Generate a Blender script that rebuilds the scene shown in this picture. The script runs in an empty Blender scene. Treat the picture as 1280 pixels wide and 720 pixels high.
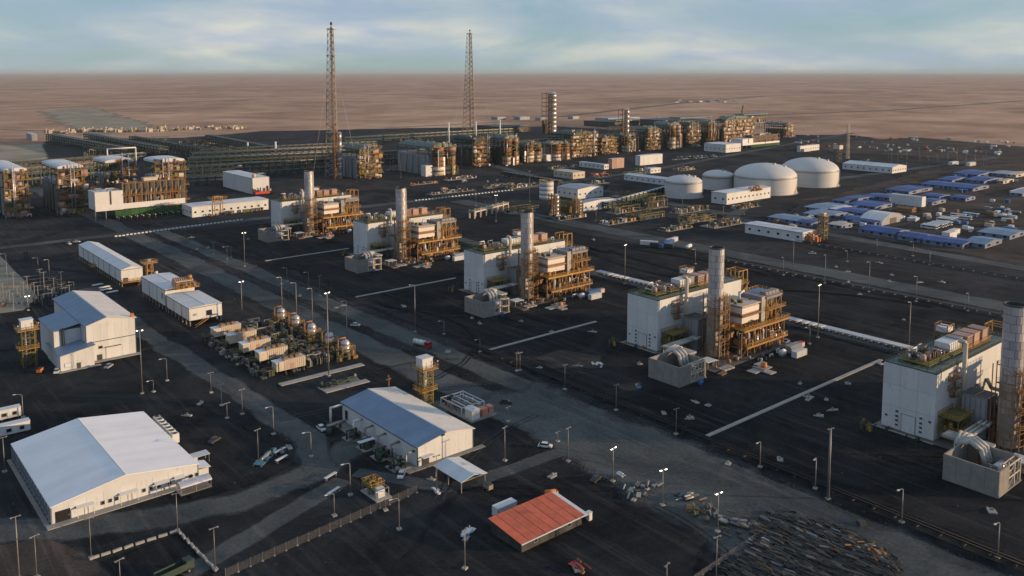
import bpy, math, random
from mathutils import Vector, Matrix
R = math.radians
rnd = random.Random(7)
scene = bpy.context.scene

# ---------------------------------------------------------------- camera (120 m above the plant, +X and +Y are the plant's own grid)
F, CY, CAMH, DD = 1069.0, 200.0, 120.0, 110.0      # focal length and principal point in photograph pixels (1280 wide)
PITCH = math.atan2(DD, F); YAW = R(-40)
cam_d = bpy.data.cameras.new("camera"); cam = bpy.data.objects.new("camera", cam_d)
scene.collection.objects.link(cam); scene.camera = cam
cam.location = (0, 0, CAMH); cam.rotation_euler = (math.pi/2 - PITCH, 0, YAW)
cam_d.sensor_width = 36; cam_d.lens = 36*F/1280; cam_d.shift_y = -(360-CY)/1280
cam_d.clip_start = 1; cam_d.clip_end = 200000

# ---------------------------------------------------------------- light
SUN_EL, SUN_AZ = R(8.0), R(-44)          # direction to the sun in plan, measured from +X
sd = Vector((math.cos(SUN_EL)*math.cos(SUN_AZ), math.cos(SUN_EL)*math.sin(SUN_AZ), math.sin(SUN_EL)))
sl = bpy.data.lights.new("sun", 'SUN'); sl.energy = 4.4; sl.angle = R(0.6); sl.color = (1.0, 0.68, 0.40)
so = bpy.data.objects.new("sun", sl); scene.collection.objects.link(so)
so.rotation_euler = sd.to_track_quat('Z', 'Y').to_euler()
w = bpy.data.worlds.new("World"); scene.world = w; w.use_nodes = True
nt = w.node_tree; nt.nodes.clear()
def N(t, typ, **kw):
    n = t.nodes.new(typ)
    for k, v in kw.items(): setattr(n, k, v)
    return n
out = N(nt, 'ShaderNodeOutputWorld'); bg = N(nt, 'ShaderNodeBackground'); bg.inputs['Strength'].default_value = 0.088
nt.links.new(bg.outputs[0], out.inputs[0])
sky = N(nt, 'ShaderNodeTexSky', sky_type='NISHITA', sun_disc=False, sun_elevation=SUN_EL, sun_rotation=math.pi/2-SUN_AZ, altitude=100, air_density=1.0, dust_density=0.6, ozone_density=2.5)
tc = N(nt, 'ShaderNodeTexCoord'); sep = N(nt, 'ShaderNodeSeparateXYZ'); nt.links.new(tc.outputs['Generated'], sep.inputs[0])
def math_n(t, op, a, b=None, c=None, clamp=False):
    n = N(t, 'ShaderNodeMath', operation=op, use_clamp=clamp)
    for i, v in enumerate((a, b, c)):
        if v is None: continue
        if hasattr(v, 'links') or hasattr(v, 'is_linked'): t.links.new(v, n.inputs[i])
        else: n.inputs[i].default_value = v
    return n.outputs[0]
# clouds: noise stretched into long flat banks, in direction space (azimuth wrapped by x/y, height squeezed)
zc = math_n(nt, 'MAXIMUM', sep.outputs[2], 0.0)
den = math_n(nt, 'ADD', zc, 0.2)
cx = math_n(nt, 'DIVIDE', sep.outputs[0], den); cyy = math_n(nt, 'DIVIDE', sep.outputs[1], den)
comb = N(nt, 'ShaderNodeCombineXYZ'); nt.links.new(cx, comb.inputs[0]); nt.links.new(cyy, comb.inputs[1])
n1 = N(nt, 'ShaderNodeTexNoise'); n1.inputs['Scale'].default_value = 0.85; n1.inputs['Detail'].default_value = 7; n1.inputs['Roughness'].default_value = 0.55; n1.inputs['Distortion'].default_value = 0.5
nt.links.new(comb.outputs[0], n1.inputs['Vector'])
r1 = N(nt, 'ShaderNodeValToRGB'); r1.color_ramp.elements[0].position = 0.34; r1.color_ramp.elements[1].position = 0.68
nt.links.new(n1.outputs[0], r1.inputs[0])
n2 = N(nt, 'ShaderNodeTexNoise'); n2.inputs['Scale'].default_value = 1.7; n2.inputs['Detail'].default_value = 5; n2.inputs['Roughness'].default_value = 0.5
nt.links.new(comb.outputs[0], n2.inputs['Vector'])
r2 = N(nt, 'ShaderNodeValToRGB'); r2.color_ramp.elements[0].position = 0.40; r2.color_ramp.elements[1].position = 0.68
r2.color_ramp.elements[0].color = (3.7, 4.3, 5.6, 1); r2.color_ramp.elements[1].color = (6.6, 6.4, 5.5, 1)
nt.links.new(n2.outputs[0], r2.inputs[0])
# thin clear-air colour between the clouds: nishita, leaned to the pale teal of the photograph
mixc = N(nt, 'ShaderNodeMix', data_type='RGBA'); mixc.inputs['Factor'].default_value = 0.75
nt.links.new(sky.outputs[0], mixc.inputs['A']); gr = N(nt, 'ShaderNodeValToRGB'); gr.color_ramp.elements[0].position = 0.0; gr.color_ramp.elements[0].color = (3.2, 4.6, 4.8, 1); gr.color_ramp.elements[1].position = .16; gr.color_ramp.elements[1].color = (1.9, 3.25, 5.4, 1)
nt.links.new(zc, gr.inputs[0]); nt.links.new(gr.outputs[0], mixc.inputs['B'])
mixk = N(nt, 'ShaderNodeMix', data_type='RGBA')
cov = math_n(nt, 'MULTIPLY', r1.outputs[0], 0.9)
nt.links.new(cov, mixk.inputs['Factor']); nt.links.new(mixc.outputs['Result'], mixk.inputs['A']); nt.links.new(r2.outputs[0], mixk.inputs['B'])
nt.links.new(mixk.outputs['Result'], bg.inputs['Color'])

vs = scene.view_settings; vs.view_transform = 'Standard'; vs.look = 'None'; vs.exposure = 0.42; vs.gamma = 1.0; vs.use_curve_mapping = False
scene.cycles.max_bounces = 4; scene.cycles.transparent_max_bounces = 24; scene.cycles.volume_bounces = 0; scene.cycles.diffuse_bounces = 3; scene.cycles.caustics_reflective = False; scene.cycles.caustics_refractive = False

# ---------------------------------------------------------------- helpers
def gp(px, py, z=0.0):
    """where the sight line through a photograph pixel meets height z, in plant coordinates"""
    x = (px-640)/F; y = -(py-CY)/F
    d = (x, math.cos(PITCH)+y*math.sin(PITCH), -math.sin(PITCH)+y*math.cos(PITCH))
    t = (z-CAMH)/d[2]; X, Y = d[0]*t, d[1]*t
    a = -YAW
    return X*math.cos(a)+Y*math.sin(a), -X*math.sin(a)+Y*math.cos(a)
def proj(u, v, z=0.0):
    a = -YAW; X = u*math.cos(a)-v*math.sin(a); Y = u*math.sin(a)+v*math.cos(a); dz = z-CAMH
    fw = Y*math.cos(PITCH)-dz*math.sin(PITCH); up = Y*math.sin(PITCH)+dz*math.cos(PITCH)
    return 640+F*X/fw, CY-F*up/fw
def bis(fn, lo, hi):
    s = fn(lo) < 0
    for _ in range(50):
        m = (lo+hi)/2
        if (fn(m) < 0) == s: lo = m
        else: hi = m
    return lo
def corner(px, py, pxl, pxr, pyt=None):
    """near ground corner and extents of a grid-aligned building from how it stands in the photograph"""
    u, v = gp(px, py)
    dv = bis(lambda t: proj(u, v+t)[0]-pxl, 0, 900) if pxl is not None else None
    du = bis(lambda t: proj(u+t, v)[0]-pxr, 0, 900) if pxr is not None else None
    h = bis(lambda t: proj(u, v, t)[1]-pyt, 0, 300) if pyt is not None else None
    return u, v, du, dv, h

class MB:
    def __init__(s): s.v = []; s.f = []
    def box(s, x0, x1, y0, y1, z0, z1):
        b = len(s.v)
        s.v += [(x0,y0,z0),(x1,y0,z0),(x1,y1,z0),(x0,y1,z0),(x0,y0,z1),(x1,y0,z1),(x1,y1,z1),(x0,y1,z1)]
        s.f += [(b,b+3,b+2,b+1),(b+4,b+5,b+6,b+7),(b,b+1,b+5,b+4),(b+1,b+2,b+6,b+5),(b+2,b+3,b+7,b+6),(b+3,b,b+4,b+7)]
        return s
    def cbox(s, cx, cy, z0, sx, sy, sz): return s.box(cx-sx/2, cx+sx/2, cy-sy/2, cy+sy/2, z0, z0+sz)
    def obox(s, cx, cy, z0, sx, sy, sz, a):
        b = len(s.v); ca, sa = math.cos(a), math.sin(a)
        for z in (z0, z0+sz):
            for dx, dy in ((-1,-1),(1,-1),(1,1),(-1,1)):
                x, y = dx*sx/2, dy*sy/2
                s.v.append((cx+x*ca-y*sa, cy+x*sa+y*ca, z))
        s.f += [(b,b+3,b+2,b+1),(b+4,b+5,b+6,b+7),(b,b+1,b+5,b+4),(b+1,b+2,b+6,b+5),(b+2,b+3,b+7,b+6),(b+3,b,b+4,b+7)]
        return s
    def cyl(s, p0, p1, r0, r1=None, n=8, caps=True):
        r1 = r0 if r1 is None else r1
        p0 = Vector(p0); p1 = Vector(p1); ax = (p1-p0)
        if ax.length < 1e-6: return s
        ax.normalize(); up = Vector((0,0,1)) if abs(ax.z) < .95 else Vector((1,0,0))
        a = ax.cross(up).normalized(); c = a.cross(ax); b = len(s.v)
        for p, r in ((p0, r0), (p1, r1)):
            for i in range(n):
                t = 2*math.pi*(i+.5)/n; s.v.append(tuple(p + a*math.cos(t)*r + c*math.sin(t)*r))
        for i in range(n): s.f.append((b+i, b+(i+1)%n, b+n+(i+1)%n, b+n+i))
        if caps: s.f += [tuple(b+i for i in range(n))[::-1], tuple(b+n+i for i in range(n))]
        return s
    def bar(s, p0, p1, t=.2): return s.cyl(p0, p1, t*.7, n=4, caps=False)
    def tube(s, pts, r, n=8):
        for a, b in zip(pts, pts[1:]): s.cyl(a, b, r, n=n)
        for p in pts[1:-1]: s.ball(p, r*1.02, 6, 4)
        return s
    def ball(s, c, r, n=10, m=6, zs=1.0, half=False):
        b = len(s.v); rows = []
        lo = 0 if half else -m//2
        for j in range(m+1):
            th = (math.pi/2)*(j/m) if half else -math.pi/2+math.pi*j/m
            row = []
            for i in range(n):
                t = 2*math.pi*i/n
                row.append(len(s.v)); s.v.append((c[0]+r*math.cos(th)*math.cos(t), c[1]+r*math.cos(th)*math.sin(t), c[2]+r*zs*math.sin(th)))
            rows.append(row)
        for j in range(m):
            for i in range(n):
                s.f.append((rows[j][i], rows[j][(i+1)%n], rows[j+1][(i+1)%n], rows[j+1][i]))
        return s
    def prism(s, prof, a0, a1, axis='y'):
        """profile of (p, z) points swept along y (or x)"""
        b = len(s.v); n = len(prof)
        for q in (a0, a1):
            for p, z in prof: s.v.append((p, q, z) if axis == 'y' else (q, p, z))
        for i in range(n): s.f.append((b+i, b+(i+1)%n, b+n+(i+1)%n, b+n+i))
        s.f += [tuple(b+i for i in range(n)), tuple(b+n+i for i in range(n))[::-1]]
        return s
    def quad(s, *p):
        b = len(s.v); s.v += [tuple(q) for q in p]; s.f.append(tuple(range(b, b+len(p)))); return s
    def rail(s, pts, h=1.2, step=2.5, t=.09):
        for a, b in zip(pts, pts[1:]):
            a = Vector(a); b = Vector(b); L = (b-a).length
            if L < .1: continue
            up = Vector((0,0,h))
            s.bar(a+up, b+up, t); s.bar(a+up*.5, b+up*.5, t*.7)
            k = max(1, round(L/step))
            for i in range(k+1):
                p = a.lerp(b, i/k); s.bar(p, p+up, t)
        return s
    def build(s, name, m, parent=None, smooth=False, loc=None):
        me = bpy.data.meshes.new(name); me.from_pydata(s.v, [], s.f); me.update()
        me.materials.append(m)
        if smooth: me.polygons.foreach_set('use_smooth', [True]*len(me.polygons))
        o = bpy.data.objects.new(name, me); scene.collection.objects.link(o)
        if parent: o.parent = parent
        if loc: o.location = loc
        return o
def rect_pts(x0, x1, y0, y1, z): return [(x0,y0,z),(x1,y0,z),(x1,y1,z),(x0,y1,z),(x0,y0,z)]
def tag(o, label=None, cat=None, group=None, kind=None):
    if label: o['label'] = label
    if cat: o['category'] = cat
    if group: o['group'] = group
    if kind: o['kind'] = kind
    return o
def thing(name, label, cat, loc=(0,0,0), rz=0, group=None):
    o = bpy.data.objects.new(name, None); scene.collection.objects.link(o); o.empty_display_size = 1
    o.location = (loc[0], loc[1], loc[2] if len(loc) > 2 else 0); o.rotation_euler = (0,0,rz)
    return tag(o, label, cat, group)
KIDS = {}
def copy_tree(o, parent=None, label=None, loc=None, rz=None, group=None, sc=None):
    if not KIDS.get('n') or KIDS['n'] != len(bpy.data.objects):
        KIDS.clear()
        for q in bpy.data.objects:
            if q.parent: KIDS.setdefault(q.parent.name, []).append(q)
    def rec(a, p):
        c = a.copy(); scene.collection.objects.link(c)
        if p: c.parent = p
        for ch in KIDS.get(a.name, []): rec(ch, c)
        return c
    c = rec(o, parent)
    if label: c['label'] = label
    if group: c['group'] = group
    if loc is not None: c.location = (loc[0], loc[1], loc[2] if len(loc) > 2 else 0)
    if rz is not None: c.rotation_euler = (0,0,rz)
    if sc is not None: c.scale = sc
    return c
def inst(src, parent, loc, rz=0, name=None, sc=None):
    """another piece sharing the mesh of src"""
    o = bpy.data.objects.new(name or src.name.split('.')[0], src.data); scene.collection.objects.link(o)
    o.parent = parent; o.location = loc; o.rotation_euler = (0,0,rz)
    if sc: o.scale = sc
    return o

# ---------------------------------------------------------------- materials
M = {}
def mat(name, col, rough=.6, metal=0., var=.12, scale=.25, bump=.0, streak=0., obj=.08, dirt=None, spec=.3):
    m = bpy.data.materials.new(name); m.use_nodes = True; t = m.node_tree; b = t.nodes['Principled BSDF']
    b.inputs['Roughness'].default_value = rough; b.inputs['Metallic'].default_value = metal; b.inputs['Specular IOR Level'].default_value = spec
    g = N(t, 'ShaderNodeNewGeometry'); mp = N(t, 'ShaderNodeMapping'); t.links.new(g.outputs['Position'], mp.inputs[0])
    mp.inputs['Scale'].default_value = (1, 1, 1-.8*streak if streak else 1)
    n = N(t, 'ShaderNodeTexNoise'); n.inputs['Scale'].default_value = scale; n.inputs['Detail'].default_value = 5; n.inputs['Roughness'].default_value = .62
    t.links.new(mp.outputs[0], n.inputs['Vector'])
    oi = N(t, 'ShaderNodeObjectInfo')
    a = math_n(t, 'MULTIPLY_ADD', n.outputs[0], var*4, 1-var*2)
    c = math_n(t, 'MULTIPLY_ADD', oi.outputs['Random'], obj*2, 1-obj)
    k = math_n(t, 'MULTIPLY', a, c)
    mx = N(t, 'ShaderNodeMix', data_type='RGBA', blend_type='MULTIPLY'); mx.inputs['Factor'].default_value = 1
    mx.inputs['A'].default_value = (*col, 1); cc = N(t, 'ShaderNodeCombineXYZ')
    for i in range(3): t.links.new(k, cc.inputs[i])
    t.links.new(cc.outputs[0], mx.inputs['B']); last = mx.outputs['Result']
    if dirt:
        n3 = N(t, 'ShaderNodeTexNoise'); n3.inputs['Scale'].default_value = scale*4; n3.inputs['Detail'].default_value = 6; n3.inputs['Roughness'].default_value = .7
        t.links.new(mp.outputs[0], n3.inputs['Vector'])
        rr = N(t, 'ShaderNodeValToRGB'); rr.color_ramp.elements[0].position = .56; rr.color_ramp.elements[1].position = .72
        t.links.new(n3.outputs[0], rr.inputs[0]); m2 = N(t, 'ShaderNodeMix', data_type='RGBA')
        t.links.new(math_n(t, 'MULTIPLY', rr.outputs[0], .75), m2.inputs['Factor']); t.links.new(last, m2.inputs['A']); m2.inputs['B'].default_value = (*dirt, 1); last = m2.outputs['Result']
    t.links.new(last, b.inputs['Base Color'])
    if bump:
        bp = N(t, 'ShaderNodeBump'); bp.inputs['Strength'].default_value = bump; bp.inputs['Distance'].default_value = .3
        n4 = N(t, 'ShaderNodeTexNoise'); n4.inputs['Scale'].default_value = 1.5; n4.inputs['Detail'].default_value = 6
        t.links.new(g.outputs['Position'], n4.inputs['Vector']); t.links.new(n4.outputs[0], bp.inputs['Height']); t.links.new(bp.outputs[0], b.inputs['Normal'])
    M[name] = m; return m
mat('white_cladding', (.53,.545,.54), .55, var=.10, scale=.22, streak=.93, obj=.05, dirt=(.36,.34,.31))
mat('white_paint', (.56,.57,.56), .5, var=.06, scale=.4, obj=.06)
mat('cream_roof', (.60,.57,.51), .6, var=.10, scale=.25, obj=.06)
mat('pale_roof', (.52,.55,.56), .55, var=.10, scale=.3, obj=.08)
mat('grey_roof', (.25,.28,.32), .5, var=.12, scale=.1, obj=.05)
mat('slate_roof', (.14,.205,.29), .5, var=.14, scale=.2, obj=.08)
mat('tent_fabric', (.72,.73,.73), .6, var=.07, scale=.12, obj=.035)
mat('green_roof', (.10,.145,.13), .6, var=.2, scale=.2, obj=.05, dirt=(.12,.10,.07))
mat('green_trim', (.03,.06,.055), .5)
mat('steel', (.46,.46,.48), .36, .5, var=.16, scale=.3, streak=.7, obj=.16)
mat('galvanised', (.23,.225,.215), .5, .4, var=.2, scale=.3, obj=.15)
mat('yellow_steel', (.34,.185,.045), .55, var=.25, scale=.5, obj=.2, dirt=(.12,.06,.02))
mat('olive_steel', (.13,.115,.03), .6, var=.25, scale=.5, obj=.25, dirt=(.06,.04,.02))
mat('rust_steel', (.22,.115,.05), .7, var=.3, scale=.5, obj=.25, dirt=(.06,.03,.02))
mat('red_paint', (.38,.035,.02), .5, var=.2, scale=.6, obj=.2)
mat('orange_paint', (.50,.17,.03), .5, var=.15, scale=.6, obj=.1)
mat('dark_steel', (.045,.048,.045), .6, var=.3, scale=.5, obj=.3)
mat('green_steel', (.028,.05,.04), .6, var=.3, scale=.5, obj=.3)
mat('beige', (.47,.41,.32), .6, var=.12, scale=.3, obj=.08, dirt=(.25,.19,.12))
mat('pink_box', (.34,.22,.17), .6, var=.15, scale=.4, obj=.15)
mat('concrete', (.22,.21,.195), .85, var=.22, scale=.35, bump=.3, obj=.06, dirt=(.12,.11,.10))
mat('pale_concrete', (.30,.29,.265), .85, var=.18, scale=.3, bump=.2, obj=.08, dirt=(.12,.11,.10))
mat('black', (.012,.012,.013), .7, var=.2)
mat('glass', (.02,.025,.03), .12, var=.05, spec=.6)
mat('rubber', (.015,.015,.015), .8)
mat('blue_roof', (.012,.045,.19), .5, var=.2, scale=.2, obj=.35, dirt=(.04,.08,.2))
mat('blue_paint', (.03,.11,.27), .5, var=.15, scale=.4, obj=.2)
mat('red_roof', (.47,.115,.06), .7, var=.22, scale=.5, obj=.09, dirt=(.24,.12,.09))
mat('tank_white', (.50,.50,.48), .5, var=.05, scale=.05, streak=.8, obj=.02)
mat('leaf', (.03,.045,.018), .8, var=.3, scale=.5, obj=.3)
mat('green_net', (.02,.07,.02), .8, var=.25, scale=.3, obj=.2)
mat('wood', (.16,.10,.055), .8, var=.25, scale=.8, obj=.25)
mat('grey_pipe', (.085,.08,.07), .6, var=.25, scale=.8, obj=.45)
mat('grey_paint', (.22,.24,.26), .5, var=.12, scale=.3, obj=.15)
mat('camp_wall', (.13,.17,.25), .6, var=.15, scale=.4, obj=.2)
mat('beige_dull', (.26,.23,.19), .6, .2, var=.25, scale=.5, streak=.7, obj=.2, dirt=(.12,.08,.05))
mat('duct_grey', (.36,.36,.33), .6, var=.15, scale=.4, obj=.08, dirt=(.2,.18,.15))
mat('salmon', (.45,.20,.13), .6, var=.12, scale=.4, obj=.1)
mat('teal', (.05,.15,.19), .6, var=.2, scale=.5, obj=.2)
mat('dull_red', (.24,.07,.04), .6, var=.2, scale=.5, obj=.3)
# ---------------------------------------------------------------- ground
def ground_mat():
    m = bpy.data.materials.new('desert_soil'); m.use_nodes = True; t = m.node_tree; b = t.nodes['Principled BSDF']
    b.inputs['Roughness'].default_value = .95; b.inputs['Specular IOR Level'].default_value = .1
    g = N(t, 'ShaderNodeNewGeometry')
    def noise(sc, det=6, rough=.55, dist=0., vec=None):
        n = N(t, 'ShaderNodeTexNoise'); n.inputs['Scale'].default_value = sc; n.inputs['Detail'].default_value = det; n.inputs['Roughness'].default_value = rough; n.inputs['Distortion'].default_value = dist
        t.links.new(vec or g.outputs['Position'], n.inputs['Vector']); return n.outputs[0]
    rp = N(t, 'ShaderNodeValToRGB'); e = rp.color_ramp.elements
    e[0].position = .30; e[0].color = (.18,.12,.08,1); e[1].position = .70; e[1].color = (.54,.35,.235,1)
    q = e.new(.45); q.color = (.31,.18,.115,1); q = e.new(.56); q.color = (.42,.26,.17,1)
    mp = N(t, 'ShaderNodeMapping'); mp.inputs['Rotation'].default_value = (0,0,R(40)); mp.inputs['Scale'].default_value = (.8, 1.1, 1)
    t.links.new(g.outputs['Position'], mp.inputs[0])
    a = noise(.0016, 9, .66, 1.2, mp.outputs[0]); bb = noise(.006, 8, .72)
    s = math_n(t, 'MULTIPLY_ADD', bb, .7, math_n(t, 'MULTIPLY_ADD', a, .8, -.22))
    t.links.new(s, rp.inputs[0]); t.links.new(rp.outputs[0], b.inputs['Base Color'])
    return m
MB().quad((-90000,-20000,0),(90000,-20000,0),(90000,140000,0),(-90000,140000,0)).build('ground', ground_mat())['kind'] = 'structure'

def yard_mat(name, c0, c1, scale=.02, edge=None, dust=(.06,.055,.05), dustamt=.5):
    m = bpy.data.materials.new(name); m.use_nodes = True; t = m.node_tree; b = t.nodes['Principled BSDF']
    b.inputs['Roughness'].default_value = .95; b.inputs['Specular IOR Level'].default_value = .05
    g = N(t, 'ShaderNodeNewGeometry')
    def noise(sc, det=6, rough=.6, vec=None, dist=0):
        n = N(t, 'ShaderNodeTexNoise'); n.inputs['Scale'].default_value = sc; n.inputs['Detail'].default_value = det; n.inputs['Roughness'].default_value = rough; n.inputs['Distortion'].default_value = dist
        t.links.new(vec or g.outputs['Position'], n.inputs['Vector']); return n.outputs[0]
    mx = N(t, 'ShaderNodeMix', data_type='RGBA'); mx.inputs['A'].default_value = (*c0,1); mx.inputs['B'].default_value = (*c1,1)
    r0 = N(t, 'ShaderNodeMapRange'); r0.inputs['From Min'].default_value = .38; r0.inputs['From Max'].default_value = .64
    t.links.new(noise(scale, 8, .68, None, 1.2), r0.inputs['Value']); t.links.new(r0.outputs[0], mx.inputs['Factor'])
    # wheel tracks: fine streaks along the two grid directions
    m1 = N(t, 'ShaderNodeMapping'); m1.inputs['Scale'].default_value = (.35, .018, 1); t.links.new(g.outputs['Position'], m1.inputs[0])
    r1 = N(t, 'ShaderNodeMapRange'); r1.inputs['From Min'].default_value = .52; r1.inputs['From Max'].default_value = .75
    t.links.new(noise(1, 4, .6, m1.outputs[0], .3), r1.inputs['Value'])
    mx2 = N(t, 'ShaderNodeMix', data_type='RGBA'); t.links.new(mx.outputs['Result'], mx2.inputs['A']); mx2.inputs['B'].default_value = (*dust,1)
    t.links.new(math_n(t, 'MULTIPLY', r1.outputs[0], dustamt), mx2.inputs['Factor'])
    r2 = N(t, 'ShaderNodeMapRange'); r2.inputs['From Min'].default_value = .3; r2.inputs['From Max'].default_value = .7; r2.inputs['To Min'].default_value = .72; r2.inputs['To Max'].default_value = 1.28
    t.links.new(noise(.9, 5, .7), r2.inputs['Value'])
    cc = N(t, 'ShaderNodeCombineXYZ'); [t.links.new(r2.outputs[0], cc.inputs[i]) for i in range(3)]
    m3 = N(t, 'ShaderNodeMix', data_type='RGBA', blend_type='MULTIPLY'); m3.inputs['Factor'].default_value = 1
    t.links.new(mx2.outputs['Result'], m3.inputs['A']); t.links.new(cc.outputs[0], m3.inputs['B'])
    t.links.new(m3.outputs['Result'], b.inputs['Base Color'])
    bp = N(t, 'ShaderNodeBump'); bp.inputs['Strength'].default_value = .5; bp.inputs['Distance'].default_value = .25
    t.links.new(noise(1.2, 6, .7), bp.inputs['Height']); t.links.new(bp.outputs[0], b.inputs['Normal'])
    if edge:   # ragged, dusty edges: the sheet thins out to nothing (uses the vertex mask below)
        at = N(t, 'ShaderNodeAttribute', attribute_name='cover'); ad = math_n(t, 'ADD', at.outputs['Fac'], math_n(t, 'MULTIPLY_ADD', noise(edge, 7, .65), 1.6, -.8))
        r3 = N(t, 'ShaderNodeMapRange'); r3.inputs['From Min'].default_value = .35; r3.inputs['From Max'].default_value = .65; t.links.new(ad, r3.inputs['Value'])
        t.links.new(r3.outputs[0], b.inputs['Alpha'])
    M[name] = m; return m
yard_mat('yard_gravel', (.013,.014,.016), (.046,.046,.046), .016, edge=.01, dust=(.075,.072,.068), dustamt=.7)
yard_mat('haul_road', (.048,.055,.058), (.105,.112,.108), .02, edge=.05, dust=(.13,.13,.12), dustamt=.7)
yard_mat('dust_road', (.11,.10,.085), (.17,.15,.125), .02, edge=.06, dust=(.22,.19,.16), dustamt=.6)
yard_mat('brown_soil', (.035,.030,.026), (.085,.070,.058), .02, edge=.03, dust=(.16,.12,.10), dustamt=.5)
yard_mat('pale_soil', (.22,.20,.145), (.36,.31,.23), .01, edge=.01, dust=(.32,.27,.21), dustamt=.5)
yard_mat('near_gravel', (.009,.011,.013), (.032,.035,.037), .025, edge=.02, dust=(.06,.06,.06), dustamt=.6)
yard_mat('black_gravel', (.008,.009,.011), (.026,.027,.028), .03, edge=.03, dust=(.055,.054,.052), dustamt=.7)
SHEETZ = [0.0]
def sheet(name, pts, m, feather=6.0, z=None, grid=None):
    """a ground sheet with a feathered rim; each is laid 4 mm above the one before"""
    SHEETZ[0] += .003 if z is None else 0
    zz = SHEETZ[0] if z is None else z
    n = len(pts); c = Vector((sum(p[0] for p in pts)/n, sum(p[1] for p in pts)/n))
    area = sum(pts[i][0]*pts[(i+1)%n][1]-pts[(i+1)%n][0]*pts[i][1] for i in range(n))
    P = [Vector((p[0], p[1])) for p in pts]
    if area < 0: P.reverse()
    inner = []; outer = []
    for i in range(n):
        a = (P[i]-P[i-1]).normalized(); b = (P[(i+1)%n]-P[i]).normalized()
        na = Vector((-a.y, a.x)); nb = Vector((-b.y, b.x)); k = (na+nb)
        k = k/ max(.3, k.dot(na)) 
        inner.append(P[i]+k*feather); outer.append(P[i]-k*feather)
    me = bpy.data.meshes.new(name)
    V = [(p.x,p.y,zz) for p in outer]+[(p.x,p.y,zz) for p in inner]
    Fc = [(i,(i+1)%n,n+(i+1)%n,n+i) for i in range(n)]+[tuple(range(n,2*n))]
    me.from_pydata(V, [], Fc); me.update()
    at = me.attributes.new('cover', 'FLOAT', 'POINT')
    for i in range(2*n): at.data[i].value = -.35 if i < n else 1.3
    me.materials.append(M[m]); o = bpy.data.objects.new(name, me); scene.collection.objects.link(o); o['kind'] = 'structure'
    return o
def strip(name, pts, width, m, feather=2.0):
    """a road as a feathered band along a centre line"""
    P = [Vector(p) for p in pts]; L = []; Rr = []
    for i, p in enumerate(P):
        d = (P[min(i+1,len(P)-1)]-P[max(i-1,0)]).normalized(); nn = Vector((-d.y, d.x)); L.append(p+nn*width/2); Rr.append(p-nn*width/2)
    # quads in sequence with feather columns
    SHEETZ[0] += .003 if name != 'wheel_rut' else .0006; zz = SHEETZ[0]; V = []; C = []; Fc = []
    for i, p in enumerate(P):
        nn = (L[i]-Rr[i]).normalized()
        for q, cval in ((Rr[i]-nn*feather, -.35), (Rr[i]+nn*feather, 1.3), (L[i]-nn*feather, 1.3), (L[i]+nn*feather, -.35)):
            V.append((q.x,q.y,zz)); C.append(cval)
    for i in range(len(P)-1):
        for k in range(3):
            a = i*4+k; Fc.append((a, a+1, a+5, a+4))
    me = bpy.data.meshes.new(name); me.from_pydata(V, [], Fc); me.update()
    at = me.attributes.new('cover', 'FLOAT', 'POINT')
    for i, cval in enumerate(C): at.data[i].value = cval
    me.materials.append(M[m]); o = bpy.data.objects.new(name, me); scene.collection.objects.link(o); o['kind'] = 'structure'
    return o
def P2(*px): return [gp(*p) for p in px]
#GROUNDLAYOUT
sheet('yard_ground', [gp(-250,800),gp(1700,800),gp(1800,230),gp(1500,196),gp(1280,190),gp(1180,186),gp(1060,168),gp(900,170),gp(700,158),gp(520,160),gp(330,164),gp(230,172),gp(60,176),gp(20,205),gp(-300,232)], 'yard_gravel', feather=25)


sheet('pale_field', P2((-300,236),(70,216),(52,180),(-300,196)), 'pale_soil', feather=12)
sheet('dry_basin', P2((50,139),(118,135),(215,164),(110,168),(70,152)), 'pale_soil', feather=70, z=.3)
sheet('far_gravel', P2((1000,178),(1150,172),(1420,196),(1500,214),(1300,206),(1150,196),(1040,190)), 'brown_soil', feather=20)
sheet('front_ground', [(232,-20),(232,250),(180,330),(150,330),(100,420),(20,420),(-80,330),(-80,-20)], 'near_gravel', feather=25)
sheet('camp_ground', P2((930,290),(985,262),(1060,238),(1150,214),(1270,203),(1500,222),(1600,300),(1340,350),(1230,322),(1060,292)), 'brown_soil', feather=14)
sheet('unit_yard', [(226,40),(226,640),(356,640),(356,40)], 'black_gravel', feather=14)
sheet('rear_yard', [(372,40),(372,560),(446,560),(446,40)], 'black_gravel', feather=14)
sheet('shed_yard', P2((548,640),(600,600),(700,570),(905,668),(850,730),(560,740),(500,700)), 'black_gravel', feather=8)
sheet('tent_yard', P2((190,520),(250,505),(300,530),(372,580),(330,600),(240,625)), 'black_gravel', feather=4)
sheet('front_yard', P2((120,705),(222,668),(268,715),(230,760),(140,760)), 'black_gravel', feather=2)
sheet('bare_patch', P2((-60,690),(60,672),(118,694),(150,725),(-40,760)), 'brown_soil', feather=3)
sheet('brown_patch', P2((668,447),(700,437),(752,445),(748,460),(690,460)), 'brown_soil', feather=2)
sheet('brown_patch', P2((770,481),(800,477),(800,488),(778,488)), 'brown_soil', feather=1)
sheet('substation_ground', P2((-60,330),(0,318),(48,372),(30,388),(-60,400)), 'pale_soil', feather=3)
strip('main_road', [(186,1000),(187,640),(187,560),(186,300),(188,180),(190,30)], 15, 'haul_road', 5)
strip('main_road', [(207,660),(207,400),(208,200),(210,30)], 12, 'haul_road', 4)
sheet('road_apron', [(176,160),(182,240),(214,240),(216,130),(214,60),(160,60),(168,110)], 'haul_road', feather=12)
strip('dirt_track', P2((-60,662),(90,660),(200,646),(300,627),(400,587),(440,560),(520,520),(560,505)), 12, 'haul_road', 5)
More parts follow.
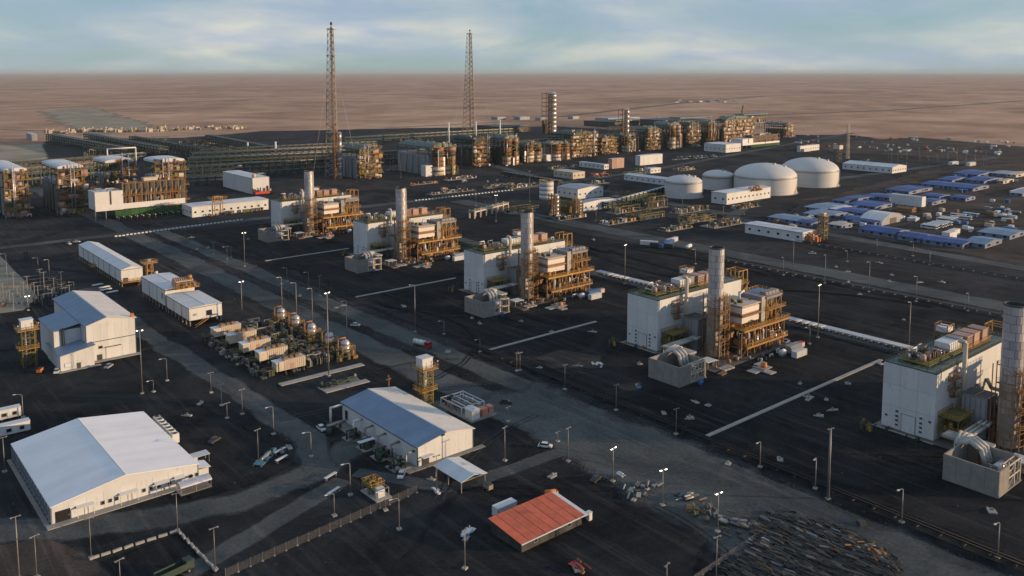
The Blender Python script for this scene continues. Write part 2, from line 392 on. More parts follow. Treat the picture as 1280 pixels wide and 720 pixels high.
strip('dirt_track', P2((400,587),(385,548),(333,513),(283,480),(230,446),(180,415),(110,360)), 10, 'haul_road', 4)
strip('dirt_track', P2((445,590),(560,610),(600,600),(700,565),(780,580)), 6, 'haul_road', 2)
strip('dirt_track', P2((230,720),(330,660),(430,600)), 7, 'haul_road', 3)
strip('cross_road', [(60,668),(300,666),(560,664),(800,690),(1300,800),(1600,860)], 12, 'haul_road', 3)
strip('cross_road', [(-200,640),(60,668)], 12, 'haul_road', 3)
strip('yard_road', [(362,60),(362,150),(362,560),(362,640)], 10, 'haul_road', 3)
strip('rear_road', [(470,20),(470,200),(470,640)], 20, 'haul_road', 4)
strip('camp_road', [(560,20),(575,240),(590,420),(700,470),(860,500),(1300,480)], 14, 'haul_road', 4)
strip('camp_road', [(600,430),(640,700),(700,900)], 14, 'haul_road', 4)
strip('camp_track', P2((1000,250),(1100,240),(1200,210),(1300,190)), 14, 'brown_soil', 5)
strip('desert_road', P2((-200,144),(0,138),(120,132),(320,124),(520,122),(760,130),(1000,118),(1280,112)), 34, 'dust_road', 14)
strip('desert_road', P2((700,146),(860,128),(960,120)), 30, 'dust_road', 12)
strip('desert_road', P2((930,145),(1110,138),(1280,126)), 30, 'dust_road', 12)
strip('desert_track', P2((0,162),(100,165),(200,160)), 16, 'dust_road', 8)
strip('desert_track', P2((480,160),(640,152),(900,150)), 16, 'dust_road', 6)
strip('desert_track', P2((0,112),(300,108),(700,107),(1280,103)), 90, 'dust_road', 40)
strip('cable_trench_strip', [(221.5,40),(222,300),(219,470),(217,600)], 4.5, 'black_gravel', 1)
# wheel ruts worn into the yards by lorries
rt = random.Random(55)
for i in range(46):
    if i < 30: x, y = rt.uniform(20, 330), rt.uniform(80, 620); a0 = rt.choice([0, 1.57, 1.57, .8, 2.3])+rt.uniform(-.15,.15)
    else: x, y = rt.uniform(370, 700), rt.uniform(120, 640); a0 = rt.choice([0, 1.57, 1.57])+rt.uniform(-.2,.2)
    n = 8; L = rt.uniform(50, 150); cv = rt.uniform(-.12,.12) if rt.random() < .6 else rt.choice([-1,1])*rt.uniform(.12,.3); p = [(x,y)]; a = a0
    for k in range(n): x += math.cos(a)*L/n; y += math.sin(a)*L/n; a += cv; p.append((x,y))
    nx, ny = -math.sin(a0)*1.1, math.cos(a0)*1.1
    for s_ in (-1,1): strip('wheel_rut', [(q[0]+s_*nx, q[1]+s_*ny) for q in p], .5, 'haul_road' if i%3 else 'black_gravel', .35 if i < 30 else .6)
# haze: one closed box round the camera and the whole plant and desert in view
hz = MB().box(-60000, 70000, -5000, 75000, -2, 209).build('haze', M['black']); hz['kind'] = 'stuff'
hm = bpy.data.materials.new('air'); hm.use_nodes = True; ht = hm.node_tree; ht.nodes.clear()
ho = N(ht, 'ShaderNodeOutputMaterial'); hv = N(ht, 'ShaderNodeVolumePrincipled'); ht.links.new(hv.outputs[0], ho.inputs['Volume'])
hv.inputs['Color'].default_value = (.56,.68,.74,1); hv.inputs['Density'].default_value = .000024; hv.inputs['Anisotropy'].default_value = 0.0
hz.data.materials.clear(); hz.data.materials.append(hm)
def ordn(i):
    o = ['first','second','third','fourth','fifth','sixth','seventh','eighth','ninth','tenth','eleventh','twelfth','thirteenth','fourteenth','fifteenth','sixteenth','seventeenth','eighteenth','nineteenth']
    if i < 19: return o[i]
    t = {2:('twentieth','twenty'),3:('thirtieth','thirty'),4:('fortieth','forty'),5:('fiftieth','fifty'),6:('sixtieth','sixty')}[(i+1)//10]
    return t[0] if (i+1)%10 == 0 else t[1]+'-'+o[(i+1)%10-1]
def label_near(objs, text, anchors, group=None):
    """each of many small things is named by the landmark it lies nearest to"""
    D = {}
    for o in objs:
        k = min(anchors, key=lambda a: (a[0]-o.location.x)**2+(a[1]-o.location.y)**2); D.setdefault(k, []).append(o)
    for k, L in D.items():
        L.sort(key=lambda o: (k[0]-o.location.x)**2+(k[1]-o.location.y)**2)
        for i, o in enumerate(L):
            o['label'] = (text % o.get('look', '')).replace('  ',' ')+', '+('nearest' if i == 0 else ordn(i)+' nearest')+' to '+k[2]
            if group: o['group'] = group
    for o in objs:
        if 'look' in o: del o['look']
# ---------------------------------------------------------------- gas turbine compressor unit (built once, copied along the row)
def plates(root, r, z0, z1, rings, around, m, gap=.12, cx=0, cy=0, name='cladding_plate'):
    """curved cladding plates, staggered ring by ring, each a piece of its own"""
    h = (z1-z0)/rings; seg = 3; src = None
    for k in range(rings):
        for j in range(around):
            a0 = 2*math.pi*(j+(.5 if k%2 else 0))/around
            if src is None:
                b = MB(); st = 2*math.pi/around; g = gap/r/2
                for ri in (r, r-.12):
                    for i in range(seg+1):
                        t = g+(st-2*g)*i/seg
                        for z in (gap/2, h-gap/2): b.v.append((ri*math.cos(t), ri*math.sin(t), z))
                n = (seg+1)*2
                for i in range(seg): q = 2*i; b.f.append((q, q+2, q+3, q+1))
                for i in range(seg): q = 2*i; b.f += [(q, n+q, n+q+2, q+2), (q+1, q+3, n+q+3, n+q+1)]
                b.f += [(0,1,n+1,n), (n-2,2*n-2,2*n-1,n-1)]
                src = b.build(name, m, root); src.location = (cx, cy, z0); src.rotation_euler = (0,0,a0)
            else: inst(src, root, (cx, cy, z0+k*h), a0, name)
FAR = {'on': False}
def frame_parts(root, xs, ys, z0, z1, beams, m, t=.35, brace=True, names=('column','beam')):
    src = None
    if FAR['on']:
        b = MB(); [b.cbox(x,y,z0,t,t,z1-z0) for x in xs for y in ys]
        for z in beams:
            for y in ys: b.box(xs[0], xs[-1], y-t*.35, y+t*.35, z-t, z-.01)
            for x in xs: b.box(x-t*.34, x+t*.34, ys[0], ys[-1], z-t*.95, z-.02)
        if brace:
            zz = [z0]+list(beams)
            for a, c in zip(zz, zz[1:]):
                for i in range(0, len(xs)-1, 2): b.bar((xs[i],ys[0],a),(xs[i+1],ys[0],c-t),t*.4)
        b.build('steel_frame', m, root); return
    for x in xs:
        for y in ys:
            if src is None: src = MB().cbox(0,0,0,t,t,z1-z0).build(names[0], m, root); src.location = (x,y,z0)
            else: inst(src, root, (x,y,z0))
    for z in beams:
        b = MB()
        for y in ys: b.box(xs[0], xs[-1], y-t*.35, y+t*.35, z-t, z-.01)
        for x in xs: b.box(x-t*.34, x+t*.34, ys[0], ys[-1], z-t*.95, z-.02)
        b.build(names[1], m, root)
    if brace:
        b = MB(); zz = [z0]+list(beams)
        for a, c in zip(zz, zz[1:]):
            for i in range(0, len(xs)-1, 2):
                b.bar((xs[i],ys[0],a),(xs[i+1],ys[0],c-t),t*.4)
            b.bar((xs[0],ys[0],a),(xs[0],ys[-1],c-t),t*.4)
        b.build('brace', m, root)
def deck(root, x0, x1, y0, y1, z, m, mr=None, rail=True, name='platform', t=.22):
    MB().box(x0,x1,y0,y1,z,z+t).build(name, m, root)
    if rail:
        b = MB().rail(rect_pts(x0,x1,y0,y1,z+t), 1.3, 2.2, .13); b.build('railing', mr or m, root)
def clutter(root, x0, x1, y0, y1, z, hmax, n, rn, mats, name=('pipe','valve_box','vessel')):
    """process gear standing on a floor: small vessels, boxes and bent pipes, each its own piece near the camera"""
    if FAR['on']:
        D = {}
        for _ in range(n):
            x = rn.uniform(x0, x1); y = rn.uniform(y0, y1); h = rn.uniform(.35, 1)*hmax; k = rn.random(); b = D.setdefault(rn.choice(mats), MB())
            if k < .4: w_ = rn.uniform(.8, 2.4); b.cbox(x,y,z,w_,rn.uniform(.8,2.4),h*.8)
            elif k < .6: b.cyl((x,y,z),(x,y,z+h*.9), rn.uniform(.4,.9), n=7)
            else:
                r_ = rn.uniform(.2,.4); dx, dy = rn.choice(((1,0),(-1,0),(0,1),(0,-1))); L = rn.uniform(2, 6); x2 = min(max(x+dx*L, x0), x1); y2 = min(max(y+dy*L, y0), y1)
                b.tube([(x,y,z),(x,y,z+h),(x2,y2,z+h),(x2,y2,z+h*.2)], r_, 5)
        for mm, b in D.items(): o = b.build('pipework', M[mm], root); o['kind'] = 'stuff'
        return
    for _ in range(n):
        x = rn.uniform(x0, x1); y = rn.uniform(y0, y1); h = rn.uniform(.35, 1)*hmax; k = rn.random(); mm = M[rn.choice(mats)]
        if k < .38:
            w_ = rn.uniform(.6, 1.6); d_ = rn.uniform(.6, 1.6)
            MB().cbox(0,0,0,w_,d_,h*.8).cbox(0,0,h*.8,w_*.5,d_*.5,h*.15).build(name[1], mm, root, loc=(x,y,z))
        elif k < .62:
            r_ = rn.uniform(.3,.8); b = MB().cyl((0,0,0),(0,0,h*.9), r_, n=9); b.ball((0,0,h*.9), r_, 9, 4, .5).build(name[2], mm, root, True, loc=(x,y,z))
        else:
            r_ = rn.uniform(.16,.32); dx, dy = rn.choice(((1,0),(-1,0),(0,1),(0,-1))); L = rn.uniform(1.5, 4)
            x2 = min(max(x+dx*L, x0), x1)-x; y2 = min(max(y+dy*L, y0), y1)-y
            MB().tube([(0,0,0),(0,0,h),(x2,y2,h),(x2,y2,h*.2)], r_, 6).build(name[0], mm, root, loc=(x,y,z))
UNIT_L, UNIT_W, UNIT_H = 60.0, 17.5, 22.5
def make_unit():
    root = thing('compressor_building', '', 'compressor unit', (278, 234))
    rn = random.Random(3); L, W, Hh = UNIT_L, UNIT_W, UNIT_H
    MB().box(.25,L-.25,.25,W-.25,0,Hh-.3).build('wall_core', M['grey_paint'], root)
    # cladding panels on the long sides and the ends
    def panels(n, length, rows, place, rz):
        wd = length/n; src = {}
        for i in range(n):
            for r_, (a, b) in enumerate(rows):
                if r_ not in src:
                    src[r_] = MB().box(.03, wd-.03, 0, .22, a+.03, b-.03).build('wall_panel', M['white_cladding'], root); o = src[r_]
                else: o = inst(src[r_], root, (0,0,0))
                x, y = place(i*wd); o.location = (x, y, 0); o.rotation_euler = (0,0,rz)
    rows = [(0.3, 8.2), (8.2, 15.4), (15.4, Hh)]
    panels(10, L, rows, lambda t: (t, 0), 0)
    panels(3, W, rows, lambda t: (0, W-t), -math.pi/2)
    panels(3, W, rows, lambda t: (L, t), math.pi/2)
    panels(10, L, rows, lambda t: (L-t, W), math.pi)
    MB().box(.4,L-.4,.4,W-.4,Hh-.29,Hh+.05).build('roof', M['green_roof'], root)
    b = MB(); 
    for (x0,x1,y0,y1) in ((0,L,-.05,.4),(0,L,W-.4,W+.05),(-.05,.4,.4,W-.4),(L-.4,L+.05,.4,W-.4)): b.box(x0,x1,y0,y1,Hh+.002,Hh+.25)
    b.build('parapet', M['green_trim'], root)
    MB().rail(rect_pts(.3,L-.3,.3,W-.3,Hh+.25), 1.1, 3, .1).build('roof_railing', M['olive_steel'], root)
    # roll door and its vents on the end wall
    dr = MB().box(-.16,0,6.2,10.6,.3,6.2).build('door', M['white_cladding'], root)
    MB().box(-.2,-.1,6.0,6.2,.3,6.4).box(-.2,-.1,10.6,10.8,.3,6.4).box(-.2,-.1,6.2,10.6,6.2,6.4).build('door_frame', M['grey_paint'], dr)
    src = None
    for y in (4.3, 12.3):
        for z in (1.6, 3.1, 4.6, 6.3):
            if src is None: src = MB().box(-.18,0,-.42,.42,0,.6).build('wall_vent', M['dark_steel'], root); src.location = (0,y,z)
            else: inst(src, root, (0,y,z))
    inst(src, root, (0,15.9,4.0)); inst(src, root, (0,1.4,6.0))
    # roof machinery, near end: skids with silencers and looping pipes
    sk = thing('x','', 'x'); bpy.data.objects.remove(sk)
    deck(root, 3.5, 19, 4, 14.5, Hh+.9, M['olive_steel'], rail=True, name='roof_platform')
    frame_parts(root, [4, 9, 14, 18.7], [4.3, 14.2], Hh, Hh+.9, [], M['dark_steel'], .3, False, ('roof_post','beam'))
    clutter(root, 4.5, 18.5, 4.8, 13.8, Hh+1.1, 2.6, 26, rn, ['galvanised','olive_steel','rust_steel','pink_box','dark_steel','steel'])
    for i, x in enumerate((6.5, 10.5)):
        b = MB().cyl((x,7.5,Hh+1.1),(x,7.5,Hh+3.0),1.05,n=12); b.ball((x,7.5,Hh+3.0),1.05,12,4,.6).build('silencer', M['pink_box'], root, True)
    MB().tube([(9,11,Hh+1),(9,11,Hh+4.6),(5.5,11,Hh+4.6)], .3).build('vent_pipe', M['white_paint'], root, True)
    MB().tube([(13,12.5,Hh+1),(13,12.5,Hh+4),(16,12.5,Hh+4),(16,12.5,Hh+1)], .28).build('vent_pipe', M['galvanised'], root, True)
    # row of louvred fan housings
    src = None
    for i in range(5):
        b = MB().cbox(0,0,0,1.35,5.0,3.2); b.cbox(0,-2.6,.4,1.0,.25,2.4)
        if src is None: src = b.build('fan_housing', M['white_paint'], root); src.location = (21.2+i*1.6, 7.5, Hh+1.6)
        else: inst(src, root, (21.2+i*1.6, 7.5, Hh+1.6))
    deck(root, 20, 31, 3.2, 12, Hh+1.3, M['olive_steel'], name='roof_platform')
    frame_parts(root, [20.3, 30.6], [3.6, 11.6], Hh, Hh+1.3, [], M['dark_steel'], .3, False, ('roof_post','beam'))
    MB().cbox(0,0,0,3.2,4.4,3.4).cbox(0,0,3.4,3.5,4.8,.3).build('intake_hood', M['galvanised'], root, loc=(29.3,7.2,Hh+1.5))
    # brown ventilation boxes
    src = None
    for x in (34.5, 40.5, 47.5):
        if src is None:
            src = MB().cbox(0,0,0,4.4,5.2,4.0).cbox(0,0,4.0,4.8,5.6,.3).build('vent_box', M['pink_box'], root); src.location = (x,6.5,Hh+.9)
            ls = MB(); [ls.box(-1.9,1.9,-2.72,-2.6,.5+.7*k,.5+.7*k+.35) for k in range(5)]; ls = ls.build('louvre', M['dark_steel'], src)
        else: inst(src, root, (x,6.5,Hh+.9)); 
    deck(root, 32, 51, 3, 10.5, Hh+.6, M['yellow_steel'], name='roof_platform')
    fr = Hh
    frame_parts(root, [33, 38], [11, 15.5], fr, fr+7.5, [fr+4.5, fr+7.4], M['rust_steel'], .3, True, ('roof_post','roof_beam'))
    MB().cbox(35.5,13.2,fr+4.6,4.6,4.2,1.8).build('white_cabinet', M['white_paint'], root)
    clutter(root, 34, 56, 11, 16, Hh+.2, 3, 12, rn, ['olive_steel','rust_steel','yellow_steel'])
    # tall thin exhaust in front of the long wall
    ex = MB().cyl((0,0,2),(0,0,Hh+7.5),.75,n=12); ex.cyl((0,0,Hh+7.5),(0,2.2,Hh+7.9),.8,n=10).build('exhaust_pipe', M['beige'], root, True, loc=(17.2,-1.6,0))
    # two little balconies and their ladders
    for z in (15.2, 18.6):
        deck(root, 8.6, 14.6, -1.9, -.05, z, M['rust_steel'], name='balcony')
    deck(root, 10.4, 13.4, -1.8, -.05, 12.6, M['rust_steel'], name='balcony')
    b = MB(); [b.box(12.9,13.7,-.5,-.35,12.8+i*.5,12.9+i*.5) for i in range(19)]; b.box(12.8,12.9,-.55,-.3,12.6,22.5).box(13.7,13.8,-.55,-.3,12.6,22.5).build('ladder', M['rust_steel'], root)
    # wall-side yellow platform with gear
    frame_parts(root, [2.5, 7, 12], [-6.5, -.6], 0, 8.4, [4.2, 8.3], M['olive_steel'], .3, True)
    deck(root, 2, 12.4, -7, -.3, 8.3, M['olive_steel'], M['yellow_steel']); deck(root, 2, 12.4, -7, -.3, 4.2, M['olive_steel'], M['yellow_steel'])
    clutter(root, 3, 12, -6.3, -1, 4.4, 3.2, 9, rn, ['olive_steel','dark_steel','rust_steel']); clutter(root, 3, 12, -6.3, -1, .1, 3.4, 8, rn, ['olive_steel','dark_steel','galvanised'])
    # grey silencer block: ribbed box with open cells on top
    sb = MB().box(14.5,22.5,-10.2,-2.4,0,13.2).build('silencer_block', M['grey_paint'], root)
    src = None
    for i in range(5):
        for s_, (yy, xx) in enumerate((( -10.32, None), (None, 14.38))):
            if s_ == 0:
                MB().box(14.6+i*1.6,14.8+i*1.6,-10.34,-10.2,.1,13.1).build('rib', M['galvanised'], sb)
            else: MB().box(14.36,14.5,-10+i*1.6,-9.8+i*1.6,.1,13.1).build('rib', M['galvanised'], sb)
    b = MB(); [b.box(14.5+i*2,14.5+i*2+.25,-10.2,-2.4,13.203,13.9) for i in range(4)]; b.box(22.25,22.5,-10.2,-2.4,13.203,13.9)
    b.box(14.5,22.5,-10.45,-10.2,13.2,13.95).box(14.5,22.5,-2.4,-2.15,13.2,13.95).box(14.5,22.5,-6.4,-6.2,13.2,13.88).build('cell_frame', M['galvanised'], root)
    MB().box(14.8,22.2,-10,-2.6,13.201,13.26).build('cell_floor', M['black'], root)
    # duct from the block: up, over and down towards the enclosure (three flat ducts)
    for k in range(3):
        y = -9.4-k*1.35
        MB().tube([(14.4,y,6.5),(9.5,y,6.5)], .55, 8).build('duct_pipe', M['duct_grey'], root, True)
        MB().tube([(9.5,y,6.5),(-3.5+k*.2,y,6.5)], .55, 8).build('duct_pipe', M['duct_grey'], root, True)
    MB().box(-7.5,-2.2,-22.5,-8.5,5.8,6.6).build('duct_tray', M['pale_concrete'], root)
    frame_parts(root, [-7.0, -2.8], [-21.8, -15.5, -9.2], 0, 5.8, [], M['galvanised'], .35, False, ('duct_post','beam'))
    # stack: liner, cladding plates, rim, platforms, ladder
    cx, cy = 13.6, -19.6; SR = 3.2; SH = 47.0
    MB().cyl((cx,cy,0),(cx,cy,SH-.4), SR-.13, n=24, caps=False).build('stack_liner', M['dark_steel'], root, True)
    plates(root, SR, 22.0, SH-.2, 9, 6, M['steel'], cx=cx, cy=cy); plates(root, SR-.05, 1.0, 21.9, 8, 6, M['beige_dull'], cx=cx, cy=cy)
    b = MB(); n = 24
    for i in range(n):
        t0, t1 = 2*math.pi*i/n, 2*math.pi*(i+1)/n
        for (ra, rb, za, zb) in ((SR+.12,SR+.12,SH-.3,SH+.25),(SR+.12,SR-.3,SH+.25,SH+.25),(SR-.3,SR-.3,SH+.25,SH-1.5)):
            b.quad((cx+ra*math.cos(t0),cy+ra*math.sin(t0),za),(cx+ra*math.cos(t1),cy+ra*math.sin(t1),za),(cx+rb*math.cos(t1),cy+rb*math.sin(t1),zb),(cx+rb*math.cos(t0),cy+rb*math.sin(t0),zb))
    b.build('stack_rim', M['dark_steel'], root)
    MB().cyl((cx,cy,SH-2),(cx,cy,SH-1.9),SR-.2,n=20).build('stack_mouth', M['black'], root)
    for z, rr in ((8, 5.2), (14, 5.4), (20, 5.4), (26, 5.0)):
        b = MB(); n = 14; pts = []
        for i in range(n+1):
            t = -2.4+3.6*i/n; pts.append((cx+rr*math.cos(t), cy+rr*math.sin(t), z))
        for i in range(n):
            t0 = -2.4+3.6*i/n; t1 = -2.4+3.6*(i+1)/n
            q = [(cx+SR*math.cos(t0),cy+SR*math.sin(t0)),(cx+rr*math.cos(t0),cy+rr*math.sin(t0)),(cx+rr*math.cos(t1),cy+rr*math.sin(t1)),(cx+SR*math.cos(t1),cy+SR*math.sin(t1))]
            b.quad(*[(a,c,z) for a,c in q]); b.quad(*[(a,c,z-.25) for a,c in q][::-1]); b.quad((*q[1],z),(*q[2],z),(*q[2],z-.25),(*q[1],z-.25))
        b.build('stack_platform', M['rust_steel'], root); MB().rail(pts, 1.2, 2, .12).build('railing', M['yellow_steel'], root)
    for (dx, dy) in ((3.9,-2.4),(5.0,.6),(4.4,3.0),(.6,-4.6),(3.9,-4.4),(-1.6,4.9),(2,5),(-3.8,-2.6),(-4.6,.8),(-2.4,-4.2)):
        MB().cbox(cx+dx,cy+dy,0,.26,.26,27).build('scaffold_post', M['rust_steel'], root)
    b = MB(); 
    for k in range(13):
        z = k*2.1; b.bar((cx+3.9,cy-2.4,z),(cx+5,cy+.6,z+2.1),.14); b.bar((cx+5,cy+.6,z),(cx+4.4,cy+3,z+2.1),.14); b.bar((cx+.6,cy-4.6,z),(cx+3.9,cy-4.4,z+2.1),.14)
        b.bar((cx+3.9,cy-4.4,z),(cx+3.9,cy-2.4,z),.16); b.bar((cx+.6,cy-4.6,z),(cx+3.9,cy-4.4,z),.16); b.bar((cx-3.8,cy-2.6,z),(cx-2.4,cy-4.2,z),.16); b.bar((cx-2.4,cy-4.2,z),(cx+.6,cy-4.6,z),.16); b.bar((cx-3.8,cy-2.6,z),(cx-4.6,cy+.8,z+2.1),.14); b.bar((cx+3.9,cy-2.4,z),(cx+5,cy+.6,z),.16)
    b.build('scaffold_brace', M['rust_steel'], root)
    b = MB(); [b.box(cx+SR+.25,cx+SR+.4,cy-1.0,cy-.3,z*.45,z*.45+.08) for z in range(100)]; b.box(cx+SR+.2,cx+SR+.45,cy-1.1,cy-1,0,46).box(cx+SR+.2,cx+SR+.45,cy-.3,cy-.2,0,46).build('ladder', M['beige'], root)
    # intake / heat recovery frame
    X = [20, 24.5, 29, 33.5, 38, 42.5, 47, 51.5]; Y = [-28.5, -21.5, -13.5]
    frame_parts(root, X, Y, 0, 12.2, [4.6, 12.2], M['rust_steel'], .42, True)
    deck(root, 19.5, 53.5, -30.2, -12.8, 12.2, M['yellow_steel']); deck(root, 22, 52.5, -30.0, -12.8, 4.6, M['yellow_steel'])
    b = MB(); b.box(19.5,53.5,-30.35,-30.2,11.6,12.4).build('edge_beam', M['yellow_steel'], root)
    MB().box(22,52.5,-30.15,-30.0,4.0,4.8).build('edge_beam', M['yellow_steel'], root)
    for i in range(9):
        x = 24+i*3.1; z = 5+rn.random()
        MB().tube([(x,-27.6+rn.random()*2,4.9),(x,-27.6+rn.random()*2,9+rn.random()*2),(x+1.2,-25,11)], .38, 8).build('riser_pipe', M[rn.choice(['steel','galvanised','rust_steel','pink_box'])], root, True)
    clutter(root, 23, 51, -29, -23.5, 4.9, 6.4, 34, rn, ['rust_steel','pink_box','dark_steel','steel','olive_steel','yellow_steel']); clutter(root, 22, 52, -29, -16, .05, 4, 20, rn, ['rust_steel','dark_steel','steel','olive_steel'])
    for x in (27, 35.5, 44):
        MB().cyl((x,-25,2.6),(x+6.2,-25,2.6),1.15,n=12).build('drum', M['pink_box'], root, True)
    MB().box(24,50,-23,-14.5,.2,11.8).build('dark_infill_box', M['dark_steel'], root)  # dark box added so the open frame looks dark inside
    MB().box(21,51,-27,-24,5,7.4).build('intake_manifold', M['rust_steel'], root)
    # inlet filter house with two light bands
    hh = MB().box(22,34,-27,-14,14.2,21.6).build('filter_house', M['pink_box'], root)
    for z in (14.4, 18.6):
        MB().box(21.85,34.1,-27.2,-27.0,z,z+2.3).box(21.8,22.0,-27.2,-14,z,z+2.3).build('light_band', M['cream_roof'], hh)
    MB().box(21.4,34.6,-27.8,-13.6,17.2,18.0).build('eave_band', M['rust_steel'], hh)
    MB().box(21.5,34.5,-27.6,-13.6,21.6,22.0).build('roof', M['beige'], hh)
    frame_parts(root, [22.3, 28, 33.7], [-26.6,-14.4], 12.4, 14.2, [], M['rust_steel'], .35, False, ('short_post','beam'))
    clutter(root, 22.5, 33.5, -25, -15, 22.0, 1.8, 9, rn, ['dark_steel','olive_steel','rust_steel'])
    MB().tube([(30,-20,22),(30,-20,24.6),(36,-18,24.6),(38,-16,22)], .45, 8).build('vent_pipe', M['white_paint'], root, True)
    # tall grey slab box and the yellow cage behind it
    MB().box(36.2,39.2,-27,-15,12.5,23.5).build('grey_duct', M['galvanised'], root)
    MB().box(39.2,51.5,-27.5,-15,22.2,23.0).build('roof', M['slate_roof'], root)
    frame_parts(root, [40,43.5,47,51], [-27,-15.5], 12.4, 22.2, [17.2, 22.1], M['yellow_steel'], .38, True, ('cage_column','cage_beam'))
    MB().box(40.4,50.6,-24,-18,12.5,21).build('filter_core', M['dark_steel'], root)
    clutter(root, 40.5, 50.5, -26.8, -24.5, 12.6, 7.5, 9, rn, ['rust_steel','olive_steel','yellow_steel','pink_box'])
    deck(root, 39.6, 52.4, -28.6, -14.8, 17.2, M['yellow_steel']); MB().rail(rect_pts(39.4,51.3,-27.4,-15.2,23.0),1.1,2.2,.12).build('railing', M['yellow_steel'], root)
    src = None
    for i in range(4):
        b = MB().cbox(0,0,0,2.2,3,1.3)
        if src is None: src = b.build('roof_fan', M['galvanised'], root); src.location = (42.5+i*2.6,-24,23)
        else: inst(src, root, (42.5+i*2.6,-24,23))
    # yellow stair and frame at the far end of the roof
    frame_parts(root, [60.6,64,67.5], [2,9], 0, 26, [6.5,13,19.5,25.9], M['yellow_steel'], .36, True, ('stair_column','stair_beam'))
    for i, z in enumerate((6.5,13,19.5)): deck(root, 60.4,67.8,1.7,9.3,z,M['olive_steel'],M['yellow_steel'])
    b = MB()
    for i, z in enumerate((0,6.5,13)):
        s = 1 if i%2 == 0 else -1
        b.bar((64-3*s,1.2,z),(64+3*s,1.2,z+6.5),.5); b.bar((64-3*s,.4,z+.9),(64+3*s,.4,z+7.4),.2)
    b.build('stair', M['yellow_steel'], root)
    # linking pipes between stack, block and frame
    MB().box(10.4,13.2,-22.5,-17.5,6,12).build('transition_duct', M['galvanised'], root)
    MB().box(18.2,22,-23.5,-18.5,8,13.5).build('transition_duct', M['rust_steel'], root)
    clutter(root, 14, 22, -16.5, -11, .05, 7, 14, rn, ['dark_steel','rust_steel','olive_steel','galvanised'])
    clutter(root, 24, 50, -11.5, -2, .05, 8, 20, rn, ['dark_steel','olive_steel','rust_steel','galvanised'])
    for k in range(3): MB().tube([(24+k*8,-12,9),(24+k*8,-2,9),(24+k*8,-.3,12)], .7, 10).build('header_pipe', M['galvanised'], root, True)
    # kerb and floor slab
    MB().box(-2.4,-2.0,-1,UNIT_W+3,0,.25).build('kerb', M['pale_concrete'], root)
    MB().box(-1.9,56,-31.5,UNIT_W+2,0.0,.16).build('floor_slab', M['grey_pipe'], root)
    # low pipework at the foot of the end wall's far side
    clutter(root, -9, -3, UNIT_W-2, UNIT_W+9, .05, 3, 9, rn, ['olive_steel','dark_steel','yellow_steel'])
    # concrete enclosure with open top and the bent ducts entering it
    MB().box(-26,-9,-33,-17.5,.0,.3).build('enclosure_floor', M['concrete'], root)
    for (a,b_,c,d_) in ((-26,-25.5,-33,-17.5),(-25.5,-9.5,-18,-17.5),(-25.5,-9.5,-33,-32.5)):
        nn = 4; 
        for k in range(nn):
            if b_-a < 1: MB().box(a,b_,c+(d_-c)*k/nn+.03,c+(d_-c)*(k+1)/nn-.03,.3,7.8).build('concrete_panel', M['concrete'], root)
            elif c > -20: MB().box(a+(b_-a)*k/nn+.03,a+(b_-a)*(k+1)/nn-.03,c,d_,.3,7.8).build('concrete_panel', M['concrete'], root)
    MB().box(-25.5,-19,-33,-32.5,.3,7.8).build('concrete_panel', M['concrete'], root)
    frame_parts(root, [-18.5,-14,-9.6], [-32.6,-31], .3, 7.4, [3.6,7.3], M['beige'], .35, True, ('gate_post','gate_beam'))
    MB().box(-9.5,-9.1,-32,-18,.3,7.4).build('end_wall', M['concrete'], root)
    for k in range(3):
        x = -14.5+k*2.0
        MB().tube([(-5,-13.8-k*1.6,7.3),(x,-16.5,7.4),(x,-20.5,9.2),(x,-23.5,7.6),(x,-25,3.2)], .72, 10).build('bent_duct', M['duct_grey'], root, True)
    MB().cyl((-16,-28.5,4.2),(-11,-28.5,4.2),1.3,n=14).build('drum', M['steel'], root, True)
    clutter(root, -24.5, -10.5, -31.5, -19, .3, 5.5, 16, rn, ['rust_steel','dark_steel','beige','galvanised'])
    return root
unit = make_unit()
ULAB = ['white compressor building with steel stack, middle-left of the row beside the fenced strip']
UNITS = [(277.5,117,'largest white compressor building, cut off by the right edge, with concrete pit in front'),
 (278,234,'second nearest white compressor building, its grey stack top at the centre right of the row'),
 (278,355,'middle one of the five white compressor buildings, standing behind the small tanker truck'),
 (278,477,'second farthest white compressor building in the row of five'),
 (276,600,'farthest and smallest white compressor building in the row of five')]
for i, (a, b_, lab) in enumerate(UNITS):
    if i == 1: unit['label'] = lab; unit['group'] = 'compressor units in a row'; unit.location = (a, b_, 0)
    else:
        c = copy_tree(unit, None, lab, (a, b_), 0, 'compressor units in a row')
        if i == 0: near_unit = c

# what differs from unit to unit: loose gear on the roof, at the foot and hoses on the ground
def rn_unit(k):
    rn = random.Random(100+k); o = [q for q in bpy.data.objects if q.parent is None and q.name.startswith('compressor_building')][k]
    clutter(o, 4, 19, 3, 14, UNIT_H+1.1, 3.4, 6, rn, ['beige','white_paint','steel','rust_steel','pink_box']); clutter(o, 34, 57, 2, 16, UNIT_H+.1, 3.0, 8, rn, ['beige','white_paint','olive_steel','rust_steel'])
    clutter(o, -4, -1, 1, 16, .03, 1.6, 5, rn, ['green_steel','rust_steel','galvanised']); clutter(o, 2, 20, -31, -25, .03, 2.2, 9, rn, ['rust_steel','galvanised','wood','orange_paint']); clutter(o, 20, 56, -36, -31, .03, 2.0, 9, rn, ['galvanised','dark_steel','wood','white_paint'])
    clutter(o, 22, 52, -30, -27.5, 12.5, 2.6, 8, rn, ['yellow_steel','rust_steel','beige']); clutter(o, 22, 52, -30, -28, 4.9, 3.4, 12, rn, ['yellow_steel','rust_steel','beige','dark_steel','steel'])
for k in range(5): rn_unit(k)

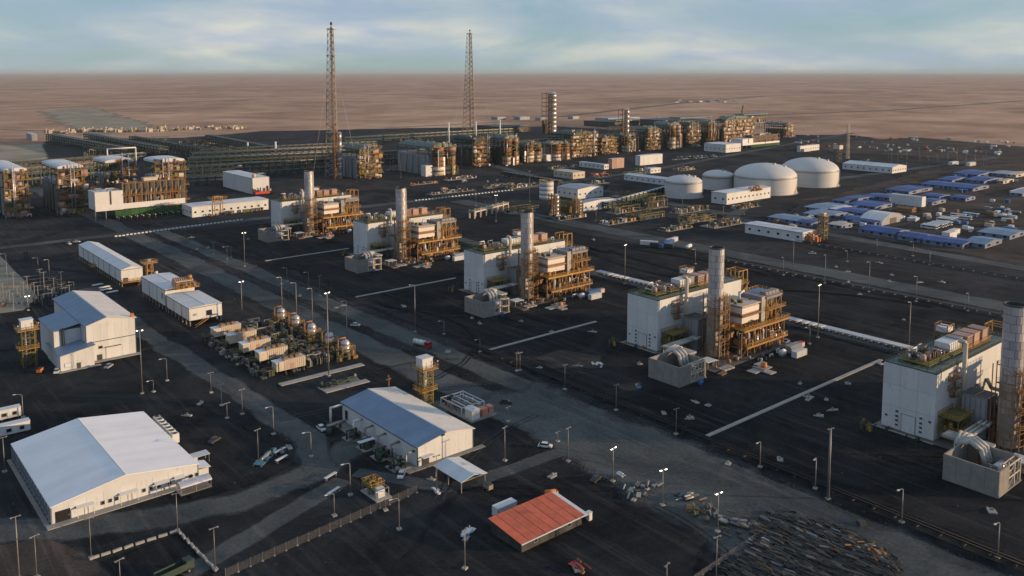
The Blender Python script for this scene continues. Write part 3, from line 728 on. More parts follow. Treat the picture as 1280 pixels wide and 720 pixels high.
bpy.context.view_layer.update()
for q in near_unit.children:            # the nearest unit was built with its stack and pit closer to the hall
    co = [q.matrix_local @ Vector(c) for c in q.bound_box]; y = sum(c.y for c in co)/8; x = sum(c.x for c in co)/8
    if y < -13.5 and x < 22:
        k = (2.0, 4.3) if x < -4 and y < -16 else (.1, 2.5) if x > 8 else (0, 3)
        q.location.x += k[0]; q.location.y += k[1]
# ---------------------------------------------------------------- buildings and plant on the near left side
rb = random.Random(11)
def wall_run(root, x0, y0, x1, y1, z0, z1, n, m='white_cladding', name='wall_panel', t=.15):
    """upright panels side by side from one point to another"""
    dx, dy = (x1-x0)/n, (y1-y0)/n; L = math.hypot(dx, dy); a = math.atan2(dy, dx); src = None
    for i in range(n):
        if src is None: src = MB().box(.02, L-.02, 0, t, z0, z1).build(name, M[m], root)
        o = src if i == 0 else inst(src, root, (0,0,0)); o.location = (x0+dx*i, y0+dy*i, 0); o.rotation_euler = (0,0,a)
def gable_building(name, label, cat, loc, du, dv, eave, ridge, rk=.5, ridge_axis='v', wall='white_cladding', roofs=('pale_roof','pale_roof'), group=None, panels=4.0, over=.5, z0=0, trim='green_trim', roofpanels=True):
    """building at its near corner; ridge runs along v (gable faces the camera's right) or along u"""
    root = thing(name, label, cat, loc, 0, group)
    zb = z0
    # walls as panels
    nu, nv = max(1, round(du/panels)), max(1, round(dv/panels))
    wall_run(root, 0,0, du,0, zb, eave, nu, wall); wall_run(root, 0,dv, 0,0, zb, eave, nv, wall)
    MB().box(du-.15,du,.15,dv-.15,zb,eave).box(.15,du,dv-.15,dv,zb,eave).build('rear_wall', M[wall], root)
    if zb > 0: MB().box(.1,du-.1,.1,dv-.1,zb-.3,zb-.01).build('floor', M['dark_steel'], root)
    rx = du*rk if ridge_axis == 'v' else dv*rk
    wd = du if ridge_axis == 'v' else dv; ln = dv if ridge_axis == 'v' else du
    ax = 'y' if ridge_axis == 'v' else 'x'
    for q0, q1 in ((.02, .14), (ln-.14, ln-.02)):
        MB().prism([(0,eave),(wd,eave),(rx,ridge)], q0, q1, ax).build('gable', M[wall], root)
    # roof sheets on each slope: pieces side by side along the ridge
    n = max(1, round(ln/(panels*.8))) if roofpanels else 1; st = (ln+2*over)/n
    for side, (pa, pb) in enumerate((((-over, eave-over*(ridge-eave)/max(rx,.1)), (rx, ridge)), ((wd+over, eave-over*(ridge-eave)/max(wd-rx,.1)), (rx, ridge)))):
        src = None
        for i in range(n):
            if src is None:
                prof = [(pa[0],pa[1]+.03),(pb[0],pb[1]+.03),(pb[0],pb[1]+.2),(pa[0],pa[1]+.2)]
                src = MB().prism(prof, .015, st-.015, ax).build('roof_sheet', M[roofs[side]], root); o = src
            else: o = inst(src, root, (0,0,0))
            o.location = (0, -over+i*st, 0) if ax == 'y' else (-over+i*st, 0, 0)
    if roofpanels and wd < 60:
        MB().prism([(rx-.35,ridge+.1),(rx,ridge+.32),(rx+.35,ridge+.1),(rx,ridge+.2)], -over, ln+over, ax).build('ridge_cap', M['pale_roof'], root)
    if trim:
        b = MB()
        c = [(0,0),(du,0),(0,dv)]
        for (x,y) in c: b.box(x-.08 if x == 0 else x-.2, x+.2 if x == 0 else x+.08, y-.08 if y == 0 else y-.2, y+.2 if y == 0 else y+.08, zb, eave-.05)
        b.build('corner_trim', M[trim], root)
        MB().prism([(-over-.1,eave-over*(ridge-eave)/max(rx,.1)-.1),(-over+.12,eave-over*(ridge-eave)/max(rx,.1)-.1),(-over+.12,eave-.1),(-over-.1,eave-.1)], -over, ln+over, ax).build('gutter', M[trim], root)
    return root
def windows(root, face, spec, m='glass', fm='grey_paint', du=0):
    """openings on face 'left' (u=0 side) or 'front' (v=0 side): (pos, z, width, height)"""
    for (p, z, w_, h_) in spec:
        if face == 'front':
            f = MB().box(p,p+w_,-.12,-.02,z,z+h_).build('window', M[m], root)
            MB().box(p-.1,p,-.16,-.02,z-.1,z+h_+.1).box(p+w_,p+w_+.1,-.16,-.02,z-.1,z+h_+.1).box(p,p+w_,-.16,-.02,z+h_,z+h_+.1).box(p,p+w_,-.16,-.02,z-.1,z).build('frame', M[fm], f)
        else:
            f = MB().box(-.12,-.02,p,p+w_,z,z+h_).build('window', M[m], root)
            MB().box(-.16,-.02,p-.1,p,z-.1,z+h_+.1).box(-.16,-.02,p+w_,p+w_+.1,z-.1,z+h_+.1).box(-.16,-.02,p,p+w_,z+h_,z+h_+.1).box(-.16,-.02,p,p+w_,z-.1,z).build('frame', M[fm], f)
def door(root, face, p, z, w_, h_, m='dark_steel'):
    if face == 'front': d = MB().box(p,p+w_,-.14,-.02,z,z+h_).build('door', M[m], root); MB().box(p+w_*.85,p+w_*.95,-.22,-.14,z+h_*.45,z+h_*.5).build('handle', M['steel'], d)
    else: d = MB().box(-.14,-.02,p,p+w_,z,z+h_).build('door', M[m], root); MB().box(-.22,-.14,p+w_*.1,p+w_*.2,z+h_*.45,z+h_*.5).build('handle', M['steel'], d)
    return d
def relief(n, x0, x1, y0, y1): pass

# --- the big white tent hall
u0, v0, du, dv = 45.3, 244.6, 39.2, 51.0
EV = 4.9
rk_ = .485
tent = gable_building('tent_hall', 'huge white tent hall with one bluish and one cream roof slope', 'tent hall', (u0,v0), du, dv, EV, 7.9, rk_, 'v', 'white_cladding', ('tent_fabric','tent_fabric'), None, 4.2, .25, trim='galvanised', roofpanels=True)
tent.rotation_euler = (0,0,R(.3))
b = None
for i in range(16):
    y = dv*(i+.5)/16
    if b is None: b = MB().box(-.45,-.02,-.15,.15,0,4.6).build('buttress', M['grey_paint'], tent); b.location = (0,y,0)
    else: inst(b, tent, (0,y,0))
wn = MB(); 
windows(tent, 'left', [(dv*(i+1)/16-.9, 1.4, 1.8, 1.3) for i in range(0, 15)])
door(tent, 'front', 1.0, .1, 3.6, 3.2, 'black')
MB().box(-1.5,du+2,-2.6,-.05,.02,.28).build('walkway', M['pale_concrete'], tent)
MB().box(-1.6,-.4,-.05,dv,.02,.2).build('side_plinth', M['concrete'], tent)
for (p, L) in ((6, 5.5), (17, 6), (26.5, 5), (32, 3.4)):
    MB().prism([(-1.5,2.85),(-.05,3.2),(-.05,3.32),(-1.5,2.97)], p, p+L*.8, 'x').build('door_canopy', M['white_paint'], tent)
    for q in (p+.1, p+L*.8-.2): MB().box(q,q+.12,-1.45,-1.33,.28,2.85).build('canopy_post', M['white_paint'], tent)
    door(tent, 'front', p+L*.4, .28, 1.1, 2.1, 'white_paint')
windows(tent, 'front', [(p, 1.5, .8, .9) for p in (12.4,14.3,16.0,23.3,25.2,27.4,30.4,36.5,38.3)])
for k in range(7):
    a = thing('air_conditioner', 'white air conditioner %s in the row behind the tent hall' % ['nearest','second','third','fourth','fifth','sixth','farthest'][k], 'air conditioner', (u0+du+3.4, v0+dv*(.60+.058*k)), 0, 'air conditioners behind the tent')
    MB().cbox(0,0,.3,2.2,1.9,3.0).build('casing', M['white_paint'], a); MB().cyl((0,0,3.3),(0,0,3.45),.7,n=12).build('fan', M['dark_steel'], a); MB().cbox(0,0,0,1.9,1.6,.3).build('base', M['concrete'], a)
    MB().tube([(-.9,0,1.2),(-1.4,0,1.2),(-1.4,0,2.6)], .2, 6).build('duct', M['galvanised'], a)
e = gp(233, 607)
a = thing('entrance_shelter', 'grey barrel roofed entrance shelter at the right corner of the tent', 'shelter', (u0+du-7.5, v0-4.6))
pr = [(2.0*math.cos(math.pi*i/8)*-1, 2.3+.9*math.sin(math.pi*i/8)) for i in range(9)]
MB().prism(pr+[(p*.96, z-.08) for p, z in pr[::-1]], 0, 9, 'x').build('roof', M['steel'], a)
for x in (.2, 4.4, 8.7):
    for y in (-1.9, 1.9): MB().cbox(x,y,0,.15,.15,2.35).build('post', M['galvanised'], a)
MB().box(0,9,-1.8,1.8,.02,.2).build('floor', M['concrete'], a)
a = thing('lean_to_shed', 'white lean-to shed on the right side of the tent', 'shed', (u0+du+.3, v0+1.5))
MB().box(0,3.2,0,5,0,2.5).build('wall', M['white_cladding'], a); MB().prism([(-.02,3.2),(3.8,2.5),(3.8,2.62),(-.02,3.32)], -.3, 5.3, 'y').build('roof', M['pale_roof'], a)
a = thing('lean_to_shed', 'white flat topped shed halfway up the right side of the tent', 'shed', (u0+du+.3, v0+10))
MB().box(0,3,0,3,0,2.6).build('wall', M['white_cladding'], a); MB().box(-.02,6.8,-.3,3.3,2.61,2.75).build('roof', M['pale_roof'], a)
for y in (0,3): MB().cbox(6.5,y,0,.14,.14,2.6).build('post', M['galvanised'], a)

# --- workshop with its lean-to wings
uh, vh = gp(171, 441); uw = bis(lambda t: proj(t, vh, 0)[0]-109, uh-60, uh)
hv_ = bis(lambda t: proj(uh, vh, t)[1]-397, 0, 30); hl = bis(lambda t: proj(uw, vh+t, hv_)[0]-67, 0, 90)
duh = uh-uw
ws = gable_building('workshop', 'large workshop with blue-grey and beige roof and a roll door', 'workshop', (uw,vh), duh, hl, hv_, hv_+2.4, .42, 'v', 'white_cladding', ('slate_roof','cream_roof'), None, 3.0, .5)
MB().box(.1,duh-.1,-.2,-.02,hv_*.52,hv_*.52+.25).build('wall_band', M['green_trim'], ws)
rd = MB().box(duh*.38,duh*.66,-.2,-.03,.1,5.0).build('roll_door', M['white_paint'], ws)
b = MB(); [b.box(duh*.38,duh*.66,-.24,-.2,.4+k*.5,.45+k*.5) for k in range(9)]; b.build('slat', M['pale_roof'], rd)
MB().box(duh*.36,duh*.68,-.9,-.03,5.1,5.25).build('door_canopy', M['green_trim'], ws)
door(ws, 'front', duh*.2, .1, 2.0, 2.4); windows(ws, 'front', [(duh*.24, 5.0, 1.4, 1.0)])
MB().box(-2,duh+1,-3,-.05,.02,.2).build('apron', M['pale_concrete'], ws)
MB().cbox(duh-1, .8, hv_+.3, 1.2,1.2,1.6).build('roof_vent', M['orange_paint'], ws)
# left wing: shed roof leaning off the hall
a = thing('workshop_wing', 'low wing with blue-grey lean-to roof on the left of the workshop', 'building', (uw-10.5, vh+7.5))
MB().box(0,10.4,0,hl*.45,0,hv_-2.2).build('wall', M['white_cladding'], a)
MB().prism([(-.6,hv_-2.2),(10.4,hv_-.25),(10.4,hv_-.05),(-.6,hv_-2.0)], -.5, hl*.45+.5, 'y').build('roof', M['slate_roof'], a)
MB().box(-.1,.1,-.1,.1,0,hv_-2.2).build('corner_trim', M['green_trim'], a); door(a, 'front', 1.5, .1, 2.4, 3.6); windows(a, 'front', [(5.5, 2.6, 3.4, 1.1)])
MB().cyl((3.4,-.5,2),(3.4,-.5,hv_-1.2),.55,n=10).build('flue', M['green_steel'], a, True)
# annex in front
ua, va, dua, dva, ha = corner(76, 465, 60, 118.5, 446)
an = thing('workshop_annex', 'small annex with sloping blue-grey roof in front of the workshop', 'building', (ua, va))
wall_run(an, 0,0, dua,0, 0, ha, 4); wall_run(an, 0,dva, 0,0, 0, ha, 3); MB().box(.15,dua,.15,dva-.1,0,ha-.05).build('core', M['white_cladding'], an)
MB().prism([(-.5,ha),(dua+.5,ha+2.2),(dua+.5,ha+2.4),(-.5,ha+.2)], -.5, dva+.6, 'y').build('roof', M['slate_roof'], an)
MB().prism([(0,ha),(dua,ha),(dua,ha+2.1)], .02, .16, 'y').build('gable', M['white_cladding'], an)
windows(an, 'front', [(1.6,1.4,2.4,1.6)], 'pale_roof'); door(an, 'front', 6, .1, 1.5, 2.3)
MB().box(-1,dua+2,-2,-.05,.02,.2).build('apron', M['pale_concrete'], an)
# --- towers: yellow frame with a white cabin on top
def tower(label, loc, hgt, wd=5.0, pw=8.5, lean=1):
    root = thing('elevated_tower', label, 'tower', loc, 0, 'yellow towers with white cabins')
    s = wd/2
    frame_parts(root, [-s, s], [-s, s], 0, hgt, [hgt*k/5 for k in range(1,6)], M['olive_steel'], .4, True)
    deck(root, -pw/2, pw/2, -pw/2, pw/2, hgt, M['yellow_steel'])
    deck(root, -s-1.6, s+1.6, -s-1, s+1, hgt*.5, M['yellow_steel'])
    cb = MB().cbox(0,.4,hgt+.25,4.4,4.0,3.6).build('cabin', M['white_paint'], root)
    MB().cbox(0,.4,hgt+3.85,4.8,4.4,.2).build('cabin_roof', M['pale_roof'], cb)
    MB().cbox(0,-1.66,hgt+.3,1,.1,2).build('cabin_door', M['pale_roof'], cb)
    src = None
    for dx in (-.8,.8):
        for dy in (-.8,.8):
            if src is None: src = MB().cyl((0,0,.2),(0,0,hgt-.1),.42,n=8).build('riser_pipe', M['galvanised'], root, True); src.location = (dx,dy,0)
            else: inst(src, root, (dx,dy,0))
    b = MB(); [b.box(s+.3,s+1.0,-.3,-.2,.4+i*.45,.5+i*.45) for i in range(int(hgt/.45))]; b.box(s+.25,s+.33,-.32,-.18,0,hgt+1.2).box(s+.97,s+1.05,-.32,-.18,0,hgt+1.2).build('ladder', M['yellow_steel'], root)
    for (dx,dy) in ((pw/2-.3,-pw/2+.3),(-pw/2+.3,-pw/2+.3)): 
        f = MB().cyl((dx,dy,hgt+.2),(dx,dy,hgt+2.6),.08,n=5).build('lamp_pole', M['galvanised'], root); MB().cbox(dx,dy,hgt+2.6,.5,.4,.25).build('lamp', M['white_paint'], f)
    return root
t1 = gp(36, 457); h1 = bis(lambda t: proj(*t1, t)[1]-411, 0, 40)
tower('yellow tower with white cabin standing left of the workshop', t1, h1, 4.6, 8)
t2 = gp(532, 512); h2 = bis(lambda t: proj(*t2, t)[1]-460, 0, 40)
tower('yellow tower with white cabin rising behind the blue-roofed pump hall', t2, h2, 3.8, 7)

# --- long raised equipment buildings
def raised(name, label, loc, du, dv, z0, z1, zr, cols, roofm='white_paint'):
    r = gable_building(name, label, 'building', loc, du, dv, z1, zr, .5, 'v', 'white_paint', (roofm, roofm), None, 4.0, .15, z0, None)
    src = None; n = max(2, round(dv/5))
    for x in (.5, du-.5):
        for i in range(n+1):
            y = .5+(dv-1)*i/n
            if src is None: src = MB().cbox(0,0,0,.5,.5,z0-.3).build('stilt', M['concrete'], r); src.location = (x,y,0)
            else: inst(src, r, (x,y,0))
    b = MB(); [b.box(-.14,0,dv*k/cols-.06,dv*k/cols+.06,z0,z1) for k in range(cols+1)]; b.build('seam_trim', M['dark_steel'], r)
    MB().box(-.05,du+.05,-.16,-.02,z1-.25,z1-.05).box(-.16,-.02,-.05,dv,z1-.25,z1-.05).build('eave_trim', M['dark_steel'], r)
    return r
ua, va, dua, dva, ha = corner(152, 359, 99, 179, 338)
A_ = raised('raised_building', 'long white gabled building on stilts, farthest left', (ua,va), dua, dva, 2.8, ha, ha+1.6, 8)
deck(A_, .0, dua+1.2, -3.2, -.2, 2.6, M['yellow_steel']); door(A_, 'front', 1.0, 2.8, 2.6, 2.2, 'dark_steel')
b = MB(); [b.box(dua-1-.5*k, dua-.5-.5*k, -4.6,-3.4, 2.3-.3*k,2.4-.3*k) for k in range(8)]; b.bar((dua,-3.4,3.4),(dua-4,-3.4,1),.1).build('stair', M['yellow_steel'], A_)
deck(A_, -2.4,-.2, dva*.55, dva*.62, 2.6, M['yellow_steel'])
cr = thing('mobile_hoist', 'yellow hoist frame between the two raised white buildings', 'hoist', gp(187, 346))
frame_parts(cr, [-1.6,1.6], [-1.6,1.6], 0, 9.5, [4,8.4], M['yellow_steel'], .4, True)
deck(cr, -4,4,-3.4,3.4, 8.5, M['yellow_steel']); MB().cbox(0,0,8.7,2,2,2).build('motor_box', M['galvanised'], cr)
for z in (0,): MB().cyl((3.2,-2,.0),(3.2,-2,3.2),1.0,n=10).build('vessel', M['white_paint'], cr, True)
ub, vb, dub, dvb, hb = corner(237, 409, 178, 278, 386)
mid = dvb*.44
B_ = raised('raised_building', 'flat white building on stilts with a small dark window, nearer one', (ub,vb), dub, mid, 3.0, hb, hb+.35, 3)
windows(B_, 'front', [(dub*.52, 4.2, 2.6, 2.4)]); windows(B_, 'front', [(2, 5.1, 1.3, .9)], 'steel')
b = MB(); b.bar((dub*.1,-2.8,.1),(dub*.55,-1.2,3),.25).bar((dub*.1,-2.8,1.1),(dub*.55,-1.2,4),.12).build('stair', M['yellow_steel'], B_)
C_ = raised('raised_building', 'white building on stilts with finned exhaust silencer on its roof', (ub,vb+mid+2.5), dub*.94, dvb-mid-2.5, 3.0, hb+2.2, hb+2.6, 3)
windows(C_, 'left', [(3, 6, 2.2, 3)], 'grey_paint')
src = None; y0_ = 1.5
sil = thing('roof_silencer', 'curved finned tan silencer on the farther stilted building roof', 'silencer', (ub+dub*.34, vb+mid+1.2, hb+2.0))
pr = [(-3.6*math.cos(math.pi*i/12), .6+4.4*math.sin(math.pi*i/12)) for i in range(13)]
for k in range(9):
    if src is None: src = MB().prism(pr, 0, .5, 'x').build('fin', M['pink_box'], sil); src.location = (0,4,0)
    else: inst(src, sil, (k*1.05,4,0))
MB().box(.1,8.9,.8,7.2,.3,3.6).build('casing', M['beige'], sil)
deck(sil, -1.5,11,-2.5,.2, .3, M['yellow_steel']); 
frame_parts(sil, [0,3,6,9], [-2.2,-.2], .5, 3.4, [3.4], M['rust_steel'], .3, False)
clutter(sil, 0, 10, -2, 0, .5, 2.4, 8, rb, ['rust_steel','yellow_steel','pink_box'])
MB().cyl((7.5,2,4.4),(7.5,2,5.8),1.1,n=10).build('cowl', M['yellow_steel'], sil, True)
for i in range(4):
    p = gp(123+i*5+3*(i%2), 357+3*i)
    a = thing('pipe_pallet', ['near','second','third','farthest'][3-i]+' pallet of pale pipes lying beside the farthest raised building', 'pallet', p, R(10), 'pallets by the raised building')
    for k in range(3): MB().cyl((-3,k*.7,.5),(3,k*.7,.5),.28,n=6).build('pipe', M['pale_roof'], a, True)
    MB().box(-2,-1.6,-.4,1.8,0,.22).box(1.6,2,-.4,1.8,0,.22).build('bearer', M['wood'], a)

# --- generator yard: five beige enclosures and five vessels
def enclosure():
    r = thing('generator_enclosure', '', 'generator')
    L, W_ = 12.5, 4.4
    MB().box(0,3.4,0,W_,1.2,4.7).build('end_module', M['beige'], r); MB().box(3.5,L,.0,W_,1.2,5.1).build('casing', M['beige'], r)
    MB().box(-.4,3.5,-.15,W_+.15,4.7,4.95).build('end_roof', M['pale_roof'], r); MB().box(3.45,L+.1,-.12,W_+.12,5.1,5.3).build('roof', M['beige'], r)
    b = MB(); [b.box(3.5+.9*k,3.58+.9*k,-.08,0,1.3,5.0) for k in range(10)]; b.build('rib', M['pink_box'], r)
    MB().box(6,7.6,-.1,-.02,1.4,3.6).build('side_door', M['pink_box'], r)
    for x in (4.5, 7.2, 9.6): MB().cbox(x,2.2,5.3,1.6,2.0,.9).build('roof_vent', M['rust_steel'], r)
    MB().cyl((8.4,1.0,5.4),(8.4,1.0,6.8),.3,n=8).build('exhaust', M['dark_steel'], r, True)
    for x in (.5, 4, 8, 12):
        for y in (.5, W_-.5): MB().cbox(x,y,0,.5,.5,1.2).build('leg', M['dark_steel'], r)
    frame_parts(r, [-4.2,-1.0], [.2,W_-.2], 0, 2.6, [2.5], M['olive_steel'], .28, False)
    for k in range(3): MB().cyl((-3.8,.7+1.4*k,1.6),(-.6,.7+1.4*k,1.6),.5,n=8).build('cooler_tube', M['dark_steel'], r, True)
    clutter(r, -4.5, -.6, 0, W_, .02, 3.0, 9, rb, ['dark_steel','olive_steel','dark_steel','dark_steel'])
    clutter(r, 3, 11, -1.6, -.4, .02, 1.5, 6, rb, ['dark_steel','dark_steel','grey_pipe'])
    clutter(r, L+.6, L+7, .4, 4, .02, 3.2, 12, rb, ['dark_steel','galvanised','olive_steel','rust_steel','green_steel'])
    return r
enc = enclosure()
ebase = [(268,425),(287,433.5),(304,444.5),(324.5,455.5),(346,469)]
for i, q in enumerate(ebase):
    p = gp(*q); lab = 'beige generator enclosure, %s in the row of five' % ['farthest','second farthest','middle one','second nearest','nearest'][i]
    if i == 0: enc['label'] = lab; enc['group'] = 'generator enclosures'; enc.location = (*p, 0)
    else: copy_tree(enc, None, lab, p, 0, 'generator enclosures')
def vessel_skid():
    r = thing('round_vessel', '', 'vessel')
    MB().cyl((0,0,1.0),(0,0,5.8),1.9,n=14).build('shell', M['steel'], r, True); MB().ball((0,0,5.8),1.9,14,5,.9,True).build('domed_top', M['steel'], r, True)
    MB().cyl((0,0,5.6),(0,0,5.9),2.1,n=14).build('flange', M['rust_steel'], r)
    for a_ in range(4): MB().cbox(1.5*math.cos(a_*1.57+.78),1.5*math.sin(a_*1.57+.78),0,.4,.4,1.0).build('leg', M['dark_steel'], r)
    deck(r, -3,3,-3,3,3.6, M['olive_steel'], M['yellow_steel'])
    frame_parts(r, [-3,3], [-3,3], 0, 3.6, [], M['olive_steel'], .25, False)
    MB().tube([(0,0,6.6),(0,0,8.4),(-3.5,0,8.4),(-3.5,0,.3)], .35, 8).build('pipe', M['rust_steel'], r, True)
    clutter(r, -4.5,4,-3.5,3.5,.02,3,12,rb,['rust_steel','olive_steel','dark_steel','green_steel','yellow_steel'])
    return r
vsk = vessel_skid()
for i, q in enumerate([(352,404),(370,413),(390,424),(412,436),(432,446)]):
    p = gp(*q); lab = 'domed tan vessel in its yellow railing, %s in the generator yard' % ['farthest','second farthest','middle one','second nearest','nearest'][i]
    if i == 0: vsk['label'] = lab; vsk['group'] = 'domed vessels'; vsk.location = (*p, 0)
    else: copy_tree(vsk, None, lab, p, 0, 'domed vessels')
a = thing('generator_pipework', 'dense dark pipework between the generator enclosures and the domed vessels', 'pipework', (150,312))
FAR['on'] = True
for k in range(14): clutter(a, 3, 14, k*5, k*5+5, .02, 4.2, 12, rb, ['dark_steel','olive_steel','green_steel','rust_steel','galvanised','beige_dull'])
for k in range(14): clutter(a, 14, 27, k*5-2, k*5+4, .02, 3.4, 8, rb, ['dark_steel','olive_steel','rust_steel','pink_box','beige_dull'])
for k in range(12): clutter(a, -17, -13, k*5, k*5+5, .02, 2.2, 6, rb, ['dark_steel','dark_steel','beige_dull'])
FAR['on'] = False
p = gp(352, 483); q = gp(456, 457)
MB().box(p[0],q[0],p[1],p[1]+3.2,.05,.3).build('concrete_apron', M['pale_concrete'])['kind'] = 'structure'
sk = thing('pipe_skid', 'flat pipe skid on a pale pad in front of the generator yard', 'pipe skid', gp(408, 492))
q = gp(465, 479); ln = q[0]-sk.location[0]
MB().box(0,ln,0,3.2,.05,.4).build('pad', M['pale_concrete'], sk); MB().box(0,ln*.9,4,7.5,.02,.25).build('pad', M['concrete'], sk)
for k in range(3): MB().cyl((1,4.5+k,1.2),(ln*.85,4.5+k,1.2),.3,n=8).build('pipe', M['green_steel'], sk, True)
clutter(sk, 1, ln*.85, 4, 7, .3, 2.4, 12, rb, ['green_steel','galvanised','dark_steel'])

# --- pump hall with the blue and cream roof
us, vs_, dus, dvs, hs = corner(522, 584.5, 428, 591.5, 559)
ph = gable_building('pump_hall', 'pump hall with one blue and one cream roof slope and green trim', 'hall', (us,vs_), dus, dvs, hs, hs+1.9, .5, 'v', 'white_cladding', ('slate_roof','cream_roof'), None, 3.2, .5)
MB().box(-1.5,dus+3.5,-2,-.05,.02,.25).build('apron', M['concrete'], ph); MB().box(-4.5,-.05,-1.9,dvs,.02,.2).build('side_apron', M['concrete'], ph)
door(ph, 'front', 1.6, .2, 2.6, 2.4, 'dark_steel'); MB().box(1.0,5.2,-1.8,-.05,3.0,3.2).build('porch_roof', M['pale_roof'], ph)
windows(ph, 'front', [(dus*.42, hs+1.0, 1.1, .6)]); windows(ph, 'left', [(dvs-4, 1.2, 1.8, 3.2)])
for y in (1.5, 10, 18, 26, 33):
    MB().tube([(-3.2,y,.2),(-3.2,y,4.8),(-.1,y,4.8)], .38, 8).build('inlet_pipe', M['white_paint'] if y > 30 else M['galvanised'], ph, True)
for i, y in enumerate((3, 12, 21, 30)):
    sk = thing('pump_skid', 'green pump skid, %s along the left wall of the pump hall' % ['nearest','second','third','farthest'][i], 'pump skid', (us-4.2, vs_+y), 0, 'pump skids')
    MB().box(-3.4,2.4,-2,3.4,.2,.45).build('pad', M['concrete'], sk)
    MB().cyl((-2.4,0,1.6),(1.6,0,1.6),.7,n=10).build('pump', M['green_steel'], sk, True); MB().cyl((-1,2.2,1.4),(1.4,2.2,1.4),.6,n=10).build('motor', M['green_steel'], sk, True)
    MB().tube([(-2.8,1,.4),(-2.8,1,3.2),(1,1,3.2)], .3, 8).build('pipe', M['green_steel'], sk, True); 
    if i == 2: MB().box(-4.2,1.6,-.9,.9,3.0,3.2).build('roof', M['pale_roof'], sk)
    clutter(sk, -3.2,2,-1.8,3.2,.45,2.6,8,rb,['green_steel','green_steel','galvanised','dark_steel'])
# white pipe loop at the back left corner
a = thing('pipe_loop', 'white pipe loop at the far left end of the pump hall', 'pipe', (us-5, vs_+dvs-1))
MB().tube([(0,0,.1),(0,0,6.0),(4.7,0,6.0)], .4, 8).build('pipe', M['white_paint'], a, True); MB().tube([(-4,-5,2.2),(3,-5,2.2)], .55, 8).build('header_pipe', M['galvanised'], a, True)
clutter(a, -4.5,2,-7,-2,.02,2.4,9,rb,['green_steel','dark_steel','green_steel'])
a = thing('vent_mast', 'small rusty mast behind the far gable of the pump hall', 'mast', gp(486, 487))
MB().cyl((0,0,0),(0,0,5.6),.25,n=8).build('pole', M['rust_steel'], a); MB().box(-1.2,1.2,-.12,.12,4.0,4.25).box(-.12,.12,-1,1,4.9,5.1).build('cross_arm', M['rust_steel'], a)
# canopy on posts
uc, vc, duc, dvc, hc = corner(577, 617, 544, 607, 603)
cn = thing('carport_canopy', 'open canopy with pale ridged roof in front of the pump hall', 'canopy', (uc,vc))
for sd_, (pa, pb) in enumerate((((-.4,hc),(duc/2,hc+1.0)), ((duc+.4,hc),(duc/2,hc+1.0)))):
    n = 4; st = (dvc+.8)/n
    for i in range(n): MB().prism([(pa[0],pa[1]),(pb[0],pb[1]),(pb[0],pb[1]+.15),(pa[0],pa[1]+.15)], -.4+i*st+.01, -.4+(i+1)*st-.01, 'y').build('roof_sheet', M['pale_roof'], cn)
for x in (.1, duc-.1):
    for i in range(3): MB().cbox(x,.2+(dvc-.4)*i/2,0,.22,.22,hc).build('post', M['galvanised'], cn)
MB().box(.1,duc-.1,.1,.3,hc-.3,hc-.02).box(.1,duc-.1,dvc-.3,dvc-.1,hc-.3,hc-.02).build('beam', M['galvanised'], cn)
# skid of looping pipes behind the hall
a = thing('manifold_skid', 'skid of looping pipes and pink cabinets behind the pump hall', 'pipe skid', gp(590, 527))
L0 = 10.5; W0 = 19
MB().box(-1,L0,-1,W0,.02,.4).build('pad', M['concrete'], a)
frame_parts(a, [0,5,L0-.5], [6,W0-.5], .4, 3.2, [3.1], M['white_paint'], .3, False, ('frame_post','frame_beam'))
for k in range(6): MB().tube([(1+k*1.5,7,.4),(1+k*1.5,7,2.6),(1+k*1.5,15,2.6),(1+k*1.5,15,.4)], .3, 8).build('pipe', M['white_paint' if k%2 else 'galvanised'], a, True)
MB().box(0,3.5,0,4,.4,3.6).build('white_cabin', M['white_cladding'], a); MB().prism([(-.3,3.6),(3.8,3.6),(1.7,4.2)], -.3, 4.3, 'y').build('cabin_roof', M['white_paint'], a)
MB().box(4.6,7.2,0,3,.4,3).build('pink_cabinet', M['salmon'], a); MB().box(8,10,.5,3,.4,3).build('pink_cabinet', M['salmon'], a)
clutter(a, .5, L0-1, 5, W0-1, .4, 3, 26, rb, ['green_steel','dark_steel','rust_steel','white_paint','galvanised'])
# yellow-green valve skid
a = thing('valve_skid', 'small skid with yellow-green pipework beside the pump hall yard', 'valve skid', gp(476, 622))
MB().box(-2.5,2.5,-2,7,.02,.35).build('pad', M['pale_concrete'], a); frame_parts(a, [-2,2], [-1,3,6.5], .35, 3, [3], M['galvanised'], .2, False)
MB().box(-1.2,1.0,-.6,1.2,.35,2.9).build('cabinet', M['white_paint'], a); deck(a,-2.4,2.4,1.5,6.8,2.2,M['olive_steel'],M['yellow_steel'])
clutter(a,-2,2,2,6.5,2.4,1.8,10,rb,['yellow_steel','olive_steel','yellow_steel']); clutter(a,-2,2,2,6.5,.35,1.7,6,rb,['yellow_steel','galvanised'])

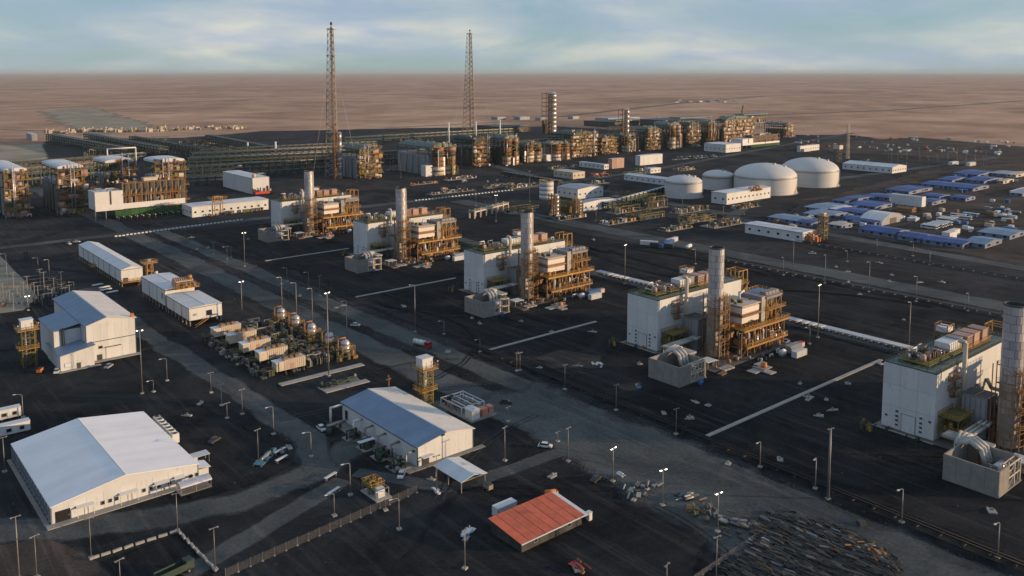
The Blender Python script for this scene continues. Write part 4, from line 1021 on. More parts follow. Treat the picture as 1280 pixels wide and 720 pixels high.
# --- red-roofed shed, container, orange tank
ur, vr, dur, dvr, hr = corner(652, 691, 614, 727, 679)
rs = thing('red_roof_shed', 'low shed with a single sloping faded red roof and rusty walls', 'shed', (ur,vr))
wall_run(rs, 0,0, dur,0, 0, hr, 7, 'dark_steel'); wall_run(rs, 0,dvr, 0,0, 0, hr, 5, 'dark_steel'); MB().box(.2,dur-.2,.2,dvr-.2,0,hr-.05).build('core', M['dark_steel'], rs)
n = 8; st = (dur+1.2)/n
for i in range(n):
    z = lambda t: hr+.05
    MB().prism([(-.7,hr+.02+.02*(i%2)),(dvr+.6,hr+1.3+.02*(i%2)),(dvr+.6,hr+1.42+.02*(i%2)),(-.7,hr+.14+.02*(i%2))], -.6+i*st+.02, -.6+(i+1)*st-.02, 'x').build('roof_sheet', M['red_roof'], rs)
    MB().prism([(-.7,hr+.16),(dvr+.6,hr+1.44),(dvr+.6,hr+1.48),(-.7,hr+.2)], -.6+i*st-.05, -.6+i*st+.06, 'x').build('roof_seam', M['red_roof'], rs)
MB().box(-.65,dur+.6,-.85,-.7,hr-.05,hr+.2).build('fascia', M['pale_roof'], rs)
MB().prism([(0,hr-.05),(dvr-.05,hr-.05),(dvr-.05,hr+1.2),(0,hr-.0)],.05,.2,'x').prism([(0,hr-.05),(dvr-.05,hr-.05),(dvr-.05,hr+1.2),(0,hr)],dur-.2,dur-.05,'x').build('gable', M['dark_steel'], rs)
MB().prism([(-.6,hr-.3),(dvr+.5,hr+.95),(dvr+.5,hr+1.05),(-.6,hr-.2)], dur+.62, dur+2.2, 'x').build('lean_to_roof', M['pale_roof'], rs)
door(rs, 'front', dur*.55, .1, 1.4, 2.2, 'black'); windows(rs, 'front', [(dur*.2,1.2,1,.8),(dur*.75,1.2,1.2,.8)])
a = thing('portable_toilet', 'tiny white cabin at the right end of the red-roofed shed', 'cabin', (ur+dur+2.6, vr-.2)); MB().box(0,1.2,0,1.2,0,2.2).build('wall', M['white_paint'], a); MB().box(.2,1.0,-.06,0,.1,2).build('door', M['pale_roof'], a); MB().box(-.1,1.3,-.1,1.3,2.2,2.3).build('roof', M['white_paint'], a)
def container(label, loc, L=6.1, W_=2.44, H_=2.6, m='white_paint', rz=0, group=None, name='shipping_container', z=0):
    r = thing(name, label, 'container', (*loc[:2], z), rz, group)
    MB().box(0,L,0,W_,.15,H_).build('body', M[m], r)
    b = MB(); k = int(L/.6)
    for i in range(k): b.box(.2+i*.6,.4+i*.6,-.06,0,.25,H_-.15); 
    for i in range(int(W_/.6)): b.box(-.06,0,.2+i*.6,.4+i*.6,.25,H_-.15)
    b.build('corrugation', M[m], r)
    MB().box(-.08,.02,-.08,.1,0,H_+.03).box(-.08,.1,W_-.1,W_+.05,0,H_+.03).box(L-.1,L+.08,-.08,.1,0,H_+.03).build('corner_post', M['grey_paint'], r)
    return r
uc, vc, duc, dvc, hc = corner(622.5, 649, 617, 646.5, 638.5)
container('cream white shipping container behind the red-roofed shed', (uc,vc), duc, 2.6, 2.9, 'white_paint')
a = thing('orange_tank_trailer', 'small orange tank trailer beside the far end of the red-roofed shed', 'trailer', gp(688, 622), R(-30))
MB().cyl((-1.5,0,1.4),(1.5,0,1.4),.95,n=12).build('tank', M['orange_paint'], a, True); MB().cyl((1.5,0,1.4),(2.2,0,1.2),.95,.4,n=12).build('nose', M['orange_paint'], a, True)
for x in (-.8,.8):
    for y in (-.9,.9): MB().cyl((x,y-.12,.4),(x,y+.12,.4),.4,n=10).build('wheel', M['rubber'], a)
MB().box(-1.6,2.6,-.4,.4,.5,.65).build('chassis', M['dark_steel'], a)

# --- trailers on the far left
for lab, q, q2 in (('upper white site trailer at the left edge above the tent', (-22,532), (29,524)), ('lower white site trailer with a small dark window, left edge', (-22,553), (40,541))):
    p0 = gp(*q); p1 = gp(*q2); L = p1[0]-p0[0]
    a = thing('site_trailer', lab, 'trailer', p0, 0, 'site trailers at the left edge')
    wall_run(a, 0,0,L,0,.5,3.6,6,'white_paint'); MB().box(0,L,.16,3.2,.5,3.6).build('core', M['white_paint'], a); MB().box(-.1,L+.1,-.1,3.3,3.61,3.75).build('roof', M['pale_roof'], a)
    windows(a, 'front', [(L*.5,1.4,1.4,1.1),(L*.78,1.4,1.2,1.1)]); door(a, 'front', L*.64, .6, 1, 2.1, 'pale_roof')
    for x in (1, L*.5, L-1): MB().cbox(x,.5,0,.4,.4,.5).build('leg', M['concrete'], a)
# --- tanker truck on the main road
def wheels(r, xs, w_, rad, name='wheel'):
    for x in xs:
        for y in (-w_/2, w_/2):
            wl = MB().cyl((x,y-.16,rad),(x,y+.16,rad),rad,n=12).build(name, M['rubber'], r); MB().cyl((x,y-.18,rad),(x,y+.18,rad),rad*.45,n=8).build('rim', M['steel'], wl)
def tanker(label, loc, rz, m='red_paint', tank='white_paint'):
    r = thing('tanker_truck', label, 'truck', loc, rz)
    MB().box(-4.6,2.6,-.5,.5,.8,1.05).build('chassis', M['dark_steel'], r)
    c = MB(); c.prism([(2.0,.7),(4.4,.7),(4.45,1.7),(4.2,2.9),(2.0,3.0)], -1.2, 1.2, 'y').build('cab', M[m], r)
    cab = r.children[-1] if r.children else r
    cab = [o for o in bpy.data.objects if o.parent == r and o.name.startswith('cab')][-1]
    MB().prism([(4.30,2.0),(4.40,1.98),(4.24,2.8),(4.14,2.8)], -1.05, 1.05, 'y').build('windscreen', M['glass'], cab)
    MB().box(2.7,3.8,-1.24,-1.2,1.9,2.7).build('window', M['glass'], cab); MB().box(4.4,4.55,-1.15,1.15,.5,.95).build('bumper', M['dark_steel'], r)
    t = MB().cyl((-4.6,0,2.1),(1.7,0,2.1),1.15,n=16).build('tank', M[tank], r, True)
    for x in (-3.5,-1.4,.7): MB().cyl((x-.06,0,2.1),(x+.06,0,2.1),1.2,n=16).build('band', M['galvanised'], t)
    MB().cyl((-1.4,0,3.2),(-1.4,0,3.45),.35,n=10).build('hatch', M['galvanised'], t)
    wheels(r, (-3.9,-2.7,3.3), 2.1, .52); return r
tanker('small tanker truck with white tank and red cab on the main road', gp(528, 434), R(-74))
# ---------------------------------------------------------------- process area at the back
rc = random.Random(23); FAR['on'] = True
ORD = ['first','second','third','fourth','fifth','sixth','seventh','eighth','ninth','tenth','eleventh','twelfth','thirteenth','fourteenth','fifteenth','sixteenth','seventeenth','eighteenth','nineteenth','twentieth']
def train(label, N_, pxl, pxr, ytop, style='boxy', seed=1, group='gas treating blocks', near=False):
    """multi-storey process block: closed or framed body running back from a crowded lit front"""
    u, v, du, dv, H_ = corner(N_[0], N_[1], pxl, pxr, ytop)
    dv = min(dv*1.0, 120); rn = random.Random(seed); r = thing('process_block', label, 'process block', (u, v), 0, group)
    n = 5 if H_ < 34 else 6; st = H_*.86/n; lv = [st*(k+1) for k in range(n)]
    f = 5.5                                             # depth of the open front bay
    if style == 'boxy':
        MB().box(.6,du*.98,f+1,dv,0,H_*.62).build('casing', M['grey_paint'], r)
        k = max(3, int(dv/7)); b = MB()
        for i in range(k): b.box(.45,.6,f+1+(dv-f-1)*i/k,f+1.2+(dv-f-1)*i/k,0,H_*.62)
        b.build('seam', M['galvanised'], r)
        frame_parts(r, [.3,du*.5,du-.3], [f+2+(dv-f-2)*i/3 for i in range(4)], H_*.62, H_*.86, [H_*.74,H_*.86], M['green_steel'], .5, True)
    else:
        MB().box(2,du-2,f+2,dv-2,0,H_*.5).build('dark_core', M['dark_steel'], r)
        frame_parts(r, [.3,du*.33,du*.67,du-.3], [f+1+(dv-f-1)*i/4 for i in range(5)], 0, H_*.86, lv, M['green_steel'], .55, True)
        for z in lv[1::2]: MB().box(.3,du-.3,f+1,dv,z,z+.25).build('floor', M['dark_steel'], r)
    # air coolers on top: a row of rounded pale hoods running back
    k = max(3, int(dv/6)); w_ = dv/k; src = None
    if not near:
        b = MB()
        for i in range(k): b.prism([(du*.5-du*.5*math.cos(math.pi*j/8), H_*.80+H_*.17*math.sin(math.pi*j/8)) for j in range(9)], i*w_+.2, (i+1)*w_-.2, 'y')
        b.build('cooler_deck', M[rn.choice(['green_roof','green_steel','green_roof'])], r); k = 0
        clutter(r, 0, du, 0, dv, H_*.93, 3.5, 14, rn, ['olive_steel','green_steel','beige','rust_steel'])
    for i in range(k):
        if src is None:
            pr = [(0,H_*.88),(0,H_*.92)]+[(du*.5-du*.5*math.cos(math.pi*j/8), H_*.92+H_*.035*math.sin(math.pi*j/8)) for j in range(1,8)]+[(du,H_*.92),(du,H_*.88)]
            src = MB().prism(pr, .25, w_-.25, 'y').build('cooler_hood', M['pale_roof'], r)
        else: inst(src, r, (0,i*w_,0))
    # front bay: columns, a deck per storey, cabinets and vessels in warm tones imitating sunlight
    xs = [0,du*.5,du]
    frame_parts(r, xs, [-.5,f], 0, H_*.9, [], M['rust_steel'], .45, False)
    D = {}
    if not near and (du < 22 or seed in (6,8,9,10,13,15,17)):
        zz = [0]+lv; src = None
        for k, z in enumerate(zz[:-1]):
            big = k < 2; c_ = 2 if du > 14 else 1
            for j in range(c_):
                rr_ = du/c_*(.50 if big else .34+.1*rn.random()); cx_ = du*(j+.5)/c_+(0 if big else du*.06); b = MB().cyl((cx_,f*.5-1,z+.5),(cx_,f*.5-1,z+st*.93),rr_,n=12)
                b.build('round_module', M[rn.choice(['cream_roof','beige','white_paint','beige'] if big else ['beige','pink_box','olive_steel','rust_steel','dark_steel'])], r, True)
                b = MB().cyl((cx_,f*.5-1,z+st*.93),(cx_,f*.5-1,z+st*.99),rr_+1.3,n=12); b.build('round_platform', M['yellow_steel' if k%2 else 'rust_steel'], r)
        if style == 'boxy': MB().box(-du*.28,0,-1,f+3,0,H_*.33).build('white_base', M['white_paint'], r)
        clutter(r, -1, du+1.5, -rr_-1.5, 0, 0.1, H_*.8, 9, rn, ['rust_steel','steel','olive_steel','yellow_steel']); clutter(r, 0, du, -2, f, H_*.86, H_*.14, 10, rn, ['rust_steel','beige','olive_steel','yellow_steel'])
    for k, z in enumerate([0]+lv):
        if not near and (du < 22 or seed in (6,8,9,10,13,15,17)): break
        if k: deck(r, -1.2, du+1.6*(1+(k%2)), -2.0, f, z, M['yellow_steel' if k%2 else 'rust_steel'], M['olive_steel'])
        top = min(st, H_-z)*.92
        x = 0.2
        while x < du-1.5:
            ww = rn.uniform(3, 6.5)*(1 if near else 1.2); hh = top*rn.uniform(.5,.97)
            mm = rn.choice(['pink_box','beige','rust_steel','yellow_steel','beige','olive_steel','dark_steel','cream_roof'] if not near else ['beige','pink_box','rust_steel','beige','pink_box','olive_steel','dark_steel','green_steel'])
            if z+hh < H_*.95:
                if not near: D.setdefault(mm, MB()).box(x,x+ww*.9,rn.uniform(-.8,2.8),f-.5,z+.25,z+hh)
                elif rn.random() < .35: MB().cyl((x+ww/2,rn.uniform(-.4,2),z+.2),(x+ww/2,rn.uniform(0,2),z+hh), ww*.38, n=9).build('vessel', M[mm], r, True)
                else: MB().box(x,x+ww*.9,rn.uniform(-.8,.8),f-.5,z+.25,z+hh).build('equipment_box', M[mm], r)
            x += ww+rn.uniform(.1,.8)
        clutter(r, 0, du, -1.4, -.2, z+.25, st*.7, 3, rn, ['rust_steel','yellow_steel','red_paint','galvanised'])
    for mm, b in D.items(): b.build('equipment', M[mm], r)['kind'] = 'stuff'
    b = MB()
    for k, z in enumerate([0]+lv[:-1]): b.bar((du*.1 if k%2 else du*.9,-2.2,z),(du*.9 if k%2 else du*.1,-2.2,z+st),.35)
    b.build('stair', M['yellow_steel'], r)
    for k in range(2):
        x = rn.uniform(.1,.9)*du; MB().cyl((x,-1.6,0),(x,-1.6,H_*rn.uniform(.95,1.08)),.45,n=8).build('riser_pipe', M['steel'], r, True)
    for k in range(max(2,int(dv/14))):
        y = f+2+(dv-f-4)*(k+.5)/max(2,int(dv/14)); MB().tube([(-1.2,y,.2),(-1.2,y,H_*.55),(.6,y,H_*.55)], .5, 8).build('side_pipe', M[rn.choice(['galvanised','green_steel','rust_steel'])], r, True)
    clutter(r, -3, du+2, -7, -2.5, .03, 3.5, 10, rn, ['red_paint','rust_steel','galvanised','dark_steel','white_paint'])
    return r
train('large treating block at the very left edge with red gear at its foot', (8,272), -14, 37, 208, seed=1, near=True)
train('tall treating block with ochre lit front, second from the left edge', (75,268), 55, 107, 204, seed=2, near=True)
train('treating block rising behind the white fronted control module, left one', (134,258), 119, 170, 197, seed=3, near=True)
train('treating block rising behind the right end of the control module', (196,262), 182, 233, 196, seed=4, near=True)
train('stepped treating block just right of the tall flare tower', (450,224), 428, 476, 181, 'boxy', seed=5, near=False)
train('wide pale sided treating block between the two flare towers', (540,220), 497, 569, 179, 'boxy', seed=6)
train('treating block below the foot of the right flare tower', (594,208), 566, 613, 170, 'open', seed=7)
train('treating block just right of the one below the right flare tower', (630,207), 607, 648, 168, 'open', seed=8)
train('small block with pale cladding left of the tall process column', (656,203), 644, 676, 178, 'open', seed=9)
train('small block with pale cladding in front of the tall process column', (689,201), 676, 711, 177, 'boxy', seed=10)
train('dark framed block right of the tall process column', (716,197), 690, 746, 164, 'open', seed=11)
train('narrow block directly right of the dark framed block', (752,193), 742, 770, 170, 'open', seed=12)
train('narrow block below the smaller process column', (780,190), 768, 794, 167, 'open', seed=13)
for i,(q,l,r_,t) in enumerate([((810,188),795,824,158),((837,186),815,850,152),((861,184),843,874,152),((885,182),866,894,150)]):
    train('%s of the four matching tall blocks above the domed tanks, counted from the left' % ORD[i], q, l, r_, t, 'open', seed=14+i)
train('biggest dark block with a crane behind it at the right end of the row', (906,178), 894, 941, 145, 'open', seed=20)
train('isolated farthest block with a bright front right of the whole row', (982,172), 955, 991, 153, 'open', seed=21)
# low blocks behind the front row
for i,(q,l,r_,t) in enumerate([((640,166),596,662,157),((770,160),730,800,150),((850,162),800,890,147),((930,154),900,960,143)]):
    u,v,du,dv,h_ = corner(*q, l, r_, t); dv=min(dv,120); a = thing('far_process_block', ['low block behind the blocks near the right flare tower','low block behind the smaller process column','long low block behind the four matching blocks','low block behind the biggest dark block'][i], 'process block', (u,v), 0, 'low process blocks in the second row')
    MB().box(0,du,4,dv,0,h_*.7).build('casing', M['dark_steel'], a); MB().box(0,du,0,min(dv,30),h_*.9,h_).build('roof', M['green_roof'], a)
    frame_parts(a,[0,du*.5,du],[0,dv*.5,dv],0,h_*.9,[h_*.45],M['rust_steel'],.6,True)
    clutter(a,0,du,0,4,.1,h_*.5,16,rc,['rust_steel','beige','pink_box','olive_steel','galvanised'])

# --- control modules: white front, framed rack, green screen and its plants
def control_module(label, q, pxr, ytop, wf=.3):
    u,v,du,_,h_ = corner(*q, None, pxr, ytop); r = thing('control_module', label, 'control module', (u,v), 0, 'white fronted control modules'); dp = 20
    z0 = h_*.28
    MB().box(0,du*wf,0,dp,z0*.9,h_*.8).build('white_wing', M['white_paint'], r)
    MB().box(du*wf*.52,du*wf*.58,-.2,0,z0,h_*.8).build('seam', M['dark_steel'], r)
    MB().box(0,du,-.3,-.05,z0*.95,z0*1.5).build('lower_band', M['white_paint'], r)
    MB().box(0,du,.2,dp,z0*.9,z0*1.0).build('floor', M['concrete'], r)
    xs = [du*(wf+ (1-wf)*i/10) for i in range(11)]
    frame_parts(r, xs, [0.4,8,dp], z0, h_, [z0+(h_-z0)*.5, h_], M['rust_steel'], .5, True)
    deck(r, du*wf, du, -.5, dp, z0+(h_-z0)*.5, M['rust_steel'], M['yellow_steel'])
    MB().box(du*wf,du,3,dp,z0+.2,h_-.6).build('dark_core', M['dark_steel'], r)
    for i in range(12):
        x = du*(wf+.03+(1-wf)*i/12.5); MB().tube([(x,1,z0+.3),(x,1,h_*.6),(x+1,2,h_*.8)], .45, 8).build('riser_pipe', M[rc.choice(['galvanised','beige','rust_steel'])], r, True)
    clutter(r, du*wf, du, .5, 3, z0+.2, h_*.4, 18, rc, ['rust_steel','pink_box','olive_steel','beige']); clutter(r, du*.05, du, 1, 18, h_, 2.6, 24, rc, ['rust_steel','olive_steel','beige','white_paint','galvanised'])
    clutter(r, 0, du*wf, 1, 18, h_*.8, 2.4, 8, rc, ['rust_steel','galvanised','white_paint'])
    MB().cbox(du*wf*2.1,8,h_,11,7,2.6).build('roof_box', M['beige'], r)
    for x in [du*i/9 for i in range(10)]: MB().cbox(x,.6,0,.5,.5,z0*.9).build('stilt', M['concrete'], r)
    n = 9; src = None; x0 = du*.2; st = (du*.78)/n
    for i in range(n):
        if src is None: src = MB().prism([(-3,z0*.2),(-1,z0*.85),(-.9,z0*.85),(-2.9,z0*.2)], x0+.1, x0+st-.1, 'x').build('green_screen', M['green_net'], r)
        else: inst(src, r, (i*st,0,0))
    return u, v, du, r
mu, mv, mdu, _m = control_module('white fronted control module with green screen at the left, behind the long raised building', (120,276), 232, 232)
def bushy(label, x, y, h_, rn, group):
    r = thing('shrub', label, 'shrub', (x,y), rn.random()*6, group); b = MB()
    for _ in range(70):
        p = Vector((rn.gauss(0,.42),rn.gauss(0,.42),rn.uniform(.25,1)))*h_; p.x *= .8; s = h_*.11
        a = Vector((rn.uniform(-1,1),rn.uniform(-1,1),rn.uniform(-.6,1))).normalized()*s; c = a.cross(Vector((rn.random(),rn.random(),1))).normalized()*s
        b.quad(p-a,p+c*.6,p+a,p-c*.6)
    b.build('crown', M['leaf'], r); MB().cyl((0,0,0),(0,0,h_*.4),.1*h_*.5,.04*h_,n=5).build('trunk', M['wood'], r); return r
sh0 = [bushy('', 0, 0, 3.4, random.Random(k), 'shrubs in front of the control module') for k in range(3)]
for i in range(30):
    row, k = divmod(i, 15); p = (mu+mdu*.2+mdu*.78*(k+.5)/15+rc.uniform(-.8,.8), mv-6-row*5-rc.uniform(0,1.5)); lab = '%s dark shrub from the left in the %s row below the green screen' % (ordn(k), ('upper','lower')[row])
    if i < 3: sh0[i].location = (*p,0); sh0[i]['label'] = lab
    else: copy_tree(sh0[i%3], None, lab, p, rc.random()*6)
for i in range(24):
    p = (mu+mdu*.16+mdu*.8*((i%12)+.5)/12, mv-8.5-5*(i//12))
    if i == 0:
        vp = thing('valve_post', 'white topped valve post among the shrubs below the green screen', 'valve post', p, 0, 'white valve posts'); MB().cyl((0,0,0),(0,0,2.4),.16,n=6).build('post', M['galvanised'], vp); MB().cbox(0,0,2.4,.9,.5,.5).build('cap', M['white_paint'], vp)
    else: copy_tree(vp, None, None, p)
    ((vp if i == 0 else [q for q in bpy.data.objects if q.name.startswith('valve_post')][-1]))['label'] = '%s white topped valve post from the left, %s row below the green screen' % (ordn(i%12), ('upper','lower')[i//12])
control_module('white fronted control module with green screen behind the domed tanks', (928,186), 974, 171, .28)
# equipment house with red base
def plain_building(name, label, N_, pxl, pxr, ytop, roof='pale_roof', wall='white_cladding', ridge=.0, axis='v', group=None, maxdv=200, maxdu=200, wins=True, cat='building'):
    u,v,du,dv,h_ = corner(*N_, pxl, pxr, ytop); dv=min(dv,maxdv); du=min(du,maxdu)
    r = gable_building(name, label, cat, (u,v), du, dv, h_, h_+max(ridge,.3), .5, axis, wall, (roof,roof), group, max(4, max(du,dv)/10), .4, 0, 'grey_paint')
    if wins:
        k = max(2, int(du/6)); windows(r, 'front', [(du*(i+.35)/k, h_*.4, min(1.6,du/k*.4), min(1.4,h_*.3)) for i in range(k)])
        k = min(10, max(2, int(dv/7))); windows(r, 'left', [(dv*(i+.35)/k, h_*.4, min(1.8,dv/k*.4), min(1.4,h_*.3)) for i in range(k)])
    return r
eq = plain_building('equipment_house', 'pale equipment house with a red base behind the farthest compressor unit', (316,243), 279, 337, 223, wins=False)
_u,_v,_du,_dv,_h = corner(316,243,279,337,223)
MB().box(_du*.1,_du*.95,-2.5,-.2,0,2.4).build('red_plinth', M['red_paint'], eq); clutter(eq, 0, _du, -3, -.5, 2.4, 6, 10, rc, ['rust_steel','dark_steel','beige']); MB().cyl((3,3,_h),(3,3,_h+4),1.8,n=12).build('silo', M['beige'], eq, True)
lw = plain_building('low_pipe_house', 'long flat white building between the control module and farthest compressor unit', (240,272), 228, 336, 259, roof='white_paint', axis='u', wins=True)
_u,_v,_du,_dv,_h = corner(240,272,228,336,259)
frame_parts(lw,[_du*.28,_du*.38],[-1.5,3],0,_h+7,[_h*.5,_h+3,_h+7],M['yellow_steel'],.5,True); deck(lw,_du*.22,_du*.44,-2.5,3.5,_h+5,M['olive_steel'],M['yellow_steel']); clutter(lw,_du*.1,_du,-4,-.5,.05,3.5,24,rc,['rust_steel','olive_steel','galvanised','dark_steel'])

# --- flare towers: three-legged lattice with risers
def flare(label, q, yt, wb, wt, seed):
    p = gp(*q); H_ = bis(lambda t: proj(*p, t)[1]-yt, 0, 400); r = thing('flare_tower', label, 'flare tower', p, 0, 'flare towers')
    L3 = [(math.cos(a), math.sin(a)) for a in (.5, 2.59, 4.69)]; rad = lambda z: wb*(1-z/H_)+wt*z/H_; n = 22
    for c, s in L3: MB().cyl((c*wb,s*wb,0),(c*wt,s*wt,H_-4),.6,.35,n=6).build('leg', M['beige_dull'], r)
    for k in range(n):
        z0, z1 = (H_-4)*k/n, (H_-4)*(k+1)/n; b = MB()
        for i in range(3):
            a, c = L3[i], L3[(i+1)%3]; ra, rb_ = rad(z0), rad(z1)
            b.bar((a[0]*ra,a[1]*ra,z0),(c[0]*rb_,c[1]*rb_,z1),.45).bar((c[0]*ra,c[1]*ra,z0),(a[0]*rb_,a[1]*rb_,z1),.36).bar((a[0]*rb_,a[1]*rb_,z1),(c[0]*rb_,c[1]*rb_,z1),.36)
        b.build('lattice_bay', M['rust_steel' if k%4==3 else 'beige_dull'], r)
    for k,(x,y,rr,mm) in enumerate(((0,0,.55,'beige_dull'),(1.6,.6,.4,'pink_box'),(-1.4,.9,.35,'beige_dull'))): MB().cyl((x,y,0),(x*.6,y*.6,H_ if k == 0 else H_-2),rr,n=8).build('riser', M[mm], r, True)
    MB().cyl((0,0,H_),(0,0,H_+3),1.4,1.1,n=10).build('flare_tip', M['dark_steel'], r, True)
    for z in (H_*.3,H_*.55,H_*.8,H_-5): 
        q_ = rad(z)+1.5; MB().cyl((0,0,z),(0,0,z+.3),q_,n=10).build('platform', M['galvanised'], r)
    for i in range(3):
        a = 1.2+i*2.09; MB().bar((0,0,H_*.85),(math.cos(a)*wb*3.2,math.sin(a)*wb*3.2,0),.12).build('guy_wire', M['galvanised'], r)
    return r
flare('tall lattice flare tower, the left of the two', (418,222), 31, 9.5, 4.2, 1)
flare('tall lattice flare tower, the right and farther of the two', (588,170), 39, 15, 5.5, 2)
# thick column by the left flare tower
def column_tower(label, q, yt, rad, fr, seed=1, group=None):
    p = gp(*q); H_ = bis(lambda t: proj(*p, t)[1]-yt, 0, 400); r = thing('process_column', label, 'process column', p, 0, group)
    n = max(5, int(H_/8)); src = None
    for k in range(n):
        if src is None: src = MB().cyl((0,0,.1),(0,0,H_/n-.15),rad,n=16).build('shell_ring', M['steel'], r, True)
        else: inst(src, r, (0,0,k*H_/n))
    MB().ball((0,0,H_-.1),rad,16,4,.5,True).build('domed_top', M['steel'], r, True)
    if fr:
        frame_parts(r, [-rad-fr*2,-rad-1], [-fr,fr*.9], 0, H_+2, [H_*(i+1)/n for i in range(n)], M['rust_steel'], .6, True)
        frame_parts(r, [rad+.6], [rad*.8], 0, H_, [], M['rust_steel'], .4, False, ('ladder_rail','beam'))
    for k in range(1,n+1): deck(r, -rad-fr*1.4, rad*.6, -rad-1.6, rad+1.2, H_*k/n-.6, M['rust_steel'], M['olive_steel'])
    clutter(r, -rad-fr*2, -rad-1, -fr, fr, .1, H_*.5, 12, random.Random(seed), ['rust_steel','dark_steel','galvanised'])
    return r
column_tower('tallest shiny process column with dark scaffold on its left', (690,166), 117, 9, 6.5)
column_tower('smaller scaffolded process column above the narrow blocks', (783,178), 137, 4.4, 5.5, 2)
column_tower('slim pink-lit column at the foot of the left flare tower', (425,223), 166, 2.6, 2.2, 3)
for lab, q, yt in (('thin white vent stack beside the right flare tower, left one',(561,178),153),('thin white vent stack beside the right flare tower, right one',(595,176),152),('thin white vent stack left of the tall process column',(625,176),150),('small white stack far left beyond the pipe racks',(310,194),178),('small white stack beyond the pipe rack left of the flare tower',(345,200),177)):
    p = gp(*q); H_ = bis(lambda t: proj(*p, t)[1]-yt, 0, 200); a = thing('vent_stack', lab, 'stack', p, 0); MB().cyl((0,0,0),(0,0,H_),1.5,1.3,n=10).build('shaft', M['white_paint'], a, True); MB().cbox(0,0,0,4,4,.8).build('base', M['concrete'], a)

# --- pipe racks
def rack(label, p0, p1, w_, hts, m='green_steel', pipes=6, pm=('green_steel','galvanised','grey_paint','rust_steel'), group='pipe racks'):
    dx, dy = p1[0]-p0[0], p1[1]-p0[1]; L = math.hypot(dx,dy); r = thing('pipe_rack', label, 'pipe rack', p0, math.atan2(dy,dx), group)
    n = min(30, max(2, round(L/9))); src = None
    for i in range(n+1):
        x = L*i/n
        if src is None:
            b = MB(); b.cbox(0,-w_/2,0,1,1,hts[-1]+1).cbox(0,w_/2,0,1,1,hts[-1]+1)
            for z in hts: b.box(-.25,.25,-w_/2+.31,w_/2-.31,z-.5,z)
            src = b.build('portal_frame', M[m], r)
        else: inst(src, r, (x,0,0))
    for z in hts:
        b = MB(); [b.box(.3,L-.3,s*w_/2-.3,s*w_/2+.3,z-1.1,z-.05) for s in (-1,1)]; b.build('long_beam', M[m], r)
        for k in range(pipes):
            y = -w_/2+.8+(w_-1.6)*k/(pipes-1); rr = rc.uniform(.22,.5)
            MB().cyl((-1,y,z+rr),(L+1,y,z+rr),rr,n=6).build('pipe', M[rc.choice(pm)], r, True)
    return r
g = gp
rack('three-tier dark rack from the control module to the left flare tower', g(231,226), g(430,214), 9, (6,11,16))
rack('second dark rack running just behind the three-tier rack', g(236,213), g(420,204), 9, (6,11,15))
rack('long dark rack running away behind the left treating blocks', g(296,205), g(166,181), 10, (6,10,14))
rack('long dark rack at the far left edge of the plant', g(160,196), g(62,177), 10, (5,9,13))
rack('dark rack with pale pipes behind the leftmost blocks', g(40,214), g(180,200), 8, (5,10))
rack('dark rack from the left flare tower toward the pale block', g(476,205), g(560,200), 10, (6,11,16))
rack('long rack behind the two flare towers', g(430,180), g(640,168), 10, (6,11), pm=('beige','galvanised','green_steel'))
rack('dark rack between the blocks and the tall process column', g(640,186), g(760,178), 10, (7,12))
rack('rack in front of the domed tanks carrying pale pipes', g(757,262), g(835,240), 5, (4,6), pm=('galvanised','pale_roof'))
rack('small framed pipe bridge behind the middle compressor unit', g(590,273), g(632,262), 5, (6,), 'beige', 4, ('beige','galvanised'))
rack('rack along the road below the white plant buildings', g(630,220), g(700,232), 5, (3,5), pm=('green_steel','galvanised'))
rack('rack behind the four matching tall blocks', g(760,166), g(960,160), 8, (6,11), pm=('beige','green_steel','galvanised'))
rack('dark rack between the three-tier rack and the low pipe house', g(236,233), g(330,227), 12, (5,9), pipes=8)
rack('wide dark rack in the middle of the left rack bank', g(240,208), g(470,196), 16, (6,12,17), pipes=9)
rack('wide dark rack at the back of the left rack bank', g(250,201), g(470,190), 14, (6,12,16), pipes=8)
rack('dark rack behind the leftmost treating blocks', g(-20,236), g(120,222), 12, (6,12,17), pipes=8)
rack('second dark rack behind the leftmost treating blocks', g(-20,226), g(130,212), 12, (6,12,17), pipes=8)
rack('rack running away between the left rack bank and desert', g(205,197), g(110,178), 12, (6,11,15), pipes=8)
rack('third rack running away beyond the left rack bank', g(350,199), g(262,180), 12, (6,11,15), pipes=8)
rack('dark rack behind the right treating blocks', g(690,182), g(900,172), 14, (7,14), pipes=8)
# white pipe loop above the left blocks
p = g(135,210); a = thing('expansion_loop', 'white pipe expansion loop above the left treating blocks', 'pipe loop', p); H_ = 24
MB().tube([(0,0,0),(0,0,H_),(34,0,H_),(34,0,0)], .9, 8).build('pipe', M['white_paint'], a, True)

